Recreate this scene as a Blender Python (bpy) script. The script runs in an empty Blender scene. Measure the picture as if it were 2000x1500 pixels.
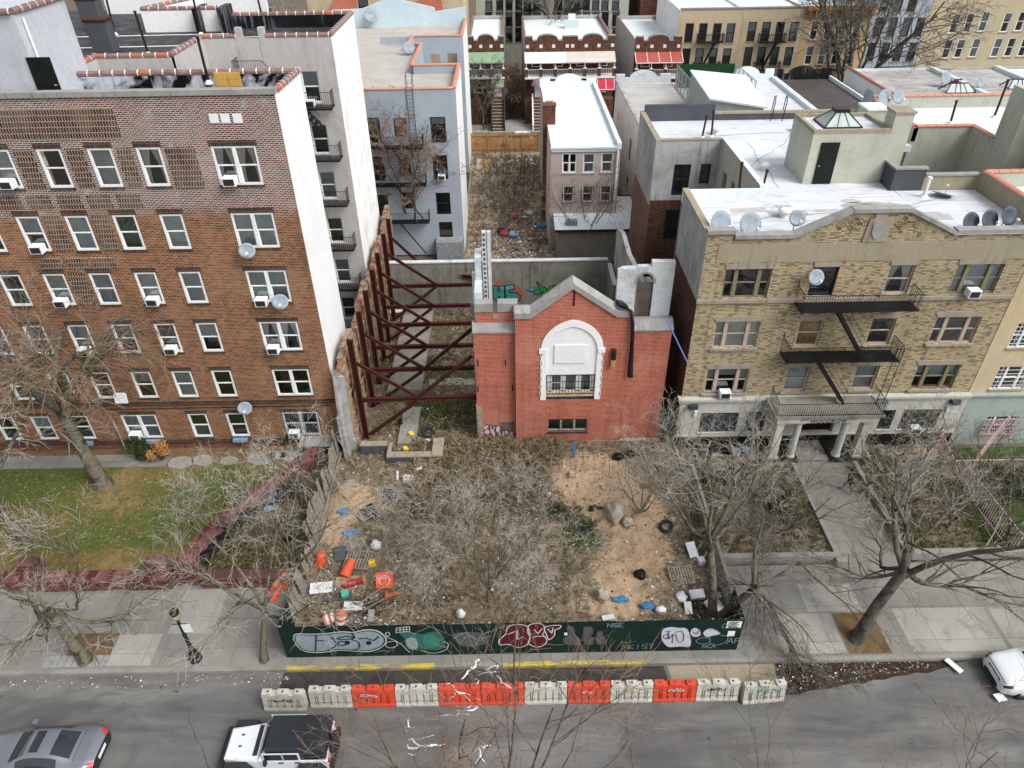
import bpy,math,random
from mathutils import Vector,Matrix,noise
from math import sin,cos,pi,radians
# ---------------------------------------------------------------- camera, world, sun, exposure
sc=bpy.context.scene
col=sc.collection
CAM_H=29.0;FPX=1390.0
_p,_r,_y=radians(36.35),radians(-0.88),radians(0.13)
FWD=Vector((sin(_y)*cos(_p),cos(_y)*cos(_p),-sin(_p)))
_rt=Vector((cos(_y),-sin(_y),0));_up=_rt.cross(FWD)
RT=_rt*cos(_r)+_up*sin(_r);UP=-_rt*sin(_r)+_up*cos(_r)
cam_d=bpy.data.cameras.new('camera');cam=bpy.data.objects.new('camera',cam_d);col.objects.link(cam)
cam_d.sensor_fit='HORIZONTAL';cam_d.sensor_width=36.0;cam_d.lens=FPX*36.0/2000.0
cam_d.clip_start=0.5;cam_d.clip_end=3000
cam.matrix_world=Matrix(((RT.x,UP.x,-FWD.x,0),(RT.y,UP.y,-FWD.y,0),(RT.z,UP.z,-FWD.z,CAM_H),(0,0,0,1)))
sc.camera=cam
world=bpy.data.worlds.new('World');sc.world=world;world.use_nodes=True
wn=world.node_tree;bg=wn.nodes['Background']
sky=wn.nodes.new('ShaderNodeTexSky');sky.sky_type='NISHITA';sky.sun_disc=False
sky.sun_elevation=radians(48);sky.sun_rotation=radians(125);sky.air_density=1.0;sky.dust_density=4.0;sky.ozone_density=1.0
hs=wn.nodes.new('ShaderNodeHueSaturation');hs.inputs['Saturation'].default_value=0.22
wn.links.new(sky.outputs[0],hs.inputs['Color']);wn.links.new(hs.outputs[0],bg.inputs[0]);bg.inputs[1].default_value=0.15
sun_d=bpy.data.lights.new('sun','SUN');sun=bpy.data.objects.new('sun',sun_d);col.objects.link(sun)
sun_d.energy=1.5;sun_d.angle=radians(28);sun_d.color=(1,.985,.96)
# the sun stands behind the camera, to its right
_sd=Vector((sin(radians(125))*cos(radians(48)),cos(radians(125))*cos(radians(48)),sin(radians(48))))
sun.rotation_euler=_sd.to_track_quat('Z','Y').to_euler()
sc.view_settings.view_transform='Standard';sc.view_settings.look='None'
sc.view_settings.exposure=0.6;sc.view_settings.gamma=1.0
sc.cycles.max_bounces=6;sc.cycles.transparent_max_bounces=12;sc.cycles.diffuse_bounces=3;sc.cycles.glossy_bounces=3
sc.cycles.use_denoising=True
R=random.Random(7)

def at(px,py,x=None,y=None,z=None):
 """the point on a known plane (x=, y= or z=) seen at a pixel of the 2000x1500 photograph: used to read real positions off it"""
 d=FWD+RT*((px-1000)/FPX)-UP*((py-750)/FPX)
 t=x/d.x if x is not None else(y/d.y if y is not None else(z-CAM_H)/d.z)
 return Vector((t*d.x,t*d.y,CAM_H+t*d.z))
# ---------------------------------------------------------------- colours and materials
SAT=.93
def C(h,k=1.0):
 v=[int(h[i:i+2],16)/255 for i in(0,2,4)]
 v=[k*((x/12.92)if x<.04045 else((x+.055)/1.055)**2.4)for x in v];g=v[0]*.25+v[1]*.65+v[2]*.1
 return tuple(g+(x-g)*SAT for x in v)+(1,)
class NT:
 def __init__(s,name,spec=.3):
  s.m=bpy.data.materials.new(name);s.m.use_nodes=True;s.t=s.m.node_tree;s.b=s.t.nodes['Principled BSDF']
  s.b.inputs['Specular IOR Level'].default_value=spec
 def n(s,typ,**k):
  x=s.t.nodes.new('ShaderNode'+typ)
  for a,v in k.items():setattr(x,a,v)
  return x
 def l(s,a,b):s.t.links.new(a,b)
 def coord(s,kind='Object'):return s.n('TexCoord').outputs[kind]
 def noise(s,vec,scale,detail=4,rough=.6,dist=0):
  x=s.n('TexNoise');x.inputs['Scale'].default_value=scale;x.inputs['Detail'].default_value=detail
  x.inputs['Roughness'].default_value=rough;x.inputs['Distortion'].default_value=dist
  if vec is not None:s.l(vec,x.inputs['Vector'])
  return x.outputs['Fac']
 def ramp(s,fac,stops):
  x=s.n('ValToRGB');e=x.color_ramp.elements
  while len(e)<len(stops):e.new(.5)
  for i,(p,c)in enumerate(stops):
   e[i].position=p;e[i].color=c if isinstance(c,tuple)else(c,c,c,1)
  s.l(fac,x.inputs[0]);return x.outputs[0]
 def mix(s,fac,a,b,mode='MIX'):
  x=s.n('Mix',data_type='RGBA',blend_type=mode)
  for sock,v in((x.inputs[0],fac),(x.inputs[6],a),(x.inputs[7],b)):
   if hasattr(v,'links'):s.l(v,sock)
   else:sock.default_value=v
  return x.outputs[2]
 def math(s,op,a,b=0.0):
  x=s.n('Math',operation=op)
  for sock,v in((x.inputs[0],a),(x.inputs[1],b)):
   if hasattr(v,'links'):s.l(v,sock)
   else:sock.default_value=v
  return x.outputs[0]
 def maprange(s,v,a,b,c=0.,d=1.):
  x=s.n('MapRange');s.l(v,x.inputs[0])
  for i,q in enumerate((a,b,c,d)):x.inputs[i+1].default_value=q
  return x.outputs[0]
 def scaled(s,vec,sx,sy,sz):
  x=s.n('Mapping');x.inputs['Scale'].default_value=(sx,sy,sz);s.l(vec,x.inputs[0]);return x.outputs[0]
 def wallvec(s):
  """(along the wall, height) on any upright wall"""
  o=s.n('SeparateXYZ');s.l(s.coord(),o.inputs[0])
  g=s.n('SeparateXYZ');s.l(s.n('NewGeometry').outputs['Normal'],g.inputs[0])
  side=s.math('GREATER_THAN',s.math('ABSOLUTE',g.outputs[0]),.7)
  u=s.math('ADD',s.math('MULTIPLY',side,o.outputs[1]),s.math('MULTIPLY',s.math('SUBTRACT',1.0,side),o.outputs[0]))
  c=s.n('CombineXYZ');s.l(u,c.inputs[0]);s.l(o.outputs[2],c.inputs[1]);s.l(o.outputs[1],c.inputs[2])
  return c.outputs[0],o.outputs[2]
 def out(s,colr,rough=.8,bump=None,dist=.02,strength=.5,metal=0.):
  if hasattr(colr,'links'):s.l(colr,s.b.inputs['Base Color'])
  else:s.b.inputs['Base Color'].default_value=colr
  if hasattr(rough,'links'):s.l(rough,s.b.inputs['Roughness'])
  else:s.b.inputs['Roughness'].default_value=rough
  s.b.inputs['Metallic'].default_value=metal
  if bump is not None:
   b=s.n('Bump');b.inputs['Distance'].default_value=dist;b.inputs['Strength'].default_value=strength
   s.l(bump,b.inputs['Height']);s.l(b.outputs[0],s.b.inputs['Normal'])
  return s.m
def flat(name,c,rough=.6,metal=0.,spec=.4,var=.12,sc_=6.0):
 """one colour with a little grime"""
 t=NT(name,spec);n=t.noise(t.coord(),sc_,5)
 d=tuple(x*(1-var*1.6)for x in c[:3])+(1,);u=tuple(min(1,x*(1+var*.7))for x in c[:3])+(1,)
 return t.out(t.ramp(n,[(.3,d),(.65,u)]),rough,n,.01,.15,metal)
def mottled(name,cs,scale=1.2,rough=.9,fine=14,streak=None,stain=None,bump=.02,bs=.4,lo=.32,hi=.68):
 """several patchy colours, fine grain, optional drip streaks (colour, amount) on upright faces"""
 t=NT(name,.2);v=t.coord();k=len(cs)
 c=t.ramp(t.noise(v,scale,6,.65,.6),[(lo+(hi-lo)*i/(k-1),q)for i,q in enumerate(cs)])
 f=t.noise(v,fine,4,.7);c=t.mix(.22,c,t.ramp(f,[(.3,.35),(.7,1.)]),'MULTIPLY')
 if streak:
  w,z=t.wallvec();s=t.noise(t.scaled(w,3.2,.22,1),1.,5,.6,.3)
  m=t.math('MULTIPLY',t.maprange(s,.5,.68),t.maprange(t.noise(v,.35,2),.4,.6));m=t.math('MULTIPLY',m,streak[1])
  c=t.mix(m,c,streak[0])
 if stain:
  m=t.math('MULTIPLY',t.maprange(t.noise(v,stain[2],6,.7,1.0),.52,.66),stain[1]);c=t.mix(m,c,stain[0])
 return t.out(c,rough,f,bump,bs)
def brick(name,c1,c2,mortar,dark,bw=.21,bh=.083,ms=.018,darkamt=.5,bloom=None,grime=.35,bias=0.,soot=None):
 t=NT(name,.15);w,z=t.wallvec()
 b=t.n('TexBrick');b.offset=.5;b.inputs['Scale'].default_value=1.;b.inputs['Brick Width'].default_value=bw
 b.inputs['Row Height'].default_value=bh;b.inputs['Mortar Size'].default_value=ms/2;b.inputs['Mortar Smooth'].default_value=.2
 b.inputs['Bias'].default_value=bias;t.l(w,b.inputs['Vector'])
 b.inputs['Color1'].default_value=c1;b.inputs['Color2'].default_value=c2;b.inputs['Mortar'].default_value=mortar
 c=b.outputs['Color'];face=t.math('SUBTRACT',1.0,b.outputs['Fac'])
 # dark headers: a second lattice of cells picks single bricks
 vo=t.n('TexWhiteNoise',noise_dimensions='2D')
 cell=t.n('VectorMath',operation='FLOOR');t.l(t.scaled(w,1/bw,1/bh,1),cell.inputs[0]);t.l(cell.outputs[0],vo.inputs['Vector'])
 pick=t.math('MULTIPLY',t.math('LESS_THAN',vo.outputs['Value'],darkamt),face)
 c=t.mix(t.math('MULTIPLY',pick,.8),c,dark)
 g=t.noise(t.coord(),.5,7,.7,.5)
 c=t.mix(grime,c,t.ramp(g,[(.3,.45),(.7,1.)]),'MULTIPLY')
 c=t.mix(t.math('MULTIPLY',t.maprange(t.noise(t.coord(),.22,3,.5,2.),.5,.6),.16),c,mortar)
 c=t.mix(t.math('MULTIPLY',t.maprange(t.noise(t.scaled(w,1.1,.12,1),1.,6,.7,.5),.55,.72),.4),c,tuple(q*.45 for q in dark[:3])+(1,))
 if bloom:  # white mineral bloom: (colour, height from, height full, strength)
  cb,z0,z1,k=bloom
  zz=t.maprange(t.math('ADD',z,t.math('MULTIPLY',t.noise(t.coord(),.45,6,.7,1.2),2.2)),z0+.9,z1+1.2)
  c=t.mix(t.math('MULTIPLY',t.math('MULTIPLY',zz,face),t.maprange(t.noise(t.coord(),.16,3,.5,.6),.46,.54,.62*k,.05)),c,C('47403d'))
  c=t.mix(t.math('MULTIPLY',t.math('MULTIPLY',zz,b.outputs['Fac']),min(1,k)),c,cb)
  p=t.maprange(t.noise(t.coord(),.7,7,.72,.8),.56,.7)
  c=t.mix(t.math('MULTIPLY',t.math('MULTIPLY',p,zz),k*.55),c,cb)
 if soot:
  s=t.noise(t.scaled(w,2.2,.18,1),1.,5,.6,.3);c=t.mix(t.math('MULTIPLY',t.maprange(s,.52,.7),soot),c,(.02,.02,.018,1))
 h=t.math('ADD',face,t.math('MULTIPLY',t.noise(t.coord(),20,3),.3))
 return t.out(c,.92,h,.012,.6)
def glass_mat(name,tint=(.86,.9,.9,1),rough=.03,refl=.5):
 m=bpy.data.materials.new(name);m.use_nodes=True;t=m.node_tree;t.nodes.clear()
 o=t.nodes.new('ShaderNodeOutputMaterial');mx=t.nodes.new('ShaderNodeMixShader');tr=t.nodes.new('ShaderNodeBsdfTransparent')
 g=t.nodes.new('ShaderNodeBsdfGlossy');fr=t.nodes.new('ShaderNodeFresnel');fr.inputs[0].default_value=1.5
 ad=t.nodes.new('ShaderNodeMath');ad.operation='MULTIPLY_ADD';ad.inputs[1].default_value=1.3;ad.inputs[2].default_value=refl*.2
 tr.inputs[0].default_value=tint;g.inputs['Roughness'].default_value=rough;g.inputs[0].default_value=(.9,.95,1,1)
 t.links.new(fr.outputs[0],ad.inputs[0]);t.links.new(ad.outputs[0],mx.inputs[0]);t.links.new(tr.outputs[0],mx.inputs[1]);t.links.new(g.outputs[0],mx.inputs[2]);t.links.new(mx.outputs[0],o.inputs[0])
 return m
# ---------------------------------------------------------------- mesh builder
_orig={}
class MB:
 def __init__(s):s.v=[];s.f=[];s.mi=[];s.cols=None
 def add(s,vs,fs,mi=0):
  o=len(s.v);s.v.extend(vs);s.f.extend([tuple(i+o for i in f)for f in fs]);s.mi.extend([mi]*len(fs));return s
 def box(s,x0,x1,y0,y1,z0,z1,mi=0,rz=0.,c=None,skip=()):
  if x0>x1:x0,x1=x1,x0
  if y0>y1:y0,y1=y1,y0
  p=[(x,y,z)for z in(z0,z1)for x,y in((x0,y0),(x1,y0),(x1,y1),(x0,y1))]
  if rz:
   cx,cy=c or((x0+x1)/2,(y0+y1)/2);p=[(cx+(x-cx)*cos(rz)-(y-cy)*sin(rz),cy+(x-cx)*sin(rz)+(y-cy)*cos(rz),z)for x,y,z in p]
  F={'b':(0,3,2,1),'t':(4,5,6,7),'s':(0,1,5,4),'e':(1,2,6,5),'n':(2,3,7,6),'w':(3,0,4,7)}
  return s.add(p,[f for k,f in F.items()if k not in skip],mi)
 def quad(s,a,b,c,d,mi=0):return s.add([tuple(a),tuple(b),tuple(c),tuple(d)],[(0,1,2,3)],mi)
 def prism(s,pts,off,mi=0):
  """closed polygon of 3-D points extruded by the vector off"""
  n=len(pts);a=[tuple(p)for p in pts];b=[tuple(Vector(p)+Vector(off))for p in pts]
  return s.add(a+b,[tuple(range(n)),tuple(range(2*n-1,n-1,-1))]+[(i,(i+n),(i+1)%n+n,(i+1)%n)for i in range(n)],mi)
 def slab(s,xy,z0,z1,mi=0):return s.prism([(x,y,z0)for x,y in xy],(0,0,z1-z0),mi)
 def tube(s,pts,rs,n=6,mi=0,cap=True):
  if not isinstance(rs,(list,tuple)):rs=[rs]*len(pts)
  pts=[Vector(p)for p in pts];o=len(s.v);ref=None
  for i,p in enumerate(pts):
   d=(pts[min(i+1,len(pts)-1)]-pts[max(i-1,0)])
   if d.length<1e-9:d=Vector((0,0,1))
   d.normalize()
   if ref is None:ref=d.orthogonal().normalized()
   a=(ref-d*ref.dot(d))
   a=a.normalized()if a.length>1e-6 else d.orthogonal().normalized()
   ref=a;b=d.cross(a)
   for k in range(n):
    t=2*pi*k/n;q=p+a*(rs[i]*cos(t))+b*(rs[i]*sin(t));s.v.append((q.x,q.y,q.z))
  for i in range(len(pts)-1):
   for k in range(n):
    k2=(k+1)%n;s.f.append((o+i*n+k,o+i*n+k2,o+(i+1)*n+k2,o+(i+1)*n+k));s.mi.append(mi)
  if cap and n>2:
   s.f.append(tuple(o+k for k in range(n-1,-1,-1)));s.mi.append(mi)
   s.f.append(tuple(o+(len(pts)-1)*n+k for k in range(n)));s.mi.append(mi)
  return s
 def lathe(s,c,prof,n=16,mi=0):
  """profile of (radius, height) round an upright axis"""
  o=len(s.v)
  for r_,z in prof:
   for k in range(n):s.v.append((c[0]+r_*cos(2*pi*k/n),c[1]+r_*sin(2*pi*k/n),c[2]+z))
  for i in range(len(prof)-1):
   for k in range(n):
    k2=(k+1)%n;s.f.append((o+i*n+k,o+i*n+k2,o+(i+1)*n+k2,o+(i+1)*n+k));s.mi.append(mi)
  s.f.append(tuple(o+(len(prof)-1)*n+k for k in range(n)));s.mi.append(mi)
  return s
 def build(s,name,mats,parent=None,smooth=False,bevel=0.):
  me=bpy.data.meshes.new(name);o0=_orig.get(parent.name,Vector((0,0,0)))if parent else Vector((0,0,0))
  vs=[(v[0]-o0.x,v[1]-o0.y,v[2]-o0.z)for v in s.v]if o0.length else s.v
  me.from_pydata(vs,[],s.f)
  if not isinstance(mats,(list,tuple)):mats=[mats]
  for m in mats:me.materials.append(m)
  if len(mats)>1:me.polygons.foreach_set('material_index',s.mi)
  if smooth:me.polygons.foreach_set('use_smooth',[True]*len(s.f))
  me.update();o=bpy.data.objects.new(name,me);col.objects.link(o)
  if parent:o.parent=parent;_orig[o.name]=o0
  if bevel:
   b=o.modifiers.new('b','BEVEL');b.width=bevel;b.segments=2;b.limit_method='ANGLE'
  return o
def build_split(s,name,mats,parent,gap=.04,**k):
 """each separate piece becomes a part of its own"""
 n=len(s.v);pa=list(range(n))
 def fd(i):
  while pa[i]!=i:pa[i]=pa[pa[i]];i=pa[i]
  return i
 for f in s.f:
  for j in f[1:]:pa[fd(j)]=fd(f[0])
 bb={}
 for i,v in enumerate(s.v):
  r_=fd(i);b=bb.setdefault(r_,[list(v),list(v)])
  for q in range(3):b[0][q]=min(b[0][q],v[q]);b[1][q]=max(b[1][q],v[q])
 ks=list(bb)
 for i,a in enumerate(ks):
  for c in ks[i+1:]:
   if all(bb[a][0][q]<=bb[c][1][q]+gap and bb[c][0][q]<=bb[a][1][q]+gap for q in range(3)):pa[fd(a)]=fd(c)
 gr={}
 for f,m in zip(s.f,s.mi):gr.setdefault(fd(f[0]),[]).append((f,m))
 out=[]
 for fs in gr.values():
  used=sorted({i for f,m in fs for i in f});ix={i:j for j,i in enumerate(used)};b=MB();b.v=[s.v[i]for i in used]
  b.f=[tuple(ix[i]for i in f)for f,m in fs];b.mi=[m for f,m in fs];out.append(b.build(name,mats,parent,**k))
 return out
def textmesh(name,body,size,ext,mat,parent,loc,rot,sp=1.):
 cu=bpy.data.curves.new('t','FONT');cu.body=body;cu.size=size;cu.extrude=ext;cu.align_x='CENTER';cu.space_character=sp;to=bpy.data.objects.new('t',cu);col.objects.link(to)
 me=bpy.data.meshes.new_from_object(to);bpy.data.objects.remove(to);me.materials.clear();me.materials.append(mat);o=bpy.data.objects.new(name,me);col.objects.link(o);o.parent=parent;o.location=loc;o.rotation_euler=rot
 return o
def tag(o,label,cat,group=None,kind=None):
 if label:o['label']=label
 if cat:o['category']=cat
 if group:o['group']=group
 if kind:o['kind']=kind
 return o
def thing(name,label,cat,loc=(0,0,0),group=None,rz=0.):
 o=bpy.data.objects.new(name,None);o.empty_display_size=.3;col.objects.link(o);o.location=loc;o.rotation_euler=(0,0,rz)
 _orig[o.name]=Vector(loc)if not rz else Vector((0,0,0));return tag(o,label,cat,group)
def local(name,label,cat,loc=(0,0,0),group=None,rz=0.):
 """a thing whose parts are built round its own origin"""
 o=thing(name,label,cat,loc,group,rz);_orig[o.name]=Vector((0,0,0));return o
def clone(o,loc,label=None,rz=None,scale=None,parent=None):
 c=o.copy();col.objects.link(c)
 if parent:c.parent=parent
 else:
  c.location=loc
  if label:c['label']=label
  if rz is not None:c.rotation_euler=(0,0,rz)
  if scale:c.scale=scale if isinstance(scale,tuple)else(scale,)*3
 for ch in list(o.children):clone(ch,None,parent=c)
 return c
def struct(o):o['kind']='structure';return o
# ---------------------------------------------------------------- walls and windows
class Pl:
 """an upright plane: 'F' faces the camera (-y) at y=v; 'E' faces +x at x=v; 'W' faces -x at x=v. u runs along it, d goes into the building"""
 def __init__(s,k,v):s.k=k;s.v=v
 def w(s,u,z,d=0.):
  if s.k=='F':return(u,s.v+d,z)
  if s.k=='B':return(u,s.v-d,z)
  return(s.v-d,u,z)if s.k=='E' else(s.v+d,u,z)
 def px(s,px,py):
  if s.k in 'FB':p=at(px,py,y=s.v);return p.x,p.z
  p=at(px,py,x=s.v);return p.y,p.z
def pbox(mb,pl,u0,u1,z0,z1,d0,d1,mi=0):
 a=pl.w(u0,z0,d0);b=pl.w(u1,z1,d1);return mb.box(a[0],b[0],a[1],b[1],a[2],b[2],mi)
def wall(mb,pl,u0,u1,z0,z1,holes=(),rev=.22,mi=0,thick=0.):
 """wall sheet with window openings and their reveals; holes = (u0,u1,z0,z1)"""
 hs_=[h for h in holes if h[0]>u0-1e-3 and h[1]<u1+1e-3 and h[2]>z0-1e-3 and h[3]<z1+1e-3]
 zs=sorted(set([z0,z1]+[q for h in hs_ for q in h[2:4]]))
 for a,b in zip(zs[:-1],zs[1:]):
  cut=sorted([(h[0],h[1])for h in hs_ if h[2]<b-1e-6 and h[3]>a+1e-6]);x=u0
  for c0,c1 in cut:
   if c0>x+1e-6:mb.quad(pl.w(x,a),pl.w(c0,a),pl.w(c0,b),pl.w(x,b),mi)
   x=max(x,c1)
  if x<u1-1e-6:mb.quad(pl.w(x,a),pl.w(u1,a),pl.w(u1,b),pl.w(x,b),mi)
 for h in hs_:
  a,b,c,d=h
  for(p,q,r_,t)in((a,c,a,d),(b,c,b,d),(a,c,b,c),(a,d,b,d)):
   mb.quad(pl.w(p,q),pl.w(r_,t),pl.w(r_,t,rev),pl.w(p,q,rev),mi)
 return mb
_wr=random.Random(3)
def rowwin(pl,pts,w,h):
 """pixel centres on a plane -> openings of one size"""
 out=[]
 for p in pts:
  u,z=pl.px(*p);out.append((u-w/2,u+w/2,z-h/2,z+h/2))
 return out
def bars(mb,pl,u0,u1,z0,z1,d,nu,nz,r_=.012,mi=0):
 for i in range(nu+1):
  u=u0+(u1-u0)*i/nu;pbox(mb,pl,u-r_,u+r_,z0,z1,d-r_,d+r_,mi)
 for j in range(nz+1):
  z=z0+(z1-z0)*j/nz;pbox(mb,pl,u0-r_,u1+r_,z-r_,z+r_,d-r_*.7,d+r_*.7,mi)
def window(root,pl,h,fm,cols_=1,ft=.07,d=.12,shade=None,mull=None,sill=None,lintel=None,widths=None,mid=True,label=None,fmull=None):
 """double-hung window in the opening h: frame (the part) with pane, curtain and sill as its own pieces"""
 u0,u1,z0,z1=h;f=MB();g=MB();cu=MB();e=.003
 pbox(f,pl,u0+e,u0+ft,z0+e,z1-e,d-.05,d+.05);pbox(f,pl,u1-ft,u1-e,z0+e,z1-e,d-.05,d+.05)
 pbox(f,pl,u0+ft,u1-ft,z1-ft,z1-e,d-.05,d+.05);pbox(f,pl,u0+ft,u1-ft,z0+e,z0+ft*1.1,d-.05,d+.05)
 ws=widths or[1]*cols_;tot=sum(ws);a=u0+ft;W=u1-u0-2*ft;mw=mull or ft*1.3;edges=[]
 iw=W-mw*(len(ws)-1)
 for i,q in enumerate(ws):
  b=a+iw*q/tot;edges.append((a,b))
  if i<len(ws)-1:pbox(f,pl,b,b+mw,z0+ft*1.1,z1-ft,d-.07,d+.04)
  a=b+mw
 zm=(z0+z1)/2+.02
 for a,b in edges:
  if mid:
   pbox(f,pl,a,b,zm-.03,zm+.03,d-.03,d+.03);s_=ft*.55
   pbox(f,pl,a,a+s_,z0+ft*1.1,zm-.03,d-.005,d+.045);pbox(f,pl,b-s_,b,z0+ft*1.1,zm-.03,d-.005,d+.045)
  g.quad(pl.w(a,z0+ft,d+.015),pl.w(b,z0+ft,d+.015),pl.w(b,z1-ft,d+.015),pl.w(a,z1-ft,d+.015))
 fr=f.build('window',fm,root)
 if label:fr['label']=label
 g.build('pane',M['glass'],fr)
 # behind the glass: near-black board painting the room's shade, plus blind or curtain
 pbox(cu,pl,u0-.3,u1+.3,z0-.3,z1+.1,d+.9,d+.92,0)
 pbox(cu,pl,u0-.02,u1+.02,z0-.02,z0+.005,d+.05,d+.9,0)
 sh=shade if shade is not None else _wr.choice(['blind','blind','half','dark','curtain','blind','sheer'])
 for a,b in edges:
  if sh in('blind','sheer'):cu.quad(pl.w(a-.03,z0,d+.12),pl.w(b+.03,z0,d+.12),pl.w(b+.03,z1,d+.12),pl.w(a-.03,z1,d+.12),1 if sh=='blind' else 2)
  elif sh=='half':zz=z0+(z1-z0)*_wr.uniform(.35,.7);cu.quad(pl.w(a-.03,zz,d+.12),pl.w(b+.03,zz,d+.12),pl.w(b+.03,z1,d+.12),pl.w(a-.03,z1,d+.12),1)
  elif sh=='curtain':
   w_=b-a;H=z1-z0;n=6
   for sgn,e0 in((1,a),(-1,b)):
    for i in range(n):
     za=z1-H*i/n;zb=z1-H*(i+1)/n;fa=.52-.34*sin(pi*.5*i/n*1.1);fb=.52-.34*sin(pi*.5*(i+1)/n*1.1)
     cu.quad(pl.w(e0,zb,d+.1),pl.w(e0+sgn*w_*fb,zb,d+.12),pl.w(e0+sgn*w_*fa,za,d+.12),pl.w(e0,za,d+.1),2)
  elif sh in('green','red','tan','yellow'):
   cu.quad(pl.w(a-.03,z0,d+.12),pl.w(b+.03,z0,d+.12),pl.w(b+.03,z1,d+.12),pl.w(a-.03,z1,d+.12),{'green':3,'red':4,'tan':5,'yellow':6}[sh])
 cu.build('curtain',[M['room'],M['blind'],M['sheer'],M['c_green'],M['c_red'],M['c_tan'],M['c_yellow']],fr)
 if sill:
  s=MB();pbox(s,pl,u0-sill[1],u1+sill[1],z0-sill[0],z0-.002,-sill[2],d-.05);s.build('sill',sill[3],fr)
 if lintel:
  s=MB();k=lintel[1]
  pts=[(u0-.02,z1+.002),(u1+.02,z1+.002),(u1+k,z1+lintel[0]),(u0-k,z1+lintel[0])]
  s.prism([pl.w(u,z,-lintel[2])for u,z in pts],Vector(pl.w(0,0,.05+lintel[2]))-Vector(pl.w(0,0,0)))
  s.build('lintel',lintel[3],fr)
 return fr
def coping_run(mb,pts,w=.34,h=.16,tile=.62,nm=2,seed=1,gap=.012):
 """rounded clay coping tiles laid along a line of 3-D points; material index varies tile by tile"""
 rr=random.Random(seed)
 for a,b in zip(pts[:-1],pts[1:]):
  a=Vector(a);b=Vector(b);L=(b-a).length;n=max(1,round(L/tile));d=(b-a)/L;sd=Vector((-d.y,d.x,0)).normalized()
  for i in range(n):
   p=a+d*(L*i/n+gap);q=a+d*(L*(i+1)/n-gap);mi=0 if rr.random()<.86 else(1 if nm>1 else 0)
   if nm>2 and rr.random()<.3:mi=2
   prof=[(-w/2,-h*.35),(-w/2,h*.35),(-w*.25,h*.9),(0,h),(w*.25,h*.9),(w/2,h*.35),(w/2,-h*.35)]
   vs=[tuple(p+sd*x+Vector((0,0,z)))for x,z in prof]+[tuple(q+sd*x+Vector((0,0,z*.93)))for x,z in prof]
   k=len(prof)
   if nm>1 and h>.12:o_=d*gap*2.5;mb.add([tuple(q-o_+sd*x*1.08+Vector((0,0,z*1.1+.01)))for x,z in prof]+[tuple(q+o_+sd*x*1.08+Vector((0,0,z*1.1+.01)))for x,z in prof],[(j,j+1,j+1+k,j+k)for j in range(k-1)],2)
   mb.add(vs,[(j,j+1,j+1+k,j+k)for j in range(k-1)]+[tuple(range(k)),tuple(range(2*k-1,k-1,-1))],mi)
 return mb
def rail(mb,path,h=.95,sp=.12,r_=.012,base=0.,post=1.2):
 """bar railing along 3-D points"""
 for a,b in zip(path[:-1],path[1:]):
  a=Vector(a);b=Vector(b);L=(b-a).length;n=max(1,int(L/sp))
  for zz,q in((h,1.6),(base+.06,1.2)):mb.tube([a+Vector((0,0,zz)),b+Vector((0,0,zz))],r_*q,4)
  for i in range(n+1):p=a+(b-a)*(i/n);mb.tube([p+Vector((0,0,base)),p+Vector((0,0,h))],r_,4,cap=False)
 return mb
M={}
M['glass']=glass_mat('window_glass')
M['room']=flat('room_shade_black',(.035,.034,.034,1),.9)  # near-black colour stands in for the shade of unlit interiors
M['blind']=mottled('grey_blind',[C('a9b0b4',1.),C('c6cccd',1.)],1.5,.8)
M['sheer']=mottled('sheer_curtain',[C('bcbeba'),C('dfe0dc')],5,.9)
M['c_green']=mottled('green_plants_in_window',[C('0f2410'),C('2b5a22')],7,.9)
M['c_red']=flat('red_curtain',C('5e1526'),.9)
M['c_tan']=flat('tan_board_in_window',C('a87c35'),.8)
M['c_yellow']=mottled('yellow_green_curtain',[C('3c4310'),C('8d9424')],3,.9)
M['white']=flat('white_window_paint',C('dfe2e2',.95),.45,var=.06)
M['dkframe']=flat('dark_window_frame',C('23272a'),.5)
M['taupe']=flat('taupe_window_frame',C('787056'),.55)
M['pinkframe']=flat('pinkish_stone_frame',C('a8978a'),.7)
M['slateframe']=flat('slate_window_frame',C('363f47'),.5)
M['brickA']=brick('rust_brick_tan_mortar',C('8f5040',.95),C('733f32',.9),C('b0906b',.95),C('2b211e'),.235,.088,.03,.42,bloom=(C('bdb8b4'),15.2,15.7,.95),grime=.3)
M['brickA2']=brick('dark_soldier_brick',C('5a3a2e',.8),C('3a2a24',.8),C('8a7a6a',.8),C('1d1715'),.09,.24,.02,.5,grime=.3)
M['brickpanel']=brick('pattern_brick',C('5f3c30',.9),C('4a3029',.9),C('a89a8a',.9),C('241c19'),.13,.26,.036,.35,grime=.2)
M['brickbase']=brick('red_base_brick',C('97543f',.85),C('7c4233',.8),C('907a66',.8),C('3a2924'),.235,.088,.02,.3,grime=.35)
M['brickY']=brick('buff_brick',C('beae8c',.96),C('ab9a76',.94),C('776f5d',.85),C('766850'),.24,.088,.022,.22,grime=.3,soot=.3)
M['brickR']=brick('painted_red_brick',C('b8553a',1.),C('a74930',1.),C('cc9e8c',.95),C('85402e'),.22,.09,.024,.16,grime=.45,soot=.18)
M['brickold']=brick('old_brown_brick',C('7a4c3a',.8),C('5d3a2e',.8),C('6d5a4b',.7),C('33221c'),.22,.083,.02,.35,grime=.5)
M['brickpink']=brick('pinkish_party_brick',C('8b6353',.85),C('74503f',.85),C('9a8576',.8),C('5a3b30'),.22,.083,.022,.3,grime=.35)
M['brickrow']=brick('row_house_brick',C('70503f',.9),C('5f4136',.9),C('7a5546',.8),C('40241c'),.22,.083,.014,.3,grime=.3)
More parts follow.
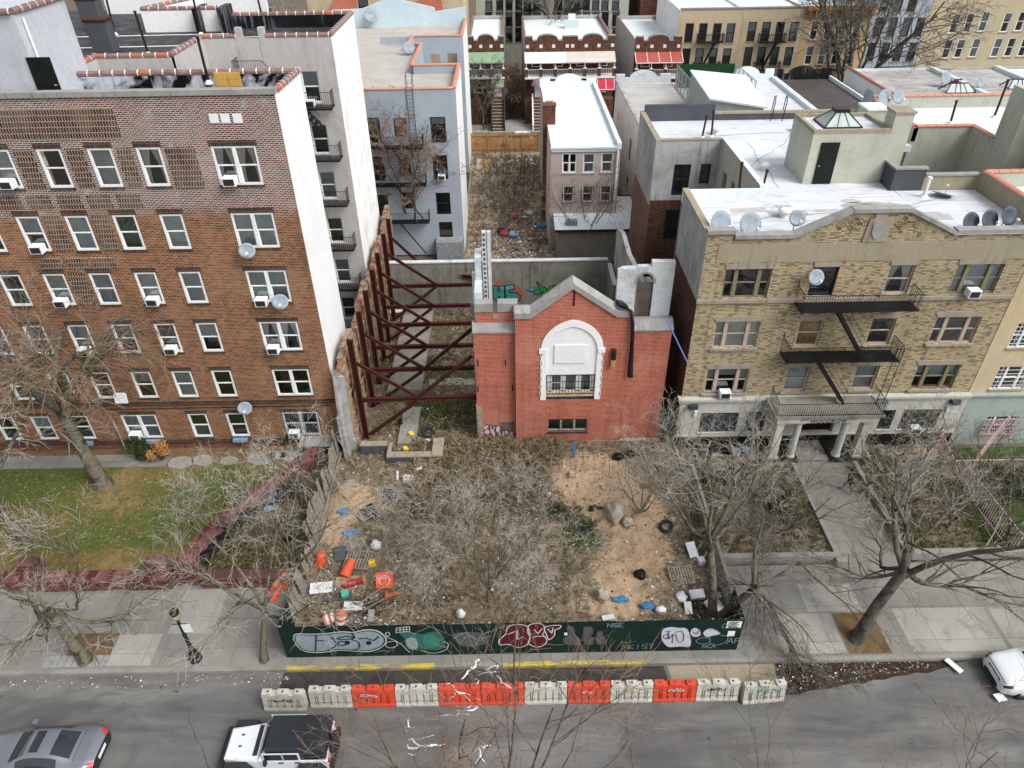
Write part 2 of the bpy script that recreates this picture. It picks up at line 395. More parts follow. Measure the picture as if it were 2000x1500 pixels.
M['brickramp']=brick('maroon_painted_brick',C('7f5650',.95),C('6d4842',.95),C('614540',.9),C('4a2624'),.22,.1,.014,.3,grime=.4)
M['brickruin']=mottled('ruined_brick_and_plaster',[C('84422c',.9),C('9c5f3d',.9),C('a8977a',.9),C('7f5341',.85),C('b3a78d',.85)],.9,.95,9,streak=(C('5b3a2b'),.7),lo=.3,hi=.72)
M['whitewall']=mottled('white_painted_party_wall',[C('dedfdf',.97),C('eaeaea',.97)],.35,.75,5,bump=.01,bs=.2)
M['whiteworn']=mottled('worn_white_paint_wall',[C('dddcda',1.),C('f0f0ee',1.),C('e2e0dd',1.)],.5,.8,5,streak=(C('94928e'),.5),stain=(C('8f8b85'),.35,1.1))
M['greypaint']=mottled('grey_painted_wall',[C('a9a5a2',.95),C('b9b6b3',.95),C('b0acaa',.95)],.5,.85,7,streak=(C('7b7875'),.35))
M['stucco']=mottled('stained_grey_stucco',[C('8e8d8a',.95),C('a7a7a5',.95),C('b5b6b6',.95)],.45,.9,5,streak=(C('4c4b48'),.85),stain=(C('5e5d59'),.35,.8))
M['stuccogreen']=mottled('pale_green_stucco',[C('a9ab9c',.95),C('b9bbad',.95)],.4,.9,6,streak=(C('6f7166'),.45))
M['bluewall']=mottled('pale_blue_wall_paint',[C('98a3ad',.95),C('a7b2bd',.95)],.3,.85,6,streak=(C('7d868e'),.3))
M['bluelight']=mottled('light_blue_wall_paint',[C('b7ccd6',.95),C('c4d8e0',.95)],.4,.8,6)
M['pinkwall']=mottled('dusty_pink_siding',[C('b0a098',.95),C('bbaba3',.95)],.4,.85,6,streak=(C('8f8178'),.3))
M['creamwall']=mottled('cream_brick_paint',[C('c0ad8a',.9),C('cbb998',.9)],.6,.9,10,streak=(C('8e7f63'),.4))
M['tanwall']=mottled('tan_brick_wall',[C('b3a183',.95),C('c1b092',.95),C('bdad93',.95)],.25,.9,9,streak=(C('8c7a5c'),.45),stain=(C('a5865a'),.4,.4))
M['greenbase']=mottled('pale_green_base_paint',[C('9aa6a0',.9),C('a5b1ab',.9)],.5,.85,8,streak=(C('74807a'),.3))
M['greybase']=mottled('light_grey_base_stone',[C('b6b6ad',.95),C('c2c2b9',.95)],.5,.8,8,streak=(C('77776d'),.4))
M['stone']=mottled('weathered_limestone',[C('94897a',.9),C('a69b8a',.9)],1.2,.9,12,streak=(C('4f4a40'),.6))
M['beigeband']=mottled('beige_render_band',[C('948b74',.9),C('a0977f',.9),C('9c947e',.9)],.35,.9,7,streak=(C('5e5848'),.5))
M['greystone']=mottled('grey_coping_stone',[C('8b8b88',.9),C('a3a3a0',.9)],1.4,.9,12,streak=(C('5b5b56'),.5))
M['concrete']=mottled('grey_concrete',[C('83817a',.85),C('97958d',.85),C('8b8880',.85)],.6,.93,14,stain=(C('5f5c54'),.45,.5))
M['concwall']=mottled('streaked_concrete_wall',[C('77756c',.85),C('8b897f',.85),C('96948b',.85)],.6,.93,8,streak=(C('2e2d28'),.95),stain=(C('55534a'),.4,.7))
M['chwhite']=mottled('chalky_white_render',[C('b4b9bb',.95),C('c9ced0',.95),C('a9adae',.95)],.8,.9,7,streak=(C('73716b'),.7))
def silver_roof(name,a,b,dirt,amt=.5):
 t=NT(name,.3);v=t.coord();c=t.ramp(t.noise(v,.5,6,.7,.4),[(.35,a),(.65,b)])
 s=t.noise(t.scaled(v,.25,2.6,1),1.4,6,.7,.3);c=t.mix(t.math('MULTIPLY',t.maprange(s,.52,.68),amt),c,dirt)
 w=t.n('TexBrick');w.inputs['Scale'].default_value=1;w.inputs['Brick Width'].default_value=9.;w.inputs['Row Height'].default_value=.95;w.inputs['Mortar Size'].default_value=.012;t.l(v,w.inputs['Vector'])
 c=t.mix(t.math('MULTIPLY',w.outputs['Fac'],.45),c,dirt)
 p=t.maprange(t.noise(v,.8,7,.75,1.5),.6,.68);c=t.mix(t.math('MULTIPLY',p,amt*.8),c,dirt)
 return t.out(c,.55,t.noise(v,9,3),.02,.2)
M['roofwhite']=silver_roof('silver_roof_coating',C('bcbfc6'),C('cdd0d6'),C('7f8186'),.65)
M['roofclean']=silver_roof('clean_white_roof',C('c9d2d6'),C('d6dde0'),C('9aa7ad'),.4)
M['roofdirty']=silver_roof('worn_white_roof',C('a3a09c'),C('b7b5b2'),C('6c6864'),.6)
M['roofbeige']=silver_roof('beige_worn_roof',C('a09a92'),C('b2aca5'),C('7c766f'),.5)
M['roofgrey']=silver_roof('grey_worn_roof',C('8e8b88'),C('b5b3b1'),C('4c4946'),.9)
M['roofblack']=mottled('black_tar_roof',[C('1d1d1f'),C('38373a'),C('2a2a2c')],.5,.6,9,stain=(C('77767a'),.5,1.5))
M['roofbrown']=silver_roof('dark_brown_roof',C('3b3634'),C('4a4543'),C('7b7673'),.6)
M['tarwall']=mottled('tar_and_white_paint',[C('0c0c0d'),C('121214'),C('9a9fa8'),C('c0c5cd')],.55,.5,5,streak=(C('08080a'),.8),lo=.40,hi=.56)
M['tarblack']=mottled('tar_black',[C('0c0c0e'),C('1c1d20')],1.5,.45,7,streak=(C('8a9099'),.7))
M['greymembrane']=mottled('grey_roof_membrane',[C('43464b'),C('505358')],1,.7,8)
M['tile_or']=mottled('orange_clay_tile',[C('a4604a',.9),C('b36b52',.9)],5,.6,20)
M['tile_br']=mottled('brown_glazed_tile',[C('785a55',.9),C('947670',.95)],3,.5,20)
M['tile_pk']=mottled('salmon_coping_tile',[C('bf8068',.95),C('cc8f76',.95)],5,.7,20)
M['wht']=flat('white_mortar_joint',C('d5d5d2'),.7)
M['black']=flat('black_painted_iron',C('17181a'),.45,var=.2)
M['blackdoor']=mottled('black_steel_door',[C('0d1310'),C('1a211d')],2,.5,9)
M['rust']=mottled('dark_rust_steel',[C('2e1410',.9),C('4a231b',.9),C('3a1b15',.9)],1.6,.7,14)
M['galv']=mottled('galvanised_steel',[C('777c80'),C('989da1')],3,.4,14)
M['c_blue']=flat('blue_plastic',C('6f95b5'),.5)
M['grey']=flat('grey_metal',C('7d8488'),.4)
M['dish']=mottled('satellite_dish_grey',[C('7b8790'),C('929da5')],2.5,.45,10)
M['dishdk']=mottled('dark_satellite_dish',[C('39414a'),C('4d5761')],2.5,.4,10)
M['woodgrey']=mottled('weathered_grey_board',[C('6f675b'),C('8d8577'),C('5a5247')],2.,.9,14)
M['woodfence']=mottled('orange_cedar_board',[C('9c7440'),C('b0864d'),C('886238')],1.5,.85,12)
M['plank']=mottled('dark_weathered_plywood',[C('4b443e'),C('6a625a')],1.5,.9,12,streak=(C('8a8078'),.6))
M['woodyellow']=flat('yellow_wood_shutter',C('c39a43'),.7)
M['paint']=flat('white_paint_mark',C('d4d6d6'),.8)
M['asphalt']=None
# ================================================================ brick apartment block on the left
def ac_unit(name,pl,px,py,label,s=.62,hgt=.42,root_group='window air conditioners'):
 u,z=pl.px(px,py);p=pl.w(u,z-hgt/2,-.45)
 t=thing('air_conditioner',label,'air conditioner',p,root_group)
 b=MB();pbox(b,pl,u-s/2,u+s/2,z-hgt/2,z+hgt/2,-.45,.02);b.build('casing',M['white'],t,bevel=.02)
 g=MB();pbox(g,pl,u-s/2+.06,u+s/2-.06,z-hgt/2+.05,z+hgt/2-.06,-.458,-.452);g.build('grille',M['dkframe'],t)
 return t
def dish_at(loc,rz,label,r_=.42,mat='dish',tilt=.45,mast=.5,group='satellite dishes'):
 t=local('satellite_dish',label,'satellite dish',loc,group,rz)
 a=MB();n=20;ct=cos(tilt);st=sin(tilt)
 def tr(x,d,z):return(x,-d*ct+z*st,mast+z*ct+d*st)  # d = forward of the face
 rings=[(0,0),(.35,.01),(.7,.045),(1,.1)];o=[]
 for k,(q,dd)in enumerate(rings):
  for j in range(n):a.v.append(tr(r_*q*cos(2*pi*j/n)*1.05,dd*r_*2,r_*q*sin(2*pi*j/n)))
 for k in range(3):
  for j in range(n):a.f.append((k*n+j,k*n+(j+1)%n,(k+1)*n+(j+1)%n,(k+1)*n+j));a.mi.append(0)
 for j in range(n):a.v.append(tr(r_*cos(2*pi*j/n)*1.05,.2*r_-.02,r_*sin(2*pi*j/n)))
 for j in range(n):a.f.append((3*n+j,3*n+(j+1)%n,4*n+(j+1)%n,4*n+j));a.mi.append(0)
 a.build('dish_face',M[mat],t,smooth=True)
 m=MB();m.tube([(0,.12,0),(0,.12,mast-.12),tr(0,-.04,0)],.028,6);m.tube([tr(0,.02,-r_*.85),tr(.0,r_*1.0,-r_*.45)],.016,5);m.build('mast',M['grey'],t)
 h=MB();q=tr(0,r_*1.05,-r_*.42);h.box(q[0]-.05,q[0]+.05,q[1]-.07,q[1]+.07,q[2]-.05,q[2]+.05);h.build('receiver',M['white'],t)
 return t
XA=-10.25
A=thing('apartment_building','six-storey rust brick apartment block with white party wall and black tar roof','building',(XA-8,33.15,0))
FA=Pl('F',33.15);EA=Pl('E',XA)
rows=[  # (singles, doubles)
 ([(8,330.5),(108,329.5),(205.6,327.5),(300,326.8)],[(464.5,325.5)]),
 ([(-22,458),(66,457),(160.5,456.5),(252.5,454.5),(343,452.8)],[(499.5,451.5)]),
 ([(-52,568),(30,567),(115.7,565.5),(205,564.5),(292.5,563),(378.3,562)],[(525.5,561.5)]),
 ([(-5,665),(75.7,664),(160.7,662.5),(246,661.7),(329.2,660),(410,659.2)],[(549.5,658.7)]),
 ([(-38,758),(41,757),(122,755),(201.7,753),(282.5,752),(361.6,750.8),(438.4,749)],[(572,748)]),
 ([(-52,840),(18,839),(87.5,837),(162,837),(391.5,831),(465,829.7)],[(277.5,832),(589.5,828.5)])]
shades=[['sheer','dark','blind','curtain'],['dark','tan','blind','green','blind'],['dark','green','sheer','blind','sheer','blind'],
    ['dark','dark','sheer','half','dark','half'],['dark','dark','half','dark','half','blind','dark'],['dark','dark','half','dark','dark','dark']]
shades[1][1]='half';shades[2][1]='dark'
sh2=[['curtain'],['blind'],['blind'],['curtain'],['green'],['blind','half']]
holesA=[];specA=[]
for i,(sg,db)in enumerate(rows):
 zc=sum(FA.px(*p)[1]for p in sg[-2:])/2;hh=1.86 if i<5 else 1.8
 for k,p in enumerate(sg):u=FA.px(*p)[0];h=(u-.56,u+.56,zc-hh/2,zc+hh/2);holesA.append(h);specA.append((h,1,shades[i][k]))
 for k,p in enumerate(db):u=FA.px(*p)[0];h=(u-1.04,u+1.04,zc-hh/2,zc+hh/2);holesA.append(h);specA.append((h,2,sh2[i][k]))
zs1=FA.px(300,788)[1];zs2=FA.px(300,862)[1]
b=MB();wall(b,FA,-44,XA,zs2+.12,20.8,holesA);b.build('front_wall',M['brickA'],A)
b=MB();wall(b,FA,-44,XA,-.3,zs2-.12,[]);b.build('brick_base',M['brickbase'],A)
b=MB()
for z,hh,pr in((zs1,.14,.06),(zs2,.12,.08)):pbox(b,FA,-44,XA-.01,z-hh,z+hh,-pr,.1)
build_split(b,'string_course',M['brickA2'],A)
b=MB()
for h,n,s_ in specA:
 if h[3]<19:pbox(b,FA,h[0]-.08,h[1]+.08,h[3]+.003,h[3]+.26,-.02,.05)
build_split(b,'soldier_course',M['brickA2'],A)
for h,n,s_ in specA:
 w=window(A,FA,h,M['white'],n,.1 if n==1 else .095,.06,s_,mull=.17,sill=(.1,.05,.05,M['brickA2']))
# patterned brick panels between the windows, set proud of the wall
b=MB()
def panA(p0,p1,d=-.025):
 a=FA.px(*p0);c=FA.px(*p1);pbox(b,FA,min(a[0],c[0]),max(a[0],c[0]),min(a[1],c[1]),max(a[1],c[1]),d,.02)
def panW(u0,u1,z0,z1):pbox(b,FA,u0,u1,z0,z1,-.025,.02)
W0=[s[0]for s in specA]
def gap(i,j,row,zlo,zhi):
 r_=sorted([h for h,n,s_ in specA if abs((h[2]+h[3])/2-row)<.4],key=lambda h:h[0])
 return r_[i][1]+.12,r_[j][0]-.12,zlo,zhi
rz=[sum(FA.px(*p)[1]for p in sg[-2:])/2 for sg,db in rows]
r0=sorted([h for h,n,s_ in specA if abs((h[2]+h[3])/2-rz[0])<.3],key=lambda h:h[0])
panW(r0[3][1]+.2,r0[3][1]+1.6,rz[0]-1.05,rz[0]+.9)
for k in(0,1,2):panW(r0[k][1]+.22,r0[k+1][0]-.22,rz[0]-.95,rz[0]+.95)
r1=sorted([h for h,n,s_ in specA if abs((h[2]+h[3])/2-rz[1])<.3],key=lambda h:h[0])
for k in(1,2):panW(r1[k][1]+.2,r1[k+1][0]-.2,rz[1]-.95,rz[1]+.95)
for k in range(5):a=r1[0][1]+.6+k*1.45;panW(a,a+1.15,rz[1]+1.25,rz[1]+1.95)
r2=sorted([h for h,n,s_ in specA if abs((h[2]+h[3])/2-rz[2])<.3],key=lambda h:h[0])
panW(r2[2][1]+.2,r2[3][0]-.2,rz[2]-.95,rz[2]+.95);
for k in range(3):a=r2[2][0]+.2+k*1.35;panW(a,a+1.1,rz[2]+1.2,rz[2]+1.8)
panW(-31,-17.6,rz[0]+1.35,20.3)
build_split(b,'pattern_brick_panel',M['brickpanel'],A)
b=MB()
for px in(418,440,464):a=FA.px(px,231);pbox(b,FA,a[0]-.2,a[0]+.2,a[1]-.2,a[1]+.2,-.03,.03)
build_split(b,'vent_block',M['white'],A)
b=MB()
u,z=FA.px(0,20);segs=[-44,-36.4,-31.6,-27.6,-23.7,-19.8,-14.8,XA+.06]
for a,c in zip(segs[:-1],segs[1:]):pbox(b,FA,a+.012,c-.012,20.8,21.02,-.1,.34)
b.build('parapet_cap',M['greystone'],A)
b=MB();b.box(-44,XA-.34,33.5,37.6,19.5,20.0);b.build('front_roof',M['roofblack'],A)
b=MB();b.box(-44,-22.1,37.6,62,19.5,20.0);b.box(-22.1,-18.1,41.4,62,19.5,20.0);b.box(-17.95,XA-.3,46.3,53.6,19.5,20.0);b.build('rear_roof',M['roofblack'],A)
b=MB()
for ya in(43.2,43.9,47.6,51.2):b.prism([(-33,ya,20.004),(-18.3,ya+.5,20.004),(-18.3,ya+.72,20.004),(-33,ya+.26,20.004)],(0,0,.004))
for xa in(-24.6,-23.2,-21.9):b.prism([(xa,41.6,20.01),(xa+.25,41.6,20.01),(xa+1.1,43.4,20.01),(xa+.85,43.4,20.01)],(0,0,.004))
b.prism([(-18,50.2,20.004),(-10.8,51.6,20.004),(-10.8,51.7,20.004),(-18,50.4,20.004)],(0,0,.004))
b.build('roof_seam_strip',M['wht'],A)
# party wall, its white face, and the light court
b=MB();wall(b,EA,33.16,37.95,-.3,20.75);b.build('party_wall',M['whitewall'],A)
b=MB();b.box(XA-.3,XA-.002,33.5,37.9,19.9,20.75);b.build('side_parapet',M['tarwall'],A)
b=MB();b.box(-22.0,XA-.3,37.6,37.95,19.9,20.62);b.box(-44,-22.0,37.6,37.9,20.0,20.3);b.build('rear_parapet',M['tarwall'],A)
EC1=Pl('E',-21.8);EC2=Pl('E',-17.8);FC1=Pl('F',41.1);FB=Pl('F',46.05)
BB=Pl('B',37.95)
b=MB();wall(b,BB,-22,XA,0,20.6);b.build('court_back_wall',M['greypaint'],A)
wB=[(607,170),(622.5,272.5),(641,362),(655.5,450),(671,529),(684,602)]
hB=[(u-.52,u+.52,z-.92,z+.92)for u,z in[FB.px(*p)for p in wB]]
um=sum((h[0]+h[1])/2 for h in hB)/6;hB=[(um-.52,um+.52,h[2],h[3])for h in hB]
b=MB();wall(b,FB,-17.8,XA,0,20.75,hB);b.build('court_front_wall',M['greypaint'],A)
b=MB();wall(b,EC1,37.9,41.1,0,20.75);wall(b,EC2,41.1,46.05,0,20.75);wall(b,FC1,-21.8,-17.8,0,20.75)
b.build('court_side_wall',M['creamwall']if False else M['greypaint'],A)
b=MB();b.box(-22.1,-21.803,37.95,41.1,19.9,20.75);b.box(-18.1,-17.803,41.4,46.05,19.9,20.75);b.box(-21.8,-17.8,41.102,41.4,19.9,20.75);b.box(-17.8,-15.8,46.052,46.35,19.9,20.75);b.box(-14.2,XA-.3,46.052,46.35,19.9,20.75);b.build('court_parapet',M['tarblack'],A)
b=MB();wall(b,EA,46.06,53.9,-.3,20.75);b.build('rear_party_wall',M['whiteworn'],A)
b=MB();b.box(XA-.3,XA-.002,46.06,53.6,19.9,20.75);b.box(-20.4,XA-.3,53.6,53.9,19.9,20.75);b.build('rear_tar_parapet',M['tarblack'],A)
b=MB();b.box(-20.4,-11.0,53.9,54.1,0,20.7);b.build('rear_wall',M['greypaint'],A)
b=MB()
coping_run(b,[(XA-.1,33.6,20.82),(XA-.1,37.78,20.7)],nm=2,seed=2);coping_run(b,[(-16.2,37.78,20.7),(XA-.1,37.78,20.7)],seed=3)
coping_run(b,[(-21.9,37.78,20.7),(-16.3,37.78,20.72)],seed=4)
coping_run(b,[(-21.95,37.9,20.82),(-21.95,41.25,20.82),(-17.95,41.25,20.82),(-17.95,46.2,20.82),(-15.85,46.2,20.82)],seed=5)
coping_run(b,[(-14.15,46.2,20.82),(XA-.12,46.2,20.82),(XA-.12,53.75,20.82),(-20.3,53.75,20.82)],seed=7)
build_split(b,'clay_coping',[M['tile_br'],M['tile_or'],M['wht']],A,gap=.1)
# ladder gap piers above the court wall
b=MB();b.box(-15.85,-15.5,46.03,46.4,19.0,21.3);b.box(-14.5,-14.15,46.03,46.4,19.0,21.3);build_split(b,'parapet_pier',M['greypaint'],A)
# escape balconies on the court wall
for k,h in enumerate(hB):
 window(A,FB,h,M['white']if k!=0 else M['white'],1,.07,.12,['half','dark','blind','yellow','blind','dark'][k],sill=(.08,.06,.05,M['greypaint']))
 b=MB();z=h[2]-.12;u0=h[0]-.05;u1=h[1]+.75
 for i in range(14):uu=u0+(u1-u0)*i/13;b.box(uu-.03,uu+.03,45.1,46.04,z-.04,z)
 b.box(u0,u1,45.08,45.14,z-.1,z);b.box(u0,u0+.05,45.1,46.04,z-.1,z)
 rail(b,[(u0,46.0,z),(u0,45.1,z),(u1,45.1,z),(u1,46.0,z)],.95,.13);b.build('escape_balcony',M['grey']if k>4 else M['black'],A)
b=MB();u0,z0=-16.0,19.0
for i in range(12):b.box(u0+i*.14,u0+i*.14+.06,45.0,46.04,18.7,18.75)
rail(b,[(-16.05,46,18.72),(-16.05,45.0,18.72),(-14.3,45.0,18.72)],1.0,.13)
for i in range(12):b.box(-14.35+i*.24,-14.1+i*.24,45.1,45.9,18.55-i*.26,18.6-i*.26)
for yy in(45.1,45.9):b.tube([(-14.4,yy,18.7),(-11.4,yy,15.5)],.04,4)
b.tube([(-14.3,45.0,19.7),(-11.4,45.0,16.5)],.02,4);b.tube([(-14.3,45.0,19.3),(-11.4,45.0,16.1)],.015,4)
b.build('escape_stair',M['black'],A)
# rooftop hut with black door
b=MB();
b.prism([(-27,34.4,20),(-21.2,34.4,20),(-21.2,34.4,23.9),(-27,34.4,23.9)],(0,4.4,0));H0=b.build('stair_hut',mottled('pale_blue_grey_render',[C('aeb3bc',.95),C('c2c6cd',.95)],.5,.8,6,streak=(C('8b9099'),.4)),A)
b=MB();coping_run(b,[(-27,34.4,24.0),(-21.25,34.4,24.0),(-21.25,38.8,24.0)],seed=9);b.build('hut_coping',[M['tile_br'],M['tile_or'],M['wht']],H0)
b=MB();a0=at(72,68,y=34.4);b.box(a0.x-.85,a0.x+.2,34.33,34.398,20.05,22.2);dd=b.build('door',M['blackdoor'],H0)
b=MB();b.box(a0.x+.0,a0.x+.12,34.3,34.33,21.0,21.06);b.build('handle',M['galv'],dd)
b=MB();b.tube([(-21.12,34.9,20),(-21.12,34.9,23.7)],.06,6);b.build('drain_pipe',M['white'],H0)
# yellow shutter on the roof parapet
b=MB();p=at(423,168,y=37.55);q=at(473,168,y=37.55);m=(p.x+q.x)/2
b.box(p.x,m-.01,37.52,37.595,20.02,20.75);b.box(m+.01,q.x,37.52,37.595,20.02,20.75)
for s0,s1 in((p.x,m),(m,q.x)):
 for z0,z1 in((20.1,20.36),(20.42,20.68)):b.box(s0+.09,s1-.09,37.505,37.52,z0,z1)
tag(b.build('wooden_shutter',M['woodyellow']),'yellow panelled wooden shutter leaning on the black roof parapet','shutter')
# chimneys on the rear roof
def chimney(name,label,x0,x1,y0,y1,z0,z1,mat,capm=None,group=None):
 t=thing(name,label,'chimney',((x0+x1)/2,(y0+y1)/2,z0),group)
 b=MB();b.box(x0,x1,y0,y1,z0,z1);b.build('shaft',mat,t,bevel=.02)
 b=MB();b.box(x0-.06,x1+.06,y0-.06,y1+.06,z1,z1+.12);b.build('cap',capm or M['greystone'],t)
 return t
p=at(205,108,y=42.5)
chimney('chimney','tall grey slab chimney nearest the orange court coping',-24.6,-23.4,46.3,47.2,20.01,21.7,M['greymembrane'],M['rust'])
chimney('chimney','second grey chimney standing behind the nearer slab chimney',-28.4,-27.1,53.2,54.1,20.01,21.9,M['greymembrane'],M['rust'])
# white parapets of the rear roof
b=MB();b.box(-30,-17.9,60.3,60.6,20,21.6);b.box(-24.0,-19.0,52.6,52.9,20.01,21.3);b.prism([(-24.0,52.9,20.01),(-24.0,52.9,21.3),(-22.0,58.0,21.3),(-22.0,58.0,20.01)],(.3,0,0));b.box(-33.5,-33.2,46,60.3,20,21.6)
b.build('white_roof_parapet',M['whitewall'],A)
b=MB();coping_run(b,[(-24.0,52.75,21.38),(-19.0,52.75,21.38)],seed=13);coping_run(b,[(-23.9,52.9,21.38),(-21.9,58,21.38)],seed=14);coping_run(b,[(-30,60.45,21.68),(-18,60.45,21.68)],seed=15);build_split(b,'white_parapet_coping',[M['tile_br'],M['tile_or'],M['wht']],A,gap=.1)
b=MB();b.box(-20.35,-20.0,51.9,53.9,20,21.5);b.box(-18.75,-18.35,51.9,53.9,20,21.5);build_split(b,'tar_pier',M['tarblack'],A)
def pipe(x,y,z,h,label,lean=(0,0),mat='black',r_=.07,cap=False,nm='vent_pipe',cat='vent pipe',group='roof vent pipes'):
 t=thing(nm,label,cat,(x,y,z),group);b=MB();b.tube([(x,y,z),(x+lean[0],y+lean[1],z+h)],r_,8);b.tube([(x+lean[0],y+lean[1],z+h),(x+lean[0],y+lean[1],z+h+.1)],r_*1.35,8);b.build('tube',M[mat],t,smooth=False)
 b=MB();b.lathe((x,y,z-.01),[(r_*3,0),(r_*1.3,.18)],10);b.build('flashing',M['wht'],t);return t
for k,(bx,by,tx,ty,lab)in enumerate([(225,68,208,0,'black vent pipe with a white base beside the two slab chimneys'),(290,107,264,25,'black vent pipe behind the orange court coping'),
  (408,163,386,75,'tall black pipe rising from the front tar parapet'),(393,68,378,0,'black pipe at the corner of the court coping'),(62,12,52,-12,'thin black pipe above the stair hut'),(516,48,503,-4,'black pipe in front of the far tar parapet')]):
 zz=20.0;p=at(bx,by,z=zz)if k!=2 else at(bx,by,y=37.4)
 t=at(tx,ty,y=p.y);pipe(p.x,p.y,p.z,t.z-p.z,lab,lean=(t.x-p.x,0))
# air conditioners, dishes and small fittings on the brick front
for k,(x,y,l)in enumerate([(452,350,'white air conditioner in the top right pair of windows'),(20,356,'white air conditioner in the leftmost top-floor window'),
 (78,482,'white air conditioner in the leftmost fifth-floor window'),(124,587,'white air conditioner in the second visible fourth-floor window'),(302,584,'white air conditioner in a fourth-floor window above the satellite dish row'),
 (513,585,'white air conditioner beside the large dish on the double window'),(337,679,'white air conditioner sticking out of the third-floor middle window'),(170,682,'white air conditioner in the third-floor window behind branches'),
 (536,678,'white air conditioner in the third-floor double window with curtains'),(268,846,'small white air conditioner behind the barred ground-floor double window'),(577,842,'small white air conditioner in the ground-floor double window by the party wall')]):
 ac_unit('air_conditioner',FA,x,y,l)
ac_unit('air_conditioner',FB,607,200,'white air conditioner on the upper escape balcony of the grey court wall')
for k,(x,y,l,r_)in enumerate([(487,483,'grey dish on the double window two floors below the roof',.5),(551,582,'large grey dish on the double window of the fourth floor',.52),(482,789,'grey dish on the string course beside the ground-floor windows',.5)]):
 u,z=FA.px(x,y);dish_at((u,32.75,z-.5),.25,l,r_*.78,mast=.5,tilt=.5)
u,z=FA.px(244,767);t=thing('floodlight','white square panel antenna on a bracket by the first-floor windows','antenna',(u,32.6,z))
b=MB();b.slab([(u-.34+.08,32.55),(u+.34-.08,32.55),(u+.34,32.6),(u-.34,32.6)],z-.1,z-.05);b.prism([(u-.36,32.5,z-.28),(u+.36,32.5,z-.28),(u+.36,32.62,z+.25),(u+.25,32.64,z+.34),(u-.25,32.64,z+.34),(u-.36,32.62,z+.25)],(0,.06,0));b.build('panel',M['white'],t)
b=MB();b.tube([(u,32.66,z-.1),(u,33.14,z-.5)],.03,5);b.build('bracket',M['black'],t);t.name='panel_antenna'
for x,y,l in[(170,862,'blue flower box under the ground-floor window behind the trunk'),(301,858,'blue flower box under the barred ground-floor double window'),(471,855,'blue flower box under the right barred ground-floor window')]:
 u,z=FA.px(x,y);t=thing('window_box',l,'flower box',(u,32.95,z),'blue window boxes');b=MB();b.box(u-.42,u+.42,32.86,33.14,z-.12,z+.1,skip=('t',));b.box(u-.38,u+.38,32.9,33.12,z-.1,z+.04);b.build('trough',M['c_blue']if 'c_blue' in M else M['bluelight'],t)
# window guards at the ground floor
for h,n,s_ in specA:
 if(h[2]+h[3])/2<3.6 and(h[0]+h[1])/2>-19:
  if(h[0]+h[1])/2<-15.6 and n==1:continue
  b=MB();bars(b,FA,h[0]+.04,h[1]-.04,h[2]+.05,h[3]-.05,-.08,7*n,3,.011);b.build('window_guard',M['black'],A)
# basement opening beside the party wall, cellar hatch, service pipe
b=MB();b.box(-12.6,-10.5,32.2,33.14,-.6,.9,skip=('t','s'));b.build('cellar_entry',M['room'],A)  # opening lined near-black, its shade put into the colour
b=MB();b.box(-12.75,-10.4,32.15,33.14,.9,1.02);b.build('entry_canopy',M['greystone'],A)
u,z=FA.px(482,880);b=MB();pbox(b,FA,u-.5,u+.5,z-.5,z+.2,-.05,.02);b.build('cellar_hatch',M['black'],A)
b=MB();u,z=FA.px(222,820);u2,z2=FA.px(249,880);b.tube([(u,33.05,z),(u2,33.05,z2)],.05,6);b.build('downpipe',M['galv'],A)
b=MB();b.tube([(-24,33.08,zs1-.35),(-10.5,33.08,zs1-.3)],.02,4);b.tube([(-14.5,33.08,zs2-.3),(-12.8,33.08,zs2-.3)],.025,4)
b.build('wall_cable',M['black'],A)
# ================================================================ blue building behind
B2=thing('apartment_building','pale blue apartment building with pinkish coping and a wall ladder','building',(-7.8,59.6,0))
F2=Pl('F',59.6);E2=Pl('E',-4.0)
w2=rowwin(F2,[(728.7,255.5),(856,254),(737,330),(860,327)],1.25,2.1)+rowwin(F2,[(782,249),(791,326)],1.05,1.5)+rowwin(F2,[(745,402),(866,398)],1.25,2.0)+rowwin(F2,[(799,392)],1.05,1.5)+rowwin(F2,[(871,450)],1.2,1.6)
b=MB();wall(b,F2,-13,-4.0,0,14.4,w2);b.build('front_wall',M['bluewall'],B2);b=MB();wall(b,Pl('F',80.8),-13,-4.35,0,14.4,rowwin(Pl('F',80.8),[(851,121),(884,120)],1.0,1.6));b.build('rear_block_wall',M['bluewall'],B2)
for k,h in enumerate(w2):window(B2,F2,h,M['dkframe'],1,.08,.12,['half','half','dark','dark','tan','dark','dark','dark','dark','dark'][k])
b=MB();wall(b,E2,59.61,68.1,0,14.4);wall(b,Pl('E',-4.35),80.81,91,0,14.4);b.build('side_wall',M['whitewall'],B2)
b=MB();wall(b,Pl('E',-8.2),68.1,77,0,14.4);wall(b,Pl('E',-9.5),77,80.8,0,14.4);wall(b,Pl('F',77),-9.5,-8.2,0,14.4);wall(b,Pl('B',68.1),-8.2,-4,0,14.4);b.build('court_wall',M['bluewall'],B2)
b=MB();b.box(-13,-4.3,59.9,67.8,13.2,13.7);b.box(-20,-8.5,67.8,77.2,13.2,13.7);b.box(-20,-9.8,77.2,80.9,13.2,13.7);b.box(-20,-4.65,80.9,90.8,13.2,13.7);b.build('roof',M['roofbeige'],B2)
b=MB()
for x0,x1,y0,y1 in((-13,-4.3,59.605,59.9),(-4.3,-4.002,59.9,68.1),(-8.2,-4.3,67.8,68.095),(-8.5,-8.202,68.1,77),(-9.8,-9.502,77,81.1),(-9.5,-4.65,80.805,81.1),(-4.65,-4.352,80.81,91)):b.box(x0,x1,y0,y1,13.6,14.4)
b.build('parapet',M['bluewall'],B2)
b=MB();p0=[(x,91.0,13.6)for x in(-20,-4.35)]
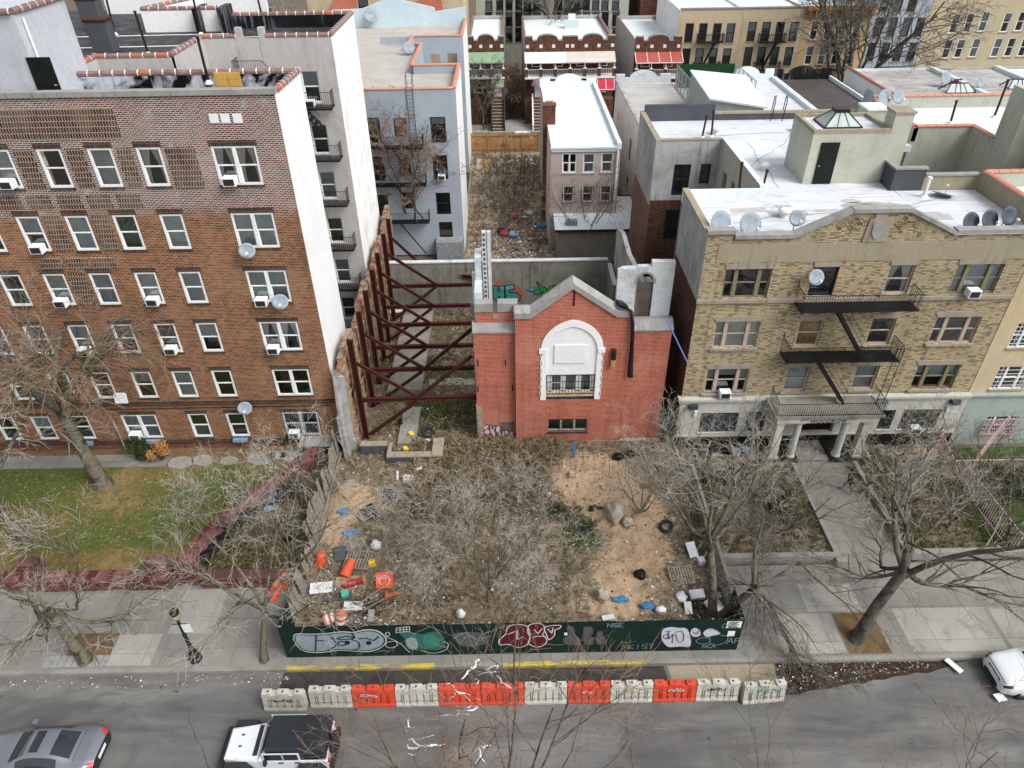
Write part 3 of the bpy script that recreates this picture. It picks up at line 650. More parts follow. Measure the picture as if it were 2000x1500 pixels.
pk=[(-20,14.6),(-19.5,15.2),(-16.2,15.3),(-13,16.4),(-8,15.3),(-7.9,14.9),(-4.4,15.3)]
pts=[(-20,90.7,13.6)]+[(x,90.7,z+.3)for x,z in pk]+[(-4.4,90.7,13.6)];b.prism(pts,(0,.3,0));b.build('gable_parapet',M['bluelight'],B2)
b=MB();cz=14.44
coping_run(b,[(-13,59.75,cz),(-4.15,59.75,cz),(-4.15,67.95,cz),(-8.35,67.95,cz),(-8.35,77.1,cz),(-9.65,77.1,cz),(-9.65,80.95,cz),(-4.5,80.95,cz),(-4.5,90.9,cz)],w=.4,h=.1,seed=21,gap=.004)
b.build('pink_coping',[M['tile_pk'],M['tile_pk']],B2)
b=MB();lx,lz=F2.px(798,160)
for dx in(-.25,.25):b.tube([(lx+dx,59.5,7.2),(lx+dx,59.5,15.3),(lx+dx,60.1,15.5),(lx+dx,60.5,13.8)],.025,5)
for i in range(26):b.tube([(lx-.25,59.5,7.4+i*.3),(lx+.25,59.5,7.4+i*.3)],.016,4)
b.build('wall_ladder',M['black'],B2)
for zz in(F2.px(780,283)[1],F2.px(780,356)[1],F2.px(780,428)[1]):
 b=MB()
 for i in range(8):b.box(-11.4,-6.9,58.6+i*.12,58.65+i*.12,zz-.04,zz)
 rail(b,[(-11.4,58.55,zz),(-6.9,58.55,zz),(-6.9,59.5,zz)],.95,.15);b.tube([(-9.5,58.8,zz),(-7.4,58.8,zz-3)],.06,4);b.build('escape_balcony',M['black'],B2)
ac_unit('air_conditioner',F2,863,344,'white air conditioner in the blue building window')
b=MB();q0=at(855,496,y=59.0);q1=at(905,496,y=59.0);b.box(q0.x,q1.x,58.4,59.55,0,1.75);b.build('sheet_metal_lean_to',M['galv'],B2)
p=at(724,30,y=90.2);dish_at((p.x,90.0,p.z-.8),.4,'large pale dish on the light blue gable parapet',.75,mast=.8)
p=at(799,106,z=13.75);dish_at((p.x,p.y,13.7),.6,'grey dish by the court coping on the beige roof',.62,mast=.6)
# ================================================================ red brick church front standing over the empty lot
YC=33.5;FC=Pl('F',YC)
CH=thing('church_facade','red painted brick church front with pointed gable and white arched window','church front',(3.4,YC,0))
def zc_(x,y):return(900+.22669*x,540+.22667*y)  # detail-view coordinates -> photograph
def cx(x,y):return FC.px(*zc_(x,y))
YG=YC-.35;FG=Pl('F',YG)
def gx(x,y):return FG.px(*zc_(x,y))
xl=gx(472,800)[0];xr=gx(1440,700)[0]
L0=gx(465,360);L1=gx(600,360);PK=gx(965,100);R1_=gx(1350,340);R0=gx(1470,340)
zsh=(L0[1]+R0[1])/2
# opening of the big arch and of the low window
a0=gx(690,1060);a1=gx(1185,1055);zb=(a0[1]+a1[1])/2;asp=gx(690,640)[1];axm=(gx(690,800)[0]+gx(1212,800)[0])/2;aw=(gx(1222,700)[0]-gx(688,700)[0])/2;atop=gx(960,372)[1]
def arch(hw,zt,zsp,n=10,tip=.12):
 """pointed-round arch outline from left springing to right"""
 out=[]
 for i in range(2*n+1):
  t=pi-pi*i/(2*n);x=hw*cos(t);z=(zt-zsp)*(abs(sin(t))**.92)
  out.append((axm+x,zsp+z*(1-tip)+(zt-zsp)*tip*(1-abs(x)/hw)))
 return out
lw0=gx(752,1232);lw1=gx(1092,1232);lwz0=gx(920,1333)[1];lwz1=lw0[1]
ar=arch(aw,atop,asp)
b=MB()
# gable wall in strips round the arch
def gz(x):
 m=PK[0]
 if x<L1[0]or x>R1_[0]:return zsh
 return zsh+(PK[1]-zsh)*(1-abs(x-m)/((m-L1[0])if x<m else(R1_[0]-m)))
def gcol(x0,x1,zlo,zhi0=None,zhi1=None):
 b.quad((x0,YG,zlo[0]),(x1,YG,zlo[1]),(x1,YG,gz(x1)if zhi1 is None else zhi1),(x0,YG,gz(x0)if zhi0 is None else zhi0))
gcol(xl,L1[0],(-.5,-.5));gcol(L1[0],ar[0][0],(-.5,-.5));gcol(ar[-1][0],R1_[0],(-.5,-.5));gcol(R1_[0],xr,(-.5,-.5))
xs=sorted(set([p[0]for p in ar]+[PK[0]]))
def az(x):
 for p,q in zip(ar[:-1],ar[1:]):
  if p[0]-1e-6<=x<=q[0]+1e-6:return p[1]+(q[1]-p[1])*(x-p[0])/max(1e-6,q[0]-p[0])
for x0,x1 in zip(xs[:-1],xs[1:]):gcol(x0,x1,(az(x0),az(x1)))
wall(b,FG,ar[0][0],ar[-1][0],-.5,zb,[(lw0[0],lw1[0],lwz0,lwz1)],rev=.3)
b.quad((xl,YG,-.5),(xl,YC+.3,-.5),(xl,YC+.3,zsh),(xl,YG,zsh));b.quad((xr,YG,-.5),(xr,YC+.3,-.5),(xr,YC+.3,zsh),(xr,YG,zsh))
b.build('gable_wall',M['brickR'],CH)
# back of the wall
b=MB();b.prism([(xl,YC+.3,-.5),(xr,YC+.3,-.5),(xr,YC+.3,zsh),(R1_[0],YC+.3,zsh),(PK[0],YC+.3,PK[1]),(L1[0],YC+.3,zsh),(xl,YC+.3,zsh)],(0,.04,0));b.build('rear_face',M['stucco'],CH)
# coping of the gable
b=MB();th=.62
def strip(p,q,t0=th,y0=YG-.12,y1=YC+.34):
 b.prism([(p[0],y0,p[1]),(q[0],y0,q[1]),(q[0],y0,q[1]+t0*.55),(p[0],y0,p[1]+t0*.55)],(0,.12,0))
 b.add([(p[0],y0,p[1]+t0*.55),(q[0],y0,q[1]+t0*.55),(q[0],y0+.4,q[1]+t0),(p[0],y0+.4,p[1]+t0),(q[0],y1,q[1]+t0*.7),(p[0],y1,p[1]+t0*.7),(q[0],y1,q[1]),(p[0],y1,p[1])],[(0,1,2,3),(3,2,4,5),(5,4,6,7)])
strip((L1[0],zsh),PK);strip(PK,(R1_[0],zsh));strip((xl-.06,zsh),(L1[0],zsh));strip((R1_[0],zsh),(xr+.06,zsh))
for x_ in(xl-.06,xr+.06):b.add([(x_,YG-.12,zsh),(x_,YG-.12,zsh+th*.55),(x_,YG+.28,zsh+th),(x_,YC+.34,zsh+th*.7),(x_,YC+.34,zsh)],[(0,1,2,3,4)])
b.build('gable_coping',M['greystone'],CH)
# side towers
tl0=cx(105,490);tlb=cx(150,1120);tr1=cx(1818,465);trb=cx(1700,1350)
zt=tl0[1];ztr=tr1[1];xL=(tl0[0]+cx(130,900)[0])/2;xR=(tr1[0]+trb[0])/2
vx0=cx(352,1255);vx1=cx(462,1325)
b=MB();wall(b,FC,xL,xl,.1,zt,[]);b.quad((xL,YC,.1),(xL,YC+.5,.1),(xL,YC+.5,zt),(xL,YC,zt))
u0=cx(130,420)[0];z0=cx(130,420)[1];z1=cx(130,325)[1]
wall(b,Pl('F',YC+.25),u0,xl,z0-.3,z1,[]);b.quad((u0,YC+.25,z0-.3),(u0,YC+.7,z0-.3),(u0,YC+.7,z1),(u0,YC+.25,z1))
wall(b,FC,xr,xR,.1,ztr,[]);b.quad((xR,YC,.1),(xR,YC+2.2,.1),(xR,YC+2.2,ztr),(xR,YC,ztr))
build_split(b,'tower_wall',M['brickR'],CH)
b=MB()
def cap(x0,x1,z,y0=YC-.07,y1=YC+.3,h=.32,w=.3):
 b.add([(x0,y0,z),(x1,y0,z),(x1,y0,z+.1),(x0,y0,z+.1),(x1,y1,z+h+.2),(x0,y1,z+h+.2),(x1,y1+w,z+h+.2),(x0,y1+w,z+h+.2),(x0,y1+w,z),(x1,y1+w,z)],[(0,1,2,3),(3,2,4,5),(5,4,6,7),(7,6,9,8),(0,3,5,7,8),(1,9,6,4,2)])
cap(xL-.05,xl-.003,zt+.003,y1=YC+.25);cap(xr+.003,xR+.06,ztr+.003,y1=YC+.4)
c1=cx(275,330)[0];c2=cx(318,330)[0]
for x0,x1 in((u0-.04,c1),(c2,xl+.15)):b.box(x0,x1,YC+.18,YC+.75,z1+.003,z1+.52)
b.box(c1+.002,c2-.002,YC+.21,YC+.72,z1-.42,z1-.2)
build_split(b,'tower_coping',M['greystone'],CH)
# pale stub walls behind the left tower
b=MB();b.box(u0-.05,u0+.35,YC+.76,YC+2.2,4.5,z1+.9);b.box(u0-.02,u0+.32,YC+2.2,YC+3.4,3.5,z1+2.3);b.box(u0+.35,u0+.75,YC+2.6,YC+3.4,0,z1+1.7);b.build('tower_stub_wall',M['chwhite'],CH)
# white rear wall of the right tower with boarded arch
YT=YC+.75;FT=Pl('F',YT)
def tx(x,y):return FT.px(900+.22*x,380+.22*y)
wl=tx(1385,850)[0];wr=tx(1870,900)[0];ob=tx(1540,1130)[1];o0=tx(1548,900)[0];o1=tx(1700,900)[0];osp=tx(1560,790)[1];otp=tx(1640,700)[1]
tp=[(wl,tx(1400,680)[1]),(tx(1440,660)[0],tx(1440,662)[1]),(tx(1700,640)[0],tx(1700,645)[1]),(tx(1705,600)[0],tx(1705,598)[1]),(wr,tx(1910,600)[1])]
om=(o0+o1)/2;ow=(o1-o0)/2
apx=[(om+ow*cos(pi-pi*i/12),osp+(otp-osp)*sin(pi*i/12))for i in range(13)]
b=MB();bt=ztr+.3
b.prism([(wl,YT,5)]+[(x,YT,z)for x,z in tp[:2]]+[(o0,YT,tp[2][1]-.02),(o0,YT,5)],(0,.35,0))
b.prism([(o1,YT,bt-.3),(o1,YT,tp[2][1]+.05),(tp[2][0],YT,tp[2][1]),(tp[3][0],YT,tp[3][1]),(wr,YT,tp[4][1]),(wr,YT,bt-.3)],(0,.35,0))
for p,q in zip(apx[:-1],apx[1:]):b.prism([(p[0],YT,p[1]),(q[0],YT,q[1]),(q[0],YT,tp[2][1]+.02),(p[0],YT,tp[2][1]+.02)],(0,.35,0))
b.build('tower_rear_wall',M['chwhite'],CH)
b=MB();nb=6
for i in range(nb):x0=o0+(o1-o0)*i/nb;b.box(x0+.004,x0+(o1-o0)/nb-.004,YT+.1,YT+.14,bt-.3,osp+.02-.015*(i%2))
b.build('boarded_opening',M['plank'],CH)
b=MB();zi=[(om+(ow+.12)*cos(pi-pi*i/12),osp+(otp+.12-osp)*sin(pi*i/12))for i in range(13)]
for p,q,p2,q2 in zip(apx[:-1],apx[1:],zi[:-1],zi[1:]):b.prism([(p[0],YT-.03,p[1]),(q[0],YT-.03,q[1]),(q2[0],YT-.03,q2[1]),(p2[0],YT-.03,p2[1])],(0,.05,0))
b.build('arch_moulding',M['greystone'],CH)
# stone base and broken corner
b=MB();b.box(xl-.02,xR+.05,YG-.06,YG+.2,-.6,gx(900,1418)[1]);b.box(xL+.2,xl-.02,YC-.05,YC+.2,-.6,.1);build_split(b,'stone_base',M['stone'],CH)
b=MB();rr=random.Random(5)
for i in range(14):z=.1+i*.2;w_=.28+rr.uniform(-.1,.12)-max(0,i-9)*.03;b.box(xL-.05,xL+w_,YC-.04+rr.uniform(-.02,.02),YC+.4,z,z+.197)
b.build('broken_corner',M['stone'],CH)
# white arched window surround
s=MB();ins=arch(aw-.33,atop-.42,asp-.02)
FGf=YG-.05
for p,q,p2,q2 in zip(ar[:-1],ar[1:],ins[:-1],ins[1:]):s.prism([(p[0],FGf,p[1]),(q[0],FGf,q[1]),(q2[0],FGf,q2[1]),(p2[0],FGf,p2[1])],(0,.34,0))
s.box(ar[0][0],ins[0][0],FGf,FGf+.34,zb,asp);s.box(ins[-1][0],ar[-1][0],FGf,FGf+.34,zb,asp)
for i in range(7):
 z=zb+.3+i*.55
 if z<asp:s.box(ar[0][0]-.035,ar[0][0]+.05,FGf,FGf+.1,z,z+.27);s.box(ar[-1][0]-.05,ar[-1][0]+.035,FGf,FGf+.1,z,z+.27)
s.box(ar[0][0]-.1,ar[0][0]+.3,FGf-.04,FGf+.1,asp-.15,asp+.15);s.box(ar[-1][0]-.3,ar[-1][0]+.1,FGf-.04,FGf+.1,asp-.15,asp+.15)
AW=s.build('arched_window',M['whitewall'],CH)
wz1=gx(900,848)[1];wz0=gx(900,1000)[1]
s=MB();pts=[(x,YG+.03,z)for x,z in ins];s.add(pts+[(ins[-1][0],YG+.03,wz1),(ins[0][0],YG+.03,wz1)],[tuple(range(len(pts)+2))])
s.build('blocked_panel',M['whitewall'],AW)
s=MB();p0=gx(808,592);p1=gx(1075,742);s.box(p0[0],p1[0],YG-.03,YG+.028,p1[1],p0[1]);s.build('blank_sign',M['white'],AW)
s=MB();xx0,xx1=ins[0][0],ins[-1][0];s.box(xx0,xx1,YG+.0,YG+.25,wz0-.28,wz0-.02);s.build('rusty_sill',mottled('rust_stained_sill',[C('c46a2a'),C('d8cdb8'),C('c9832f'),C('dcd5c6')],4,.8),AW)
s=MB();pr=[]
w3=(xx1-xx0)
for a,c in((.03,.12),(.3,.4),(.6,.72),(.9,.98)):s.box(xx0+w3*a,xx0+w3*c,YG+.12,YG+.2,wz0,wz1)
s.box(xx0,xx1,YG+.12,YG+.2,wz0-.02,wz0+.06);s.box(xx0,xx1,YG+.12,YG+.2,wz1-.08,wz1);s.box(xx0+w3*.12,xx0+w3*.3,YG+.13,YG+.19,(wz0+wz1)/2-.03,(wz0+wz1)/2+.03)
s.build('broken_sash',M['white'],AW)
s=MB();bars(s,FG,xx0+.05,xx1-.05,wz0-.05,wz1,-.06,15,3,.014);s.build('window_guard',M['black'],AW)
# brick ring round the arch
# low barred window
lw=MB();h=(lw0[0],lw1[0],lwz0,lwz1);W3=window(CH,FG,h,M['white'],3,.05,.15,'dark',mull=.14,mid=False)
s=MB();bars(s,FG,h[0]+.02,h[1]-.02,h[2]+.02,h[3]-.02,.02,20,3,.012);s.build('window_guard',M['black'],W3)
s=MB();pbox(s,FG,h[0]-.06,h[1]+.06,h[2]-.16,h[2]-.003,-.03,.1);s.build('sill',M['brickA2'],W3)
b=MB();pbox(b,FC,vx0[0],vx1[0]-.02,vx1[1],vx0[1],-.02,.05);b.build('boarded_vent',M['plank'],CH)
# finial rod, hanging black tarp, wooden box
b=MB();p=gx(974,250);q=gx(974,110);b.box(p[0]-.05,p[0]+.05,YG-.03,YG+.02,p[1],q[1]);b.build('rusty_strap',M['rust'],CH)
t=thing('birdhouse_box','rusty brown two-lens lamp box on the red wall right of the arch','lamp box',tuple(FG.w(*gx(1310,760),-.1)))
p=gx(1285,760);q=gx(1340,620);b=MB();b.box(p[0]+.03,q[0],YG-.22,YG-.003,p[1]+.45,q[1]);b.build('casing',M['rust'],t,bevel=.02)
b=MB();b.box(p[0]+.02,q[0]-.02,YG-.24,YG-.003,p[1],p[1]+.44);b.build('wooden_foot',M['woodfence'],t)
b=MB();m=(p[0]+q[0])/2+.02
for zz in(q[1]-.2,q[1]-.55):b.tube([(m,YG-.26,zz),(m,YG-.221,zz)],.09,10)
build_split(b,'lens',M['black'],t);t.name='wall_lamp_box'
b=MB();rr=random.Random(8);xx=xr+.02;path=[(1350,245),(1420,262),(1465,290),(1480,400),(1472,600),(1460,760),(1455,855)]
pp=[gx(*q)for q in path]
for i,(u,z)in enumerate(pp):
 pass
ring=[]
for i,(u,z)in enumerate(pp):
 w_=[.12,.2,.2,.17,.22,.28,.34][i];yy=YG-.14-.05*rr.random()
 if i<2:ring.append([(u-.1,yy+.5,z+.18),(u+.05,yy,z+.2),(u+.1,yy-.05,z-.02),(u-.05,yy+.3,z)])
 else:ring.append([(u-w_*.5,yy+.1,z),(u-.05,yy-.09,z+.03),(u+w_*.5,yy,z),(u+w_*.4,yy+.2,z)])
for i,rg in enumerate(ring):b.v+=rg
for i in range(len(ring)-1):
 for k in range(4):b.f.append((i*4+k,i*4+(k+1)%4,i*4+4+(k+1)%4,i*4+4+k));b.mi.append(0)
b.f.append((0,1,2,3));b.mi.append(0)
tag(b.build('tarp',mottled('black_plastic_tarp',[C('101113'),C('26282b')],3,.4,9),smooth=True),'black plastic sheet hanging down beside the gable coping','tarp')
# rust marks / hooks on the left tower
b=MB()
for x,y in((148,740),(385,740),(148,965),(447,955)):p=cx(x,y);b.box(p[0]-.03,p[0]+.03,YC-.03,YC-.002,p[1]-.25,p[1]+.2)
build_split(b,'iron_tie',M['black'],CH)
# ================================================================ buff brick walk-up on the right
def zy(x,y):return(1320+.34659*x,380+.34659*y)
YF=32.8;FY=Pl('F',YF)
def yx(x,y):return FY.px(*zy(x,y))
X0=9.93;X1=FY.px(1898,752)[0]
Y=thing('apartment_building','four-storey buff brick walk-up with black fire escape and columned porch','building',(17.5,YF,0))
zT=yx(500,228)[1];zT2=yx(265,203)[1];zP=yx(1160,82)[1];zR=yx(1750,198)[1]
xa,xb,xc,xd,xe=yx(340,200)[0],yx(668,205)[0],yx(1003,82)[0],yx(1330,82)[0],yx(1590,195)[0]
zCor=FY.px(1331,776)[1];zbase=1.0
def ctr(p,w,h):u,z=yx(*p);return(u-w/2,u+w/2,z-h/2,z+h/2)
W3_,W1_=2.42,1.32
tri=[ctr(p,W3_,1.72)for p in((400,502),(338,790),(285,1050),(1696,475),(1568,764),(1460,1028))]
sng=[ctr(p,W1_,1.72)for p in((833,490),(1260,480),(751,783),(1155,772),(676,1040),(1061,1032))]
for col3 in((0,1,2),(3,4,5)):
 for lst in(tri,sng):
  pass
def align(lst,idx):
 m=sum((lst[i][0]+lst[i][1])/2 for i in idx)/len(idx)
 for i in idx:h=lst[i];w=(h[1]-h[0])/2;lst[i]=(m-w,m+w,h[2],h[3])
align(tri,(0,1,2));align(tri,(3,4,5));align(sng,(0,2,4));align(sng,(1,3,5))
for r_ in((0,3),(1,4),(2,5)):
 pass
b=MB();wall(b,FY,X0,X1,zCor,zT-.16,tri+sng)
b.quad((xb,YF,zT-.16),(xe,YF,zT-.16),(xd,YF,zP-.16),(xc,YF,zP-.16));b.quad((X0,YF,zT-.16),(xa,YF,zT-.16),(xa,YF,zT2-.16),(X0,YF,zT2-.16))
b.prism([(xb,YF+.3,zT-1),(xe,YF+.3,zT-1),(xe,YF+.3,zT-.2),(xd,YF+.3,zP-.2),(xc,YF+.3,zP-.2),(xb,YF+.3,zT-.2)],(0,.05,0))
b.build('front_wall',M['brickY'],Y)
b=MB()
def cp(p,q,y0=YF-.12,y1=YF+.38,h=.2):b.prism([(p[0],y0,p[1]-.16),(q[0],y0,q[1]-.16),(q[0],y0,q[1]-.16+h),(p[0],y0,p[1]-.16+h)],(0,y1-y0,0))
cp((X0-.04,zT2),(xa,zT2));cp((xa+.002,zT),(xb-.002,zT));cp((xb,zT+.0),(xc,zP));cp((xc+.002,zP+.02),(xd-.002,zP+.02),y0=YF-.14,y1=YF+.4);cp((xd,zP),(xe,zT));cp((xe+.002,zR),(X1+.1,zR))
b.build('parapet_cap',M['greystone'],Y)
b=MB();z0=yx(235,385)[1];z1=yx(235,282)[1];pbox(b,FY,yx(235,330)[0],X1,z0,z1,-.03,.05);b.build('render_band',M['beigeband'],Y)
b=MB();z0=yx(400,598)[1];pbox(b,FY,X0-.04,X1,z0-.09,z0+.1,-.12,.05);b.build('string_course',M['stone'],Y)
b=MB();p=[yx(*q)for q in((1045,268),(1180,262),(1222,140),(1190,130),(1202,92),(1130,95),(1122,130),(1095,140))]
b.prism([(u,YF-.06,z)for u,z in p],(0,.08,0));pl_=b.build('crest_plaque',M['stone'],Y)
b=MB();m=(p[0][0]+p[1][0]+p[2][0]+p[7][0])/4;zz=(p[0][1]+p[7][1])/2
sh=[(m-.32,zz+.42),(m-.2,zz+.5),(m,zz+.44),(m+.2,zz+.5),(m+.32,zz+.42),(m+.28,zz-.1),(m+.14,zz-.36),(m,zz-.44),(m-.14,zz-.36),(m-.28,zz-.1)]
b.prism([(u,YF-.1,z)for u,z in sh],(0,.039,0));b.build('shield',M['greystone'],pl_)
b=MB()
for cxz,k in(((935,168),.26),((1008,168),.42),((1283,160),.42),((1360,155),.26)):
 u,z=yx(*cxz)
 for rr_ in(k,k*.62,k*.3):
  for i in range(4):
   a0_,a1_=pi/2*i,pi/2*(i+1);P0=(u+rr_*cos(a0_),z+rr_*sin(a0_));P1=(u+rr_*cos(a1_),z+rr_*sin(a1_));Q0=(u+(rr_-.05)*cos(a0_),z+(rr_-.05)*sin(a0_));Q1=(u+(rr_-.05)*cos(a1_),z+(rr_-.05)*sin(a1_))
   b.prism([(P0[0],YF-.04,P0[1]),(P1[0],YF-.04,P1[1]),(Q1[0],YF-.04,Q1[1]),(Q0[0],YF-.04,Q0[1])],(0,.05,0))
build_split(b,'brick_diamond',M['brickY'],Y)
sT=['dark','sheer','half','blind','dark','half'];sS=['dark','curtain','tan','dark','blind','blind']
for i,h in enumerate(tri):
 window(Y,FY,h,M['pinkframe']if i in(1,2,4)else M['taupe'],3,.07,.14,sT[i],mull=.2,widths=[1,2.3,1],sill=(.14,.12,.12,M['stone'])if i not in(0,3)else None,lintel=(.3,.22 if i not in(0,3)else .06,.04,M['stone']))
for i,h in enumerate(sng):
 window(Y,FY,h,M['black']if i==0 else M['pinkframe'],1,.08,.14,sS[i],sill=(.12,.12,.12,M['stone']),lintel=(.28,.15 if i>1 else .06,.04,M['stone']))
# ground storey
gr=[ctr((236,1275),2.25,1.45),ctr((441,1270),1.1,1.45),ctr((1363,1257),2.25,1.45),ctr((1180,1252),.8,1.3)]
zg=sum((h[2]+h[3])/2 for h in gr[:2])/2;gr=[(a,c,zg-.74,zg+.74)for a,c,d_,e in gr]
dx0,dx1=FY.px(1563,830)[0],FY.px(1625,830)[0]
FG2=Pl('F',YF-.18)
b=MB();wall(b,FG2,X0-.05,X1+.02,.95,zCor-.28,gr+[(dx0,dx1,1.0,3.05)],rev=.25)
b.quad((X0-.05,YF-.18,.95),(X0-.05,YF+.1,.95),(X0-.05,YF+.1,zCor-.28),(X0-.05,YF-.18,zCor-.28))
b.build('ground_storey',M['greybase'],Y)
b=MB();rr=random.Random(4)
for z in(1.4,1.8,2.2,2.6,3.0):
 for a,c in((X0-.05,gr[0][0]),(gr[0][1],gr[1][0]),(gr[1][1],dx0-.4),(dx1+.4,gr[3][0]),(gr[2][1],X1)):
  if c>a:b.box(a+.001,c-.001,YF-.182,YF-.1795,z,z+.018)
build_split(b,'masonry_joint',M['stone'],Y,gap=.5)
b=MB();pbox(b,FG2,X0-.15,X1+.05,zCor-.28,zCor-.1,-.08,.3);pbox(b,FG2,X0-.2,X1+.05,zCor-.1,zCor+.04,-.18,.3);pbox(b,FG2,X0-.1,X1,.95-.12,.95,-.05,.1);b.build('cornice',M['greybase'],Y)
b=MB();b.box(X0,X1,YF-.1,YF,-.6,.83);b.build('basement_wall',M['black'],Y)
b=MB();b.box(dx0-.3,dx1+.3,YF+1.2,YF+1.3,.9,3.1);b.build('hall_shade_board',M['room'],Y)  # near-black board paints the darkness inside the doorway
for i,h in enumerate(gr):window(Y,FG2,h,M['slateframe'],3 if i in(0,2)else 1,.1,.1,['blind','blind','half','dark'][i],mull=.2,widths=[1,1.9,1]if i in(0,2)else None,sill=(.1,.05,.06,M['greybase']))
# porch
M['stoneg']=mottled('grimy_grey_slab',[C('7b776d',.9),C('918d82',.9)],.9,.9,10,stain=(C('4d4a44'),.5,1.2))
YP=31.0;FP=Pl('F',YP)
pc=[FP.px(*zy(x,1272))[0]for x in(603,712,980,1092)]
s0=pc[0]-.45;s1=pc[3]+.55;zs_=3.28
b=MB();b.box(s0+.1,s1-.1,YP-.1,YF-.19,zs_-.12,zs_+.32);b.build('entablature',M['greybase'],Y)
PS=MB();PS.box(s0-.12,s1+.12,YP-.24,YF-.19,zs_+.32,zs_+.46);PS.build('porch_roof',M['stoneg'],Y)
b=MB()
for u in((FP.px(*zy(732,1243))[0]),(FP.px(*zy(1000,1240))[0])):b.box(u-.22,u+.22,YP-.12,YP-.1,zs_+.04,zs_+.22)
build_split(b,'frieze_panel',M['stone'],Y)
u=FP.px(*zy(867,1240))[0];textmesh('lettering','WOODROW',.34,.012,M['dkframe'],Y,(u-17.5,YP-.115-YF,zs_-.09),(pi/2,0,0),1.1)
for i,u in enumerate(pc):
 b=MB()
 if i in(0,3):
  w=.24;b.add([(u+sx*w*k,YP+.25+sy*w*k,z)for z,k in((.55,1),(2.95,.86))for sx,sy in((-1,-1),(1,-1),(1,1),(-1,1))],[(0,1,5,4),(1,2,6,5),(2,3,7,6),(3,0,4,7)])
  b.box(u-.27,u+.27,YP-.02,YP+.52,2.95,3.16);b.box(u-.29,u+.29,YP-.04,YP+.54,.42,.55)
 else:
  b.lathe((u,YP+.25,0),[(.27,.42),(.27,.5),(.24,.55),(.22,.62),(.2,2.9),(.24,2.96),(.24,3.02)],18);b.box(u-.26,u+.26,YP-.01,YP+.51,3.02,3.16)
 b.build('column',M['greybase'],Y,smooth=False,bevel=.01)
b=MB();b.box(s0-.1,pc[1]+.4,YP-.15,YF-.2,-.1,.42);b.box(pc[2]-.4,s1+.1,YP-.15,YF-.2,-.1,.42);build_split(b,'column_plinth',M['black'],Y)
b=MB();b.box(pc[1]+.41,pc[2]-.41,YP-.05,YF-.1,-.1,.3);b.build('porch_floor',M['stoneg'],Y)
b=MB();rail(b,[(s0+.1,YF-.3,zs_+.46),(s0-.02,YP-.18,zs_+.46),(s1+.02,YP-.18,zs_+.46),(s1+.02,YF-.3,zs_+.46)],.85,.13,.013);b.build('porch_railing',M['black'],Y)
# lamp boxes and cameras on the ground storey
for x,y,l in((95,1188,0),(1568,1161,1)):
 u,z=FG2.px(*zy(x,y));b=MB();pbox(b,FG2,u-.26,u+.26,z-.14,z+.16,-.28,-.02);b.build('lamp_box',M['slateframe'],Y)
for x,y in((110,1226),(1530,1202)):
 u,z=FG2.px(*zy(x,y));b=MB();pbox(b,FG2,u-.08,u+.08,z-.2,z+.15,-.14,-.005);b.tube([(u,YF-.2,z-.2),(u,YF-.2,z-1.3)],.02,4);b.build('security_camera',M['white'],Y)
# fire escape
FEy=31.65;FE=Pl('F',FEy)
fe=thing('fire_escape','black iron fire escape with two balconies on the buff brick front','fire escape',(17,FEy,6.5))
pz=[]
for(xl_,xr_,y_)in((712,1366,660),(628,1256,945)):
 a=FE.px(*zy(xl_,y_));c=FE.px(*zy(xr_,y_));z=(a[1]+c[1])/2;pz.append((a[0],c[0],z))
 b=MB()
 for i in range(26):yy=FEy+i*(YF-FEy)/26;b.box(a[0],c[0],yy,yy+.028,z-.03,z)
 for i in range(6):xx=a[0]+(c[0]-a[0])*i/5;b.box(xx-.02,xx+.02,FEy,YF,z-.09,z-.031);b.tube([(xx,FEy+.1,z-.08),(xx,YF-.01,z-.8)],.022,4)
 b.build('platform',M['black'],fe)
 b=MB();rail(b,[(a[0],YF-.02,z),(a[0],FEy,z),(c[0],FEy,z),(c[0],YF-.02,z)],.95,.14,.013);b.tube([(a[0],YF-.02,z+.95),(a[0],YF-.02,z+1.25)],.02,4);b.build('railing',M['black'],fe)
def stair(mb,p,q,w=.55,n=14):
 p=Vector(p);q=Vector(q);s=Vector((0,1,0))*w
 for o_ in(Vector(),s):mb.prism([p+o_+Vector((0,0,.12)),q+o_+Vector((0,0,.12)),q+o_-Vector((0,0,.12)),p+o_-Vector((0,0,.12))],(0,.03,0))
 for i in range(1,n):c=p+(q-p)*(i/n);mb.box(c.x-.13,c.x+.13,c.y+.03,c.y+w,c.z-.015,c.z+.015)
 for h in(.45,.9):mb.tube([p+Vector((0,0,h)),q+Vector((0,0,h))],.017,4)
s_a=FE.px(*zy(922,650));s_b=FE.px(*zy(1052,955));s_c=FE.px(*zy(812,925));s_d=FE.px(*zy(945,1180))
b=MB();stair(b,(s_a[0],FEy+.12,pz[0][2]),(s_b[0]+.1,FEy+.12,pz[1][2]));b.build('stair',M['black'],fe)
b=MB();stair(b,(s_c[0],FEy+.12,pz[1][2]),(s_d[0]+.1,FEy+.12,zs_+.5));b.build('stair',M['black'],fe)
b=MB();xx=pz[1][1]-.35
for dx in(0,.4):b.tube([(xx+dx,FEy-.05,pz[1][2]+.9),(xx+dx-.1,FEy-.05,zs_+.55)],.022,5)
for i in range(14):z=zs_+.7+i*.28;b.tube([(xx-.05,FEy-.05,z),(xx+.37,FEy-.05,z)],.014,4)
b.build('ladder',M['black'],fe)
ac_unit('air_conditioner',FY,*zy(1662,542),'white air conditioner in the top right triple window of the buff brick front',.62,.45)
ac_unit('air_conditioner',FY,*zy(270,1110),'white air conditioner in the first-floor left triple window of the buff brick front',.62,.45)
ac_unit('air_conditioner',FG2,*zy(1335,1308),'white air conditioner in the ground-floor right window behind bare branches',.6,.4)
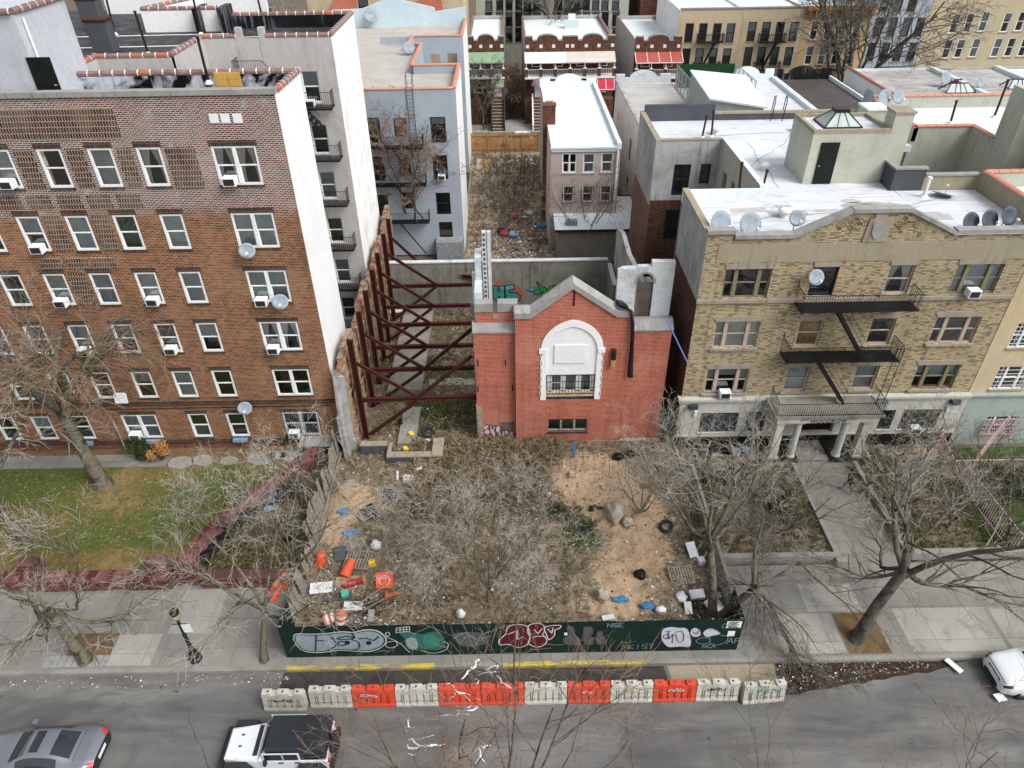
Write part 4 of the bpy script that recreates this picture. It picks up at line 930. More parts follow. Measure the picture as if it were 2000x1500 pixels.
# side and roof
SW=Pl('W',X0)
b=MB();wall(b,SW,YF,38.6,10.05,13.85);b.build('side_wall',M['stucco'],Y)
b=MB();wall(b,SW,YF,38.6,-.5,10.05);b.build('lower_side_wall',M['brickold'],Y)
zr=13.25
YB0=47.5;XN=14.3;XBR=X1+.5
b=MB();b.box(X0+.3,XBR,YF+.35,38.75,zr-.4,zr);b.box(XN+.05,22.45,38.75,YB0+.05,zr-.4,zr);b.box(X0+.3,XBR,YB0+.05,54.1,zr-.4,zr);b.box(22.5,XBR,38.75,39.7,zr-.4,zr);b.build('roof',M['roofwhite'],Y)
FQ=Pl('F',YB0)
wq=rowwin(FQ,[(1330,352)],1.15,2.2)+rowwin(FQ,[(1377,340)],.7,1.4)
wq2=rowwin(FQ,[(1315,440)],1.3,2.3)
b=MB();wall(b,FQ,X0,XN,9.75,13.85,wq);b.build('court_wall',M['stucco'],Y)
b=MB();wall(b,FQ,X0,XN,0,9.75,wq+wq2);b.build('lower_court_wall',M['brickold'],Y)
for h in wq+wq2:window(Y,FQ,h,M['dkframe'],1,.09,.15,'dark')
b=MB();wall(b,Pl('W',XN),38.9,YB0,0,14.0,[(45.2,46.1,11.0,12.3),(43.3,44.0,11.2,12.4)]);b.build('neck_wall',M['stuccogreen'],Y)
b=MB();wall(b,Pl('B',38.9),X0,XN,0,13.85);b.build('court_front_wall',M['stucco'],Y)
b=MB();wall(b,SW,YB0,54.3,9.3,13.85);b.build('rear_side_wall',M['stucco'],Y)
b=MB();wall(b,SW,YB0,54.3,-.5,9.3);b.build('rear_lower_side_wall',M['brickpink'],Y)
b=MB()
for q in((X0+.002,X0+.3,YF+.35,38.9,zr-.1,13.87),(X0+.3,XN+.0,38.6,38.895,zr-.1,13.87),(XN+.002,XN+.3,38.9,YB0,zr-.1,14.02),(X0+.3,XN+.3,YB0+.002,YB0+.3,zr-.1,13.87),(X0+.002,X0+.3,YB0+.002,54.3,zr-.1,13.87)):b.box(*q)
b.build('roof_parapet',M['roofclean'],Y)
b=MB();b.box(X0-.03,X0+.33,YF+.4,38.9,13.872,13.95);b.box(X0-.03,X0+.33,YB0,54.3,13.872,13.95);b.box(X0+.33,XN,YB0-.03,YB0+.33,13.872,13.95);build_split(b,'parapet_edge',M['beigeband'],Y)
b=MB();b.box(X0+.3,15.4,54.0,54.3,zr-.2,14.4);b.box(15.4,XBR,54.0,54.25,zr-.2,13.7);b.build('rear_parapet',M['greymembrane'],Y)
b=MB();b.box(15.4,XBR,53.96,54.32,13.702,13.85);b.build('rear_coping',M['beigeband'],Y)
b=MB();rr=random.Random(71)
for x,y,n,dx,dy in((12,35.5,14,.8,.1),(16,40.5,10,.1,.9),(13,50,12,.9,.1),(20,36.2,8,.5,.25),(15.4,44,14,.4,.5)):
 pts=[Vector((x,y,zr+.03))]
 for i in range(n):x+=dx+rr.uniform(-.2,.2);y+=dy+rr.uniform(-.2,.2);pts.append(Vector((min(x,25.5),min(y,53.8),zr+.03)))
 b.tube(pts,.009,4)
b.build('roof_cable',M['greymembrane'],Y)
b=MB()
for i in range(9):q=(rr.uniform(10.6,24),rr.uniform(33.6,38));b.box(q[0],q[0]+rr.uniform(.8,2.6),q[1],q[1]+rr.uniform(.2,.8),zr+.003+i*.001,zr+.012+i*.001,rz=rr.uniform(-.1,.1))
build_split(b,'roof_patch',M['roofdirty'],Y)
# right light-court parapets
b=MB();b.box(22.2,22.5,39.7,43.5,zr-.1,14.5);b.box(22.5,24.0,39.7,40.0,zr-.1,14.5);b.build('membrane_parapet',M['greymembrane'],Y)
b=MB();b.box(24.0,XBR,39.72,39.98,zr-.1,14.1);b.build('court_parapet',M['beigeband'],Y)
b=MB();b.box(22.15,22.55,39.65,43.5,14.502,14.6);b.box(22.55,24.05,39.65,40.05,14.502,14.6);b.box(24.05,XBR,39.66,40.04,14.102,14.2);b.build('court_coping',M['greystone'],Y)
b=MB();wall(b,Pl('E',22.5),40,54,0,13.4);wall(b,Pl('B',40.0),22.5,XBR,0,14.0);b.build('court_side_wall',M['stuccogreen'],Y)
# stair hut
hx0,hx1,hy0,hy1,hz=17.55,22.0,41.0,44.4,16.4
sh_=MB();sh_.box(hx0,hx1,hy0,hy1,zr,hz-.25);H=sh_.build('stair_hut',M['stuccogreen'],Y)
b=MB();b.box(hx0+.2,hx1-.2,hy0+.2,hy1-.2,hz-.25,hz-.2);b.build('hut_roof',M['roofwhite'],H)
b=MB()
for q in((hx0,hx1,hy0,hy0+.2),(hx0,hx0+.2,hy0+.2,hy1),(hx1-.2,hx1,hy0+.2,hy1),(hx0+.2,hx1-.2,hy1-.2,hy1)):b.box(*q,hz-.248,hz)
b.build('hut_parapet',M['beigeband'],H)
p=at(1605,348,y=hy0);q=at(1637,278,y=hy0)
b=MB();b.box(p.x-.52,p.x+.55,hy0-.06,hy0-.003,zr+.02,q.z);d=b.build('door',M['blackdoor'],H)
b=MB();b.box(p.x-.42,p.x-.34,hy0-.1,hy0-.061,zr+1.05,zr+1.15);b.build('handle',M['galv'],d)
t=thing('skylight','pyramid skylight with black ribs on the pale green stair hut','skylight',((hx0+hx1)/2-.2,42.8,hz-.2))
kx,ky=(hx0+hx1)/2-.2,42.8;b=MB()
rgb=[(kx-1.1,ky-.9),(kx+1.1,ky-.9),(kx+1.1,ky+.9),(kx-1.1,ky+.9)]
for i in range(4):b.tube([(rgb[i][0],rgb[i][1],hz-.15),(rgb[(i+1)%4][0],rgb[(i+1)%4][1],hz-.15)],.05,4);b.tube([(rgb[i][0],rgb[i][1],hz-.15),(kx+(rgb[i][0]-kx)*.28,ky+(rgb[i][1]-ky)*.28,hz+.6)],.04,4)
for fx in(-.33,.33):b.tube([(kx+1.1*fx,ky-.9,hz-.15),(kx+.3*fx,ky-.25,hz+.6)],.03,4)
b.build('ribs',M['black'],t)
b=MB();tp_=[(kx+(x-kx)*.28,ky+(y-ky)*.28,hz+.58)for x,y in rgb]
for i in range(4):b.quad((rgb[i][0],rgb[i][1],hz-.15),(rgb[(i+1)%4][0],rgb[(i+1)%4][1],hz-.15),tp_[(i+1)%4],tp_[i])
b.build('glazing',mottled('wired_glass',[C('8b9a97'),C('a8b5b2')],2,.3),t)
b=MB();b.box(kx-.42,kx+.42,ky-.35,ky+.35,hz+.56,hz+.72);b.build('cap',M['black'],t)
chimney('chimney','pale green square chimney joined to the stair hut corner',22.0,23.1,41.1,42.2,10,17.2,M['stuccogreen'],M['beigeband'])
# roof furniture
for x,y,rz_,l,r_,m_ in((1405,437,.5,'large round grey dish nearest the stucco side wall',.62,'dish'),(1463,440,.35,'second large round dish from the left end of the buff parapet',.62,'dish'),(1556,428,.1,'small grey dish with three receivers behind the sloping parapet',.42,'dish'),
  (1893,436,.3,'dark round dish leftmost of the trio by the right parapet end',.5,'dishdk'),(1930,430,.3,'dark round dish in the middle of the trio by the right parapet',.5,'dishdk'),(1968,424,.35,'dark round dish rightmost of the trio at the roof corner',.5,'dishdk')):
 p=at(x,y,y=34.0);dish_at((p.x,34.0,zr),rz_,l,r_,m_,mast=max(.55,p.z-zr+.05))
u,z=FY.px(*zy(770,443));dish_at((u,32.35,z-.55),.2,'grey dish fixed beside the top floor window over the fire escape',.42,mast=.55)
for bx,by,tx_,ty,l in((1442,385,1449,320,'rusty pipe at the left end of the white roof'),(1487,378,1498,335,'rusty pipe right of the matching one on the white roof'),(1371,270,1380,228,'tall rusty pipe on the rear roof beside the grey parapet'),(1389,268,1394,218,'tallest rusty pipe on the rear roof by the court edge')):
 p=at(bx,by,z=zr+.01);q=at(tx_,ty,y=p.y);pipe(p.x,p.y,p.z,q.z-p.z,l,(q.x-p.x,0),'rust',.07)
p=at(1804,385,z=zr);q=at(1816,349,y=p.y);pipe(p.x,p.y,p.z,q.z-p.z,'white painted pipe near the right light-court parapet',(q.x-p.x,0),'wht',.1)
for x,y,l in((1493,333,'round white roof vent in the middle of the white roof'),(1397,262,'round white vent by the two rusty pipes'),(1555,256,'white ball vent left of the stair hut'),(1530,424,'squat white vent beside the small dish')):
 p=at(x,y,z=zr);t=thing('roof_vent',l,'roof vent',(p.x,p.y,zr),'round roof vents');b=MB();b.lathe((p.x,p.y,zr),[(.2,0),(.18,.25),(.32,.28),(.34,.42),(.2,.5),(.05,.55)],14);b.build('cowl',M['wht'],t,smooth=True)
p=at(1840,385,z=zr);dish_at((p.x,p.y,zr-.25),2.4,'grey dish lying tipped back on the white roof near the right parapet',.55,mast=.35,tilt=1.2)
# roof patches
b=MB();rr=random.Random(12)
for x,y,sx,sy in((20.2,37.6,1.6,.5),(19.4,38.3,.5,.25)):
 b.slab([(x+sx*cos(a)*(1+.3*rr.random()),y+sy*sin(a)*(1+.3*rr.random()))for a in[i*pi/7 for i in range(14)]],zr+.003,zr+.008)
b.build('tar_patch',M['roofgrey'],Y)
b=MB();b.box(15.2,18.3,45.6,49.2,zr+.003,zr+.012);b.build('white_patch',M['roofclean'],Y)
b=MB();
for k in range(2):
 p=at(1500+22*k,232,z=zr+.0);b.tube([(p.x,p.y-.6,zr),(p.x+.1,p.y-.6,zr+1.3),(p.x+.2,p.y-.2,zr+1.7),(p.x+.3,p.y+.3,zr+1.5),(p.x+.35,p.y+.6,zr)],.035,6)
tag(b.build('ladder_hoops',M['black']),'pair of curved black ladder handrails at the rear roof edge','ladder rail')
# ================================================================ cream and pale green neighbour, far right
XBR+=.03
N=thing('apartment_building','cream brick apartment building with pale green ground floor and orange roof coping','building',(31,YF,0))
def zg_(x,y):return(1500+.25*x,750+.25*y)
FN=Pl('F',YF-.02)
u,z=FN.px(1948,828);gN=(u-.95,u+.95,z-.72,z+.72)
u2,z2=FN.px(1975,738);gN2=(u2-.95,u2+.95,z2-.8,z2+.8);u3,z3=FN.px(2012,655);gN3=(u3-.95,u3+.95,z3-.8,z3+.8)
b=MB();wall(b,FN,X1+.002,42,zCor,14.2,[gN2,gN3]);b.build('front_wall',M['creamwall'],N)
b=MB();wall(b,FG2,X1+.021,42,-.4,zCor-.05,[gN]);b.build('ground_storey',M['greenbase'],N)
b=MB();pbox(b,FG2,X1+.06,42,zCor-.1,zCor+.02,-.15,.15);b.build('cornice',M['greenbase'],N)
for h,pl_,s_ in((gN2,FN,'red'),(gN3,FN,'dark'),(gN,FG2,'dark')):
 w=window(N,pl_,h,M['white'],3,.06,.1,s_,mull=.09,widths=[1,1.7,1],sill=(.1,.06,.08,M['stone']))
 g=MB();
 for i in(1,2):uu=h[0]+.06+i*(h[1]-h[0])/4/3*1.3;pbox(g,pl_,uu-.012,uu+.012,h[2],h[3],.02,.04);uu=h[1]-.06-i*(h[1]-h[0])/4/3*1.3;pbox(g,pl_,uu-.012,uu+.012,h[2],h[3],.02,.04)
 for i in(1,2,3,4,5):zz=h[2]+(h[3]-h[2])*i/6;pbox(g,pl_,h[0],h[1],zz-.012,zz+.012,.02,.04)
 g.build('glazing_bar',M['white'],w)
M['pinkiron']=flat('faded_pink_iron',C('c0a0a2'),.6)
b=MB();bars(b,FG2,gN[0]-.08,gN[1]+.08,gN[2]-.1,gN[3]-.15,-.16,16,4,.014);b.build('window_guard',M['pinkiron'],N)
WR=Pl('W',XBR)
b=MB();wall(b,WR,YF+.2,39.7,13.0,14.3);b.build('party_wall',M['beigeband'],N)
b=MB();wall(b,Pl('B',39.7),XBR,45,0,14.2);wall(b,Pl('F',48.0),XBR,31.0,0,14.3,[(28.2,29.4,9.5,10.6)]);wall(b,Pl('W',31.0),45.41,48.0,0,14.3,[(45.6,46.8,8.8,10.6)]);wall(b,WR,48,55.6,9,14.3);b.build('court_wall',M['stuccogreen'],N)
window(N,Pl('F',48.0),(28.2,29.4,9.5,10.6),M['white'],1,.08,.1,'dark');window(N,Pl('W',31.0),(45.6,46.8,8.8,10.6),M['white'],1,.08,.1,'dark')
b=MB();b.box(XBR+.3,45,YF+.3,39.4,13.1,13.5);b.box(XBR+.3,31.3,48.3,55.4,13.1,13.5);b.box(31.3,45,45,55.4,13.1,13.5);b.build('roof',M['roofclean'],N)
b=MB()
for q in((XBR+.002,XBR+.3,YF+.2,39.7),(XBR+.3,45,39.4,39.698),(XBR+.002,XBR+.3,48.0,55.6),(XBR+.3,31.3,48.002,48.3),(31.002,31.3,45.5,48.0),(XBR+.3,45,55.4,55.7)):b.box(*q,13.4,14.32)
b.build('roof_parapet',M['stuccogreen'],N)
b=MB();coping_run(b,[(XBR+.15,YF+.3,14.38),(XBR+.15,39.55,14.38),(45,39.55,14.38)],w=.4,h=.1,nm=1,seed=31);coping_run(b,[(XBR+.15,55.5,14.38),(XBR+.15,48.15,14.38),(31.15,48.15,14.38),(31.15,45.5,14.38)],w=.4,h=.1,seed=32);coping_run(b,[(XBR,55.55,14.38),(44,55.55,14.38)],w=.4,h=.1,seed=33)
build_split(b,'orange_coping',[M['tile_pk'],M['tile_pk']],N,gap=.1)
b=MB();b.box(31.0,33.2,43.6,45.4,0,17.6);b.box(33.0,35.0,41.0,43.4,0,18.3);b.build('stair_tower',M['stuccogreen'],N)
b=MB();b.box(32.4,34.6,42.0,45.7,0,16.4);b.build('tower_wing',M['stuccogreen'],N)
for bx,by,tx_,ty,l in((1856,241,1868,199,'rusty pipe in the middle of the clean white rear roof'),(1941,230,1969,158,'tall rusty pipe at the right of the clean white rear roof')):
 p=at(bx,by,z=13.5);q=at(tx_,ty,y=p.y);pipe(p.x,p.y,p.z,q.z-p.z,l,(q.x-p.x,0),'rust',.08)
for x,y,zz,rz_,l,r_ in((1694,192,14.3,.6,'dark grey dish at the corner where the black roof meets the coping',.62),(1728,188,14.3,.2,'pale dish right of the dark one at the roof corner',.5),(1754,190,14.3,.3,'round dish on a tall thin mast by the orange coping',.5),(1718,212,13.9,.8,'largest grey dish below the orange coping corner',.75)):
 p=at(x,y,z=zz+.3);dish_at((p.x,p.y,13.6),rz_,l,r_,'dishdk' if l.startswith('dark')else 'dish',mast=1.0)
chimney('chimney','white topped square chimney left of the orange coping corner',24.6,26.0,49.6,51.2,zr,15.0,M['stuccogreen'],M['roofclean'])
# ================================================================ pink house with the white roof
def simple_windows(root,pl,pts,w,h,fm,shades_=None,**k):
 hs_=rowwin(pl,pts,w,h)
 return hs_
PH=thing('house','dusty pink two-storey house with clean white flat roof','house',(6.7,60.2,0))
px0,px1,py0,py1,pz_=3.75,9.65,60.2,80.7,9.35
FPk=Pl('F',py0)
wp=rowwin(FPk,[(1112,318.7),(1150,318.7),(1185.5,317.5)],1.0,1.7);wp[0]=(wp[0][0]-.12,wp[0][1]+.12,wp[0][2],wp[0][3])
wp2=rowwin(FPk,[(1110,379),(1147.5,378.5),(1182.5,378)],.95,1.5)
b=MB();wall(b,FPk,px0,px1,0,pz_,wp+wp2);wall(b,Pl('W',px0),py0,py1,0,pz_);wall(b,Pl('E',px1),py0,py1,0,pz_);b.build('wall',M['pinkwall'],PH)
for i,h in enumerate(wp+wp2):
 w=window(PH,FPk,h,M['white'],2 if i==0 else 1,.09,.08,['dark','blind','blind','dark','half','dark'][i],sill=(.1,.08,.06,M['pinkwall']))
 if i>2:g=MB();bars(g,FPk,h[0]-.05,h[1]+.05,h[2],h[3]-.05,-.12,6,2,.014);g.build('window_guard',M['black'],w)
b=MB();b.box(px0+.02,px1-.3,py0-.1,py1-.3,pz_-.3,pz_+.02);b.build('roof',M['roofclean'],PH)
b=MB();b.box(px0-.05,px1-.3,py0-.18,py0+.0,pz_-.05,pz_+.1);b.box(px1-.3,px1+.04,py0-.18,py1,pz_-.1,pz_+.4);b.build('roof_edge',M['roofclean'],PH)
b=MB()
pts=[(px0-.1,pz_-.2),(px0-.1,pz_+.75),(px0+1.0,pz_+.75),(px0+1.0,pz_+.5),(px0+1.5,pz_+.5)]+[(px0+2.95-1.45*cos(pi*i/10),pz_+.5+.75*sin(pi*i/10))for i in range(11)]+[(px1-1.0,pz_+.5),(px1-1.0,pz_+.75),(px1+.05,pz_+.75),(px1+.05,pz_-.2)]
b.prism([(x,py1-.3,z)for x,z in pts],(0,.35,0));b.build('scalloped_parapet',M['roofclean'],PH)
b=MB();b.tube([(px1-.25,py0-.12,0),(px1-.25,py0-.12,pz_)],.07,6);b.build('drain_pipe',M['white'],PH)
p=at(1074,241,z=pz_);t=chimney('chimney','red brick chimney with three clay pots on the pink house',px0-.35,px0+.75,p.y-.5,p.y+.5,0,11.0,M['brickrow'],M['brickrow'])
b=MB()
for k in range(3):b.lathe((px0-.05+k*.25,p.y,11.1),[(.11,0),(.09,.28)],8)
b.build('chimney_pot',M['tile_or'],t)
# lean-to shed roof
SH=thing('shed','low shed with white sloping sheet roof behind the pink house windows','shed',(7.8,57.3,0))
b=MB();b.prism([(4.05,57.3,3.15),(4.05,63.2,3.75),(4.05,63.2,3.85),(4.05,57.3,3.25)],(7.3,0,0));b.build('roof',M['roofclean'],SH)
b=MB();b.box(4.3,11.2,57.6,60.1,0,3.1);b.build('wall',M['concrete'],SH)
b=MB();b.box(4.0,11.4,63.2,63.3,3.75,3.95);b.box(4.0,11.4,57.2,57.29,3.05,3.25);build_split(b,'fascia',M['rust'],SH)
p=at(1117,437,z=3.4);b=MB();b.box(p.x-.55,p.x+.45,p.y-.3,p.y+.3,3.3,3.75);b.build('condenser',M['grey'],SH)
# ================================================================ long low house right of the pink one
LH=thing('house','long two-storey house with dirty white side wall and worn pale roof','house',(15,55,0))
x0,x1,y0,y1,z1=12.2,18.2,54.6,83.0,9.2
b=MB();lwn=[(58,58.9,1.2,3),(58,58.9,4.8,6.8),(61.5,62.4,4.6,6.8),(65.5,66.3,1.2,3),(65.5,66.3,4.8,6.9),(70,70.9,4.6,6.8),(70,70.9,1.2,3.)]
wall(b,Pl('W',x0),y0,y1,0,z1,lwn);wall(b,Pl('F',y1),x0,x1,0,1);wall(b,Pl('E',x1),y0,y1,0,z1);b.build('wall',M['whiteworn'],LH)
for h in lwn:window(LH,Pl('W',x0),h,M['dkframe'],1,.07,.1,'dark')
b=MB();b.box(x0+.25,x1,y0,y1-.3,z1-.4,z1-.1);b.build('roof',M['roofdirty'],LH)
b=MB()
for i in range(44):yy=y0+i*.66;b.box(x0-.05,x0+.25,yy,yy+.62,z1,z1+.12+.015*(i%2))
b.box(x0+.002,x0+.25,y0,y1-.3,z1-.3,z1);b.build('side_coping',M['roofgrey'],LH)
b=MB();pts=[(x0-.1,z1-.3),(x0-.1,z1+.75),(x0+.9,z1+.75),(x0+.9,z1+.4),(x0+1.4,z1+.4)]+[(x0+2.95-1.5*cos(pi*i/10),z1+.4+.7*sin(pi*i/10))for i in range(11)]+[(x1-1.2,z1+.4),(x1-1.2,z1+.75),(x1,z1+.75),(x1,z1-.3)]
b.prism([(x,y1-.3,z)for x,z in pts],(0,.35,0));b.build('scalloped_parapet',M['chwhite'],LH)
# white-roofed box house
GH=thing('house','pale green box house with clean white tilted roof','house',(20.5,63.3,0))
c4=[at(1385,192,z=12),at(1490,205,z=12),at(1430,150,z=12),at(1350,145,z=12)]
q4=[(17.9,64.8),(22.1,62.9),(23.0,72.5),(18.1,73.6)]
b=MB();b.add([(x,y,9.0)for x,y in q4]+[(x,y,z)for(x,y),z in zip(q4,(11.9,11.6,11.9,12.2))],[(0,1,5,4),(1,2,6,5),(2,3,7,6),(3,0,4,7)]);b.build('wall',M['greenbase'],GH)
b=MB();q5=[(17.8,64.6),(22.3,62.7),(23.2,72.6),(18.0,73.8)];zz=(11.9,11.6,11.9,12.2)
b.add([(x,y,z)for(x,y),z in zip(q5,zz)]+[(x,y,z+.15)for(x,y),z in zip(q5,zz)],[(0,1,5,4),(1,2,6,5),(2,3,7,6),(3,0,4,7),(4,5,6,7)]);b.build('roof',M['roofclean'],GH)
b=MB();b.box(18.3,23.3,55,83,0,9.0);b.build('lower_storey',M['roofdirty'],GH)
# green privacy fence on a roof deck
FN_=thing('privacy_fence','dark green privacy fence round a roof deck behind the white box roof','fence',(20.5,83,9))
b=MB();p=at(1325,140,y=80.5);q=at(1433,140,y=80.5);g=mottled('green_privacy_mesh',[C('12381f',.8),C('1c4a2b',.8)],2,.9,30)
b.box(p.x,q.x,80.5,80.58,9.0,at(1380,125,y=80.5).z);b.build('green_screen',g,FN_)
b=MB();zt_=at(1380,125,y=80.5).z
for xx,ya,yb in((p.x-.2,73,80.5),(q.x+.1,73,80.5)):
 for i in range(6):yy=ya+(yb-ya)*i/5;b.tube([(xx,yy,9),(xx,yy,zt_)],.05,5)
 for zz_ in(9.3,(9+zt_)/2,zt_):b.tube([(xx,ya,zz_),(xx,yb,zz_)],.04,4)
 for i in range(40):yy=ya+(yb-ya)*i/39;b.tube([(xx,yy,9),(xx,min(yb,yy+1.2),zt_)],.008,3,cap=False);b.tube([(xx,yy,zt_),(xx,min(yb,yy+1.2),9)],.008,3,cap=False)
build_split(b,'mesh_panel',M['galv'],FN_)
# row of low houses further right
RO=[]
def lowhouse(x0,x1,y0,y1,z,roof,wallm,label,scal=True,blackp=False):
 t=thing('house',label,'house',((x0+x1)/2,y0,0),'low flat-roofed houses of the far row')
 b=MB();wall(b,Pl('F',y0),x0,x1,0,z);wall(b,Pl('W',x0),y0,y1,0,z);wall(b,Pl('E',x1),y0,y1,0,z);wall(b,Pl('B',y1),x0,x1,0,z);b.build('wall',wallm,t)
 b=MB();b.box(x0+.2,x1-.2,y0+.1,y1-.2,z-.5,z-.25);b.build('roof',roof,t)
 b=MB();b.box(x0+.002,x0+.22,y0,y1-.2,z-.3,z+.12);b.box(x1-.22,x1-.002,y0,y1-.2,z-.3,z+.12);b.build('side_parapet',M['roofclean'],t)
 if scal:
  b=MB();W=x1-x0;pts=[(x0,z-.4),(x0,z+.85),(x0+W*.16,z+.85),(x0+W*.16,z+.35),(x0+W*.26,z+.35)]+[(x0+W*.5-W*.24*cos(pi*i/10),z+.35+.75*sin(pi*i/10))for i in range(11)]+[(x1-W*.16,z+.35),(x1-W*.16,z+.85),(x1,z+.85),(x1,z-.4)]
  b.prism([(x,y1-.3,zz)for x,zz in pts],(0,.35,0));b.build('scalloped_parapet',M['tarblack']if blackp else M['roofclean'],t)
 return t
lowhouse(23.4,29.3,56.2,82.6,9.5,M['roofwhite'],M['pinkwall'],'low house with white roof and pinkish side wall beside the white box roof')
lowhouse(29.35,35.6,56.2,82.6,9.5,M['roofbrown'],M['greypaint'],'low house with dark brown roof and black scalloped parapet',blackp=True)
lowhouse(37.2,46.5,57.0,82.6,10.2,M['roofgrey'],M['whitewall'],'low house with blotchy grey roof and bright white side wall',scal=False)
lowhouse(46.6,53.5,57.0,82.6,10.2,M['roofgrey'],M['greypaint'],'low house with patchy white and grey roof right of the white side wall',scal=False)
lowhouse(53.6,62,57.0,82.6,10.2,M['roofwhite'],M['greypaint'],'low house with white roof furthest right in its row',scal=False)
b=MB();coping_run(b,[(37.3,57,10.4),(37.3,82.6,10.4)],w=.4,h=.12,seed=40)
tag(b.build('coping',[M['tile_or'],M['tile_br'],M['wht']]),'orange and brown tile coping on the bright white side wall','coping')
for x,y,l,w_,hh in((1862,163,'red roll of roofing on the blotchy grey roof',1.6,.45),):
 p=at(x,y,z=10.0);b=MB();b.tube([(p.x-w_/2,p.y,10.2),(p.x+w_/2,p.y+.1,10.2)],hh/2,10);tag(b.build('roofing_roll',M['c_red']),l,'roll')
for x,y,zz,l,r_ in((1843,162,10.0,'grey dish beside the red roll on the blotchy roof',.7),(1912,170,10.0,'grey dish beside the skylight frame on the far roofs',.6)):
 p=at(x,y,z=zz+.3);dish_at((p.x,p.y,zz-.1),.5,l,r_,'dish',mast=.8)
for x,y,l in((1870,175,'black framed skylight on the blotchy grey roof'),(1990,167,'black framed skylight furthest right on the far roofs')):
 p=at(x,y,z=10.1);t=thing('skylight',l,'skylight',(p.x,p.y,10.0));b=MB();w_,d_=1.5,.8
 for sx,sy in((-1,-1),(1,-1),(1,1),(-1,1)):b.tube([(p.x+sx*w_,p.y+sy*d_,9.95),(p.x+sx*w_*.6,p.y+sy*.15,10.7)],.06,4)
 for k in(-.4,0,.4):b.tube([(p.x+k*w_,p.y-d_,9.95),(p.x+k*w_*.6,p.y-.15,10.7)],.05,4)
 b.tube([(p.x-w_,p.y-d_,9.98),(p.x+w_,p.y-d_,9.98)],.06,4);b.tube([(p.x-w_*.6,p.y,10.7),(p.x+w_*.6,p.y,10.7)],.07,4);b.build('frame',M['black'],t)
 b=MB();b.quad((p.x-w_,p.y-d_,9.97),(p.x+w_,p.y-d_,9.97),(p.x+w_*.6,p.y-.15,10.68),(p.x-w_*.6,p.y-.15,10.68));b.build('glazing',M['blind'],t)
# ================================================================ far street: row houses and walk-ups beyond it
def z4(x,y):return(900+.225*x,.225*y)
def awning(root,x0,x1,zt,yb,out,drop,mat,stripes=0,post=True):
 b=MB();b.add([(x0,yb,zt),(x1,yb,zt),(x1,yb-out,zt-drop),(x0,yb-out,zt-drop),(x0,yb-out,zt-drop-.15),(x1,yb-out,zt-drop-.15),(x0,yb,zt-.06),(x1,yb,zt-.06)],[(0,1,2,3),(3,2,5,4),(4,5,7,6),(0,3,4,6),(1,7,5,2)])
 o=b.build('awning',mat,root)
 if stripes:
  b=MB()
  for i in range(stripes+1):
   x=x0+(x1-x0)*i/stripes;b.tube([(x,yb,zt+.02),(x,yb-out,zt-drop+.02)],.05,4)
  b.tube([(x0,yb-out,zt-drop-.05),(x1,yb-out,zt-drop-.05)],.07,4);b.build('awning_stripe',M['white'],o)
M['aw_green']=mottled('green_awning',[C('7d9a78',.9),C('8ea988',.9)],1,.7,8);M['aw_white']=mottled('white_awning',[C('d8d8d4'),C('e6e6e3')],1,.7,8)
M['aw_beige']=mottled('beige_awning',[C('b6b1a8'),C('c4bfb6')],1,.7,8);M['aw_red']=mottled('red_awning',[C('a84a41',.9),C('b55850',.9)],1,.7,8)
M['aw_crim']=mottled('crimson_awning',[C('b01f38'),C('c12c45')],1,.7,8);M['aw_mauve']=mottled('mauve_awning',[C('7d6471'),C('8c7380')],1,.7,8)
YR=100.6;YPf=98.9;FR=Pl('F',YR);FRP=Pl('F',YPf)
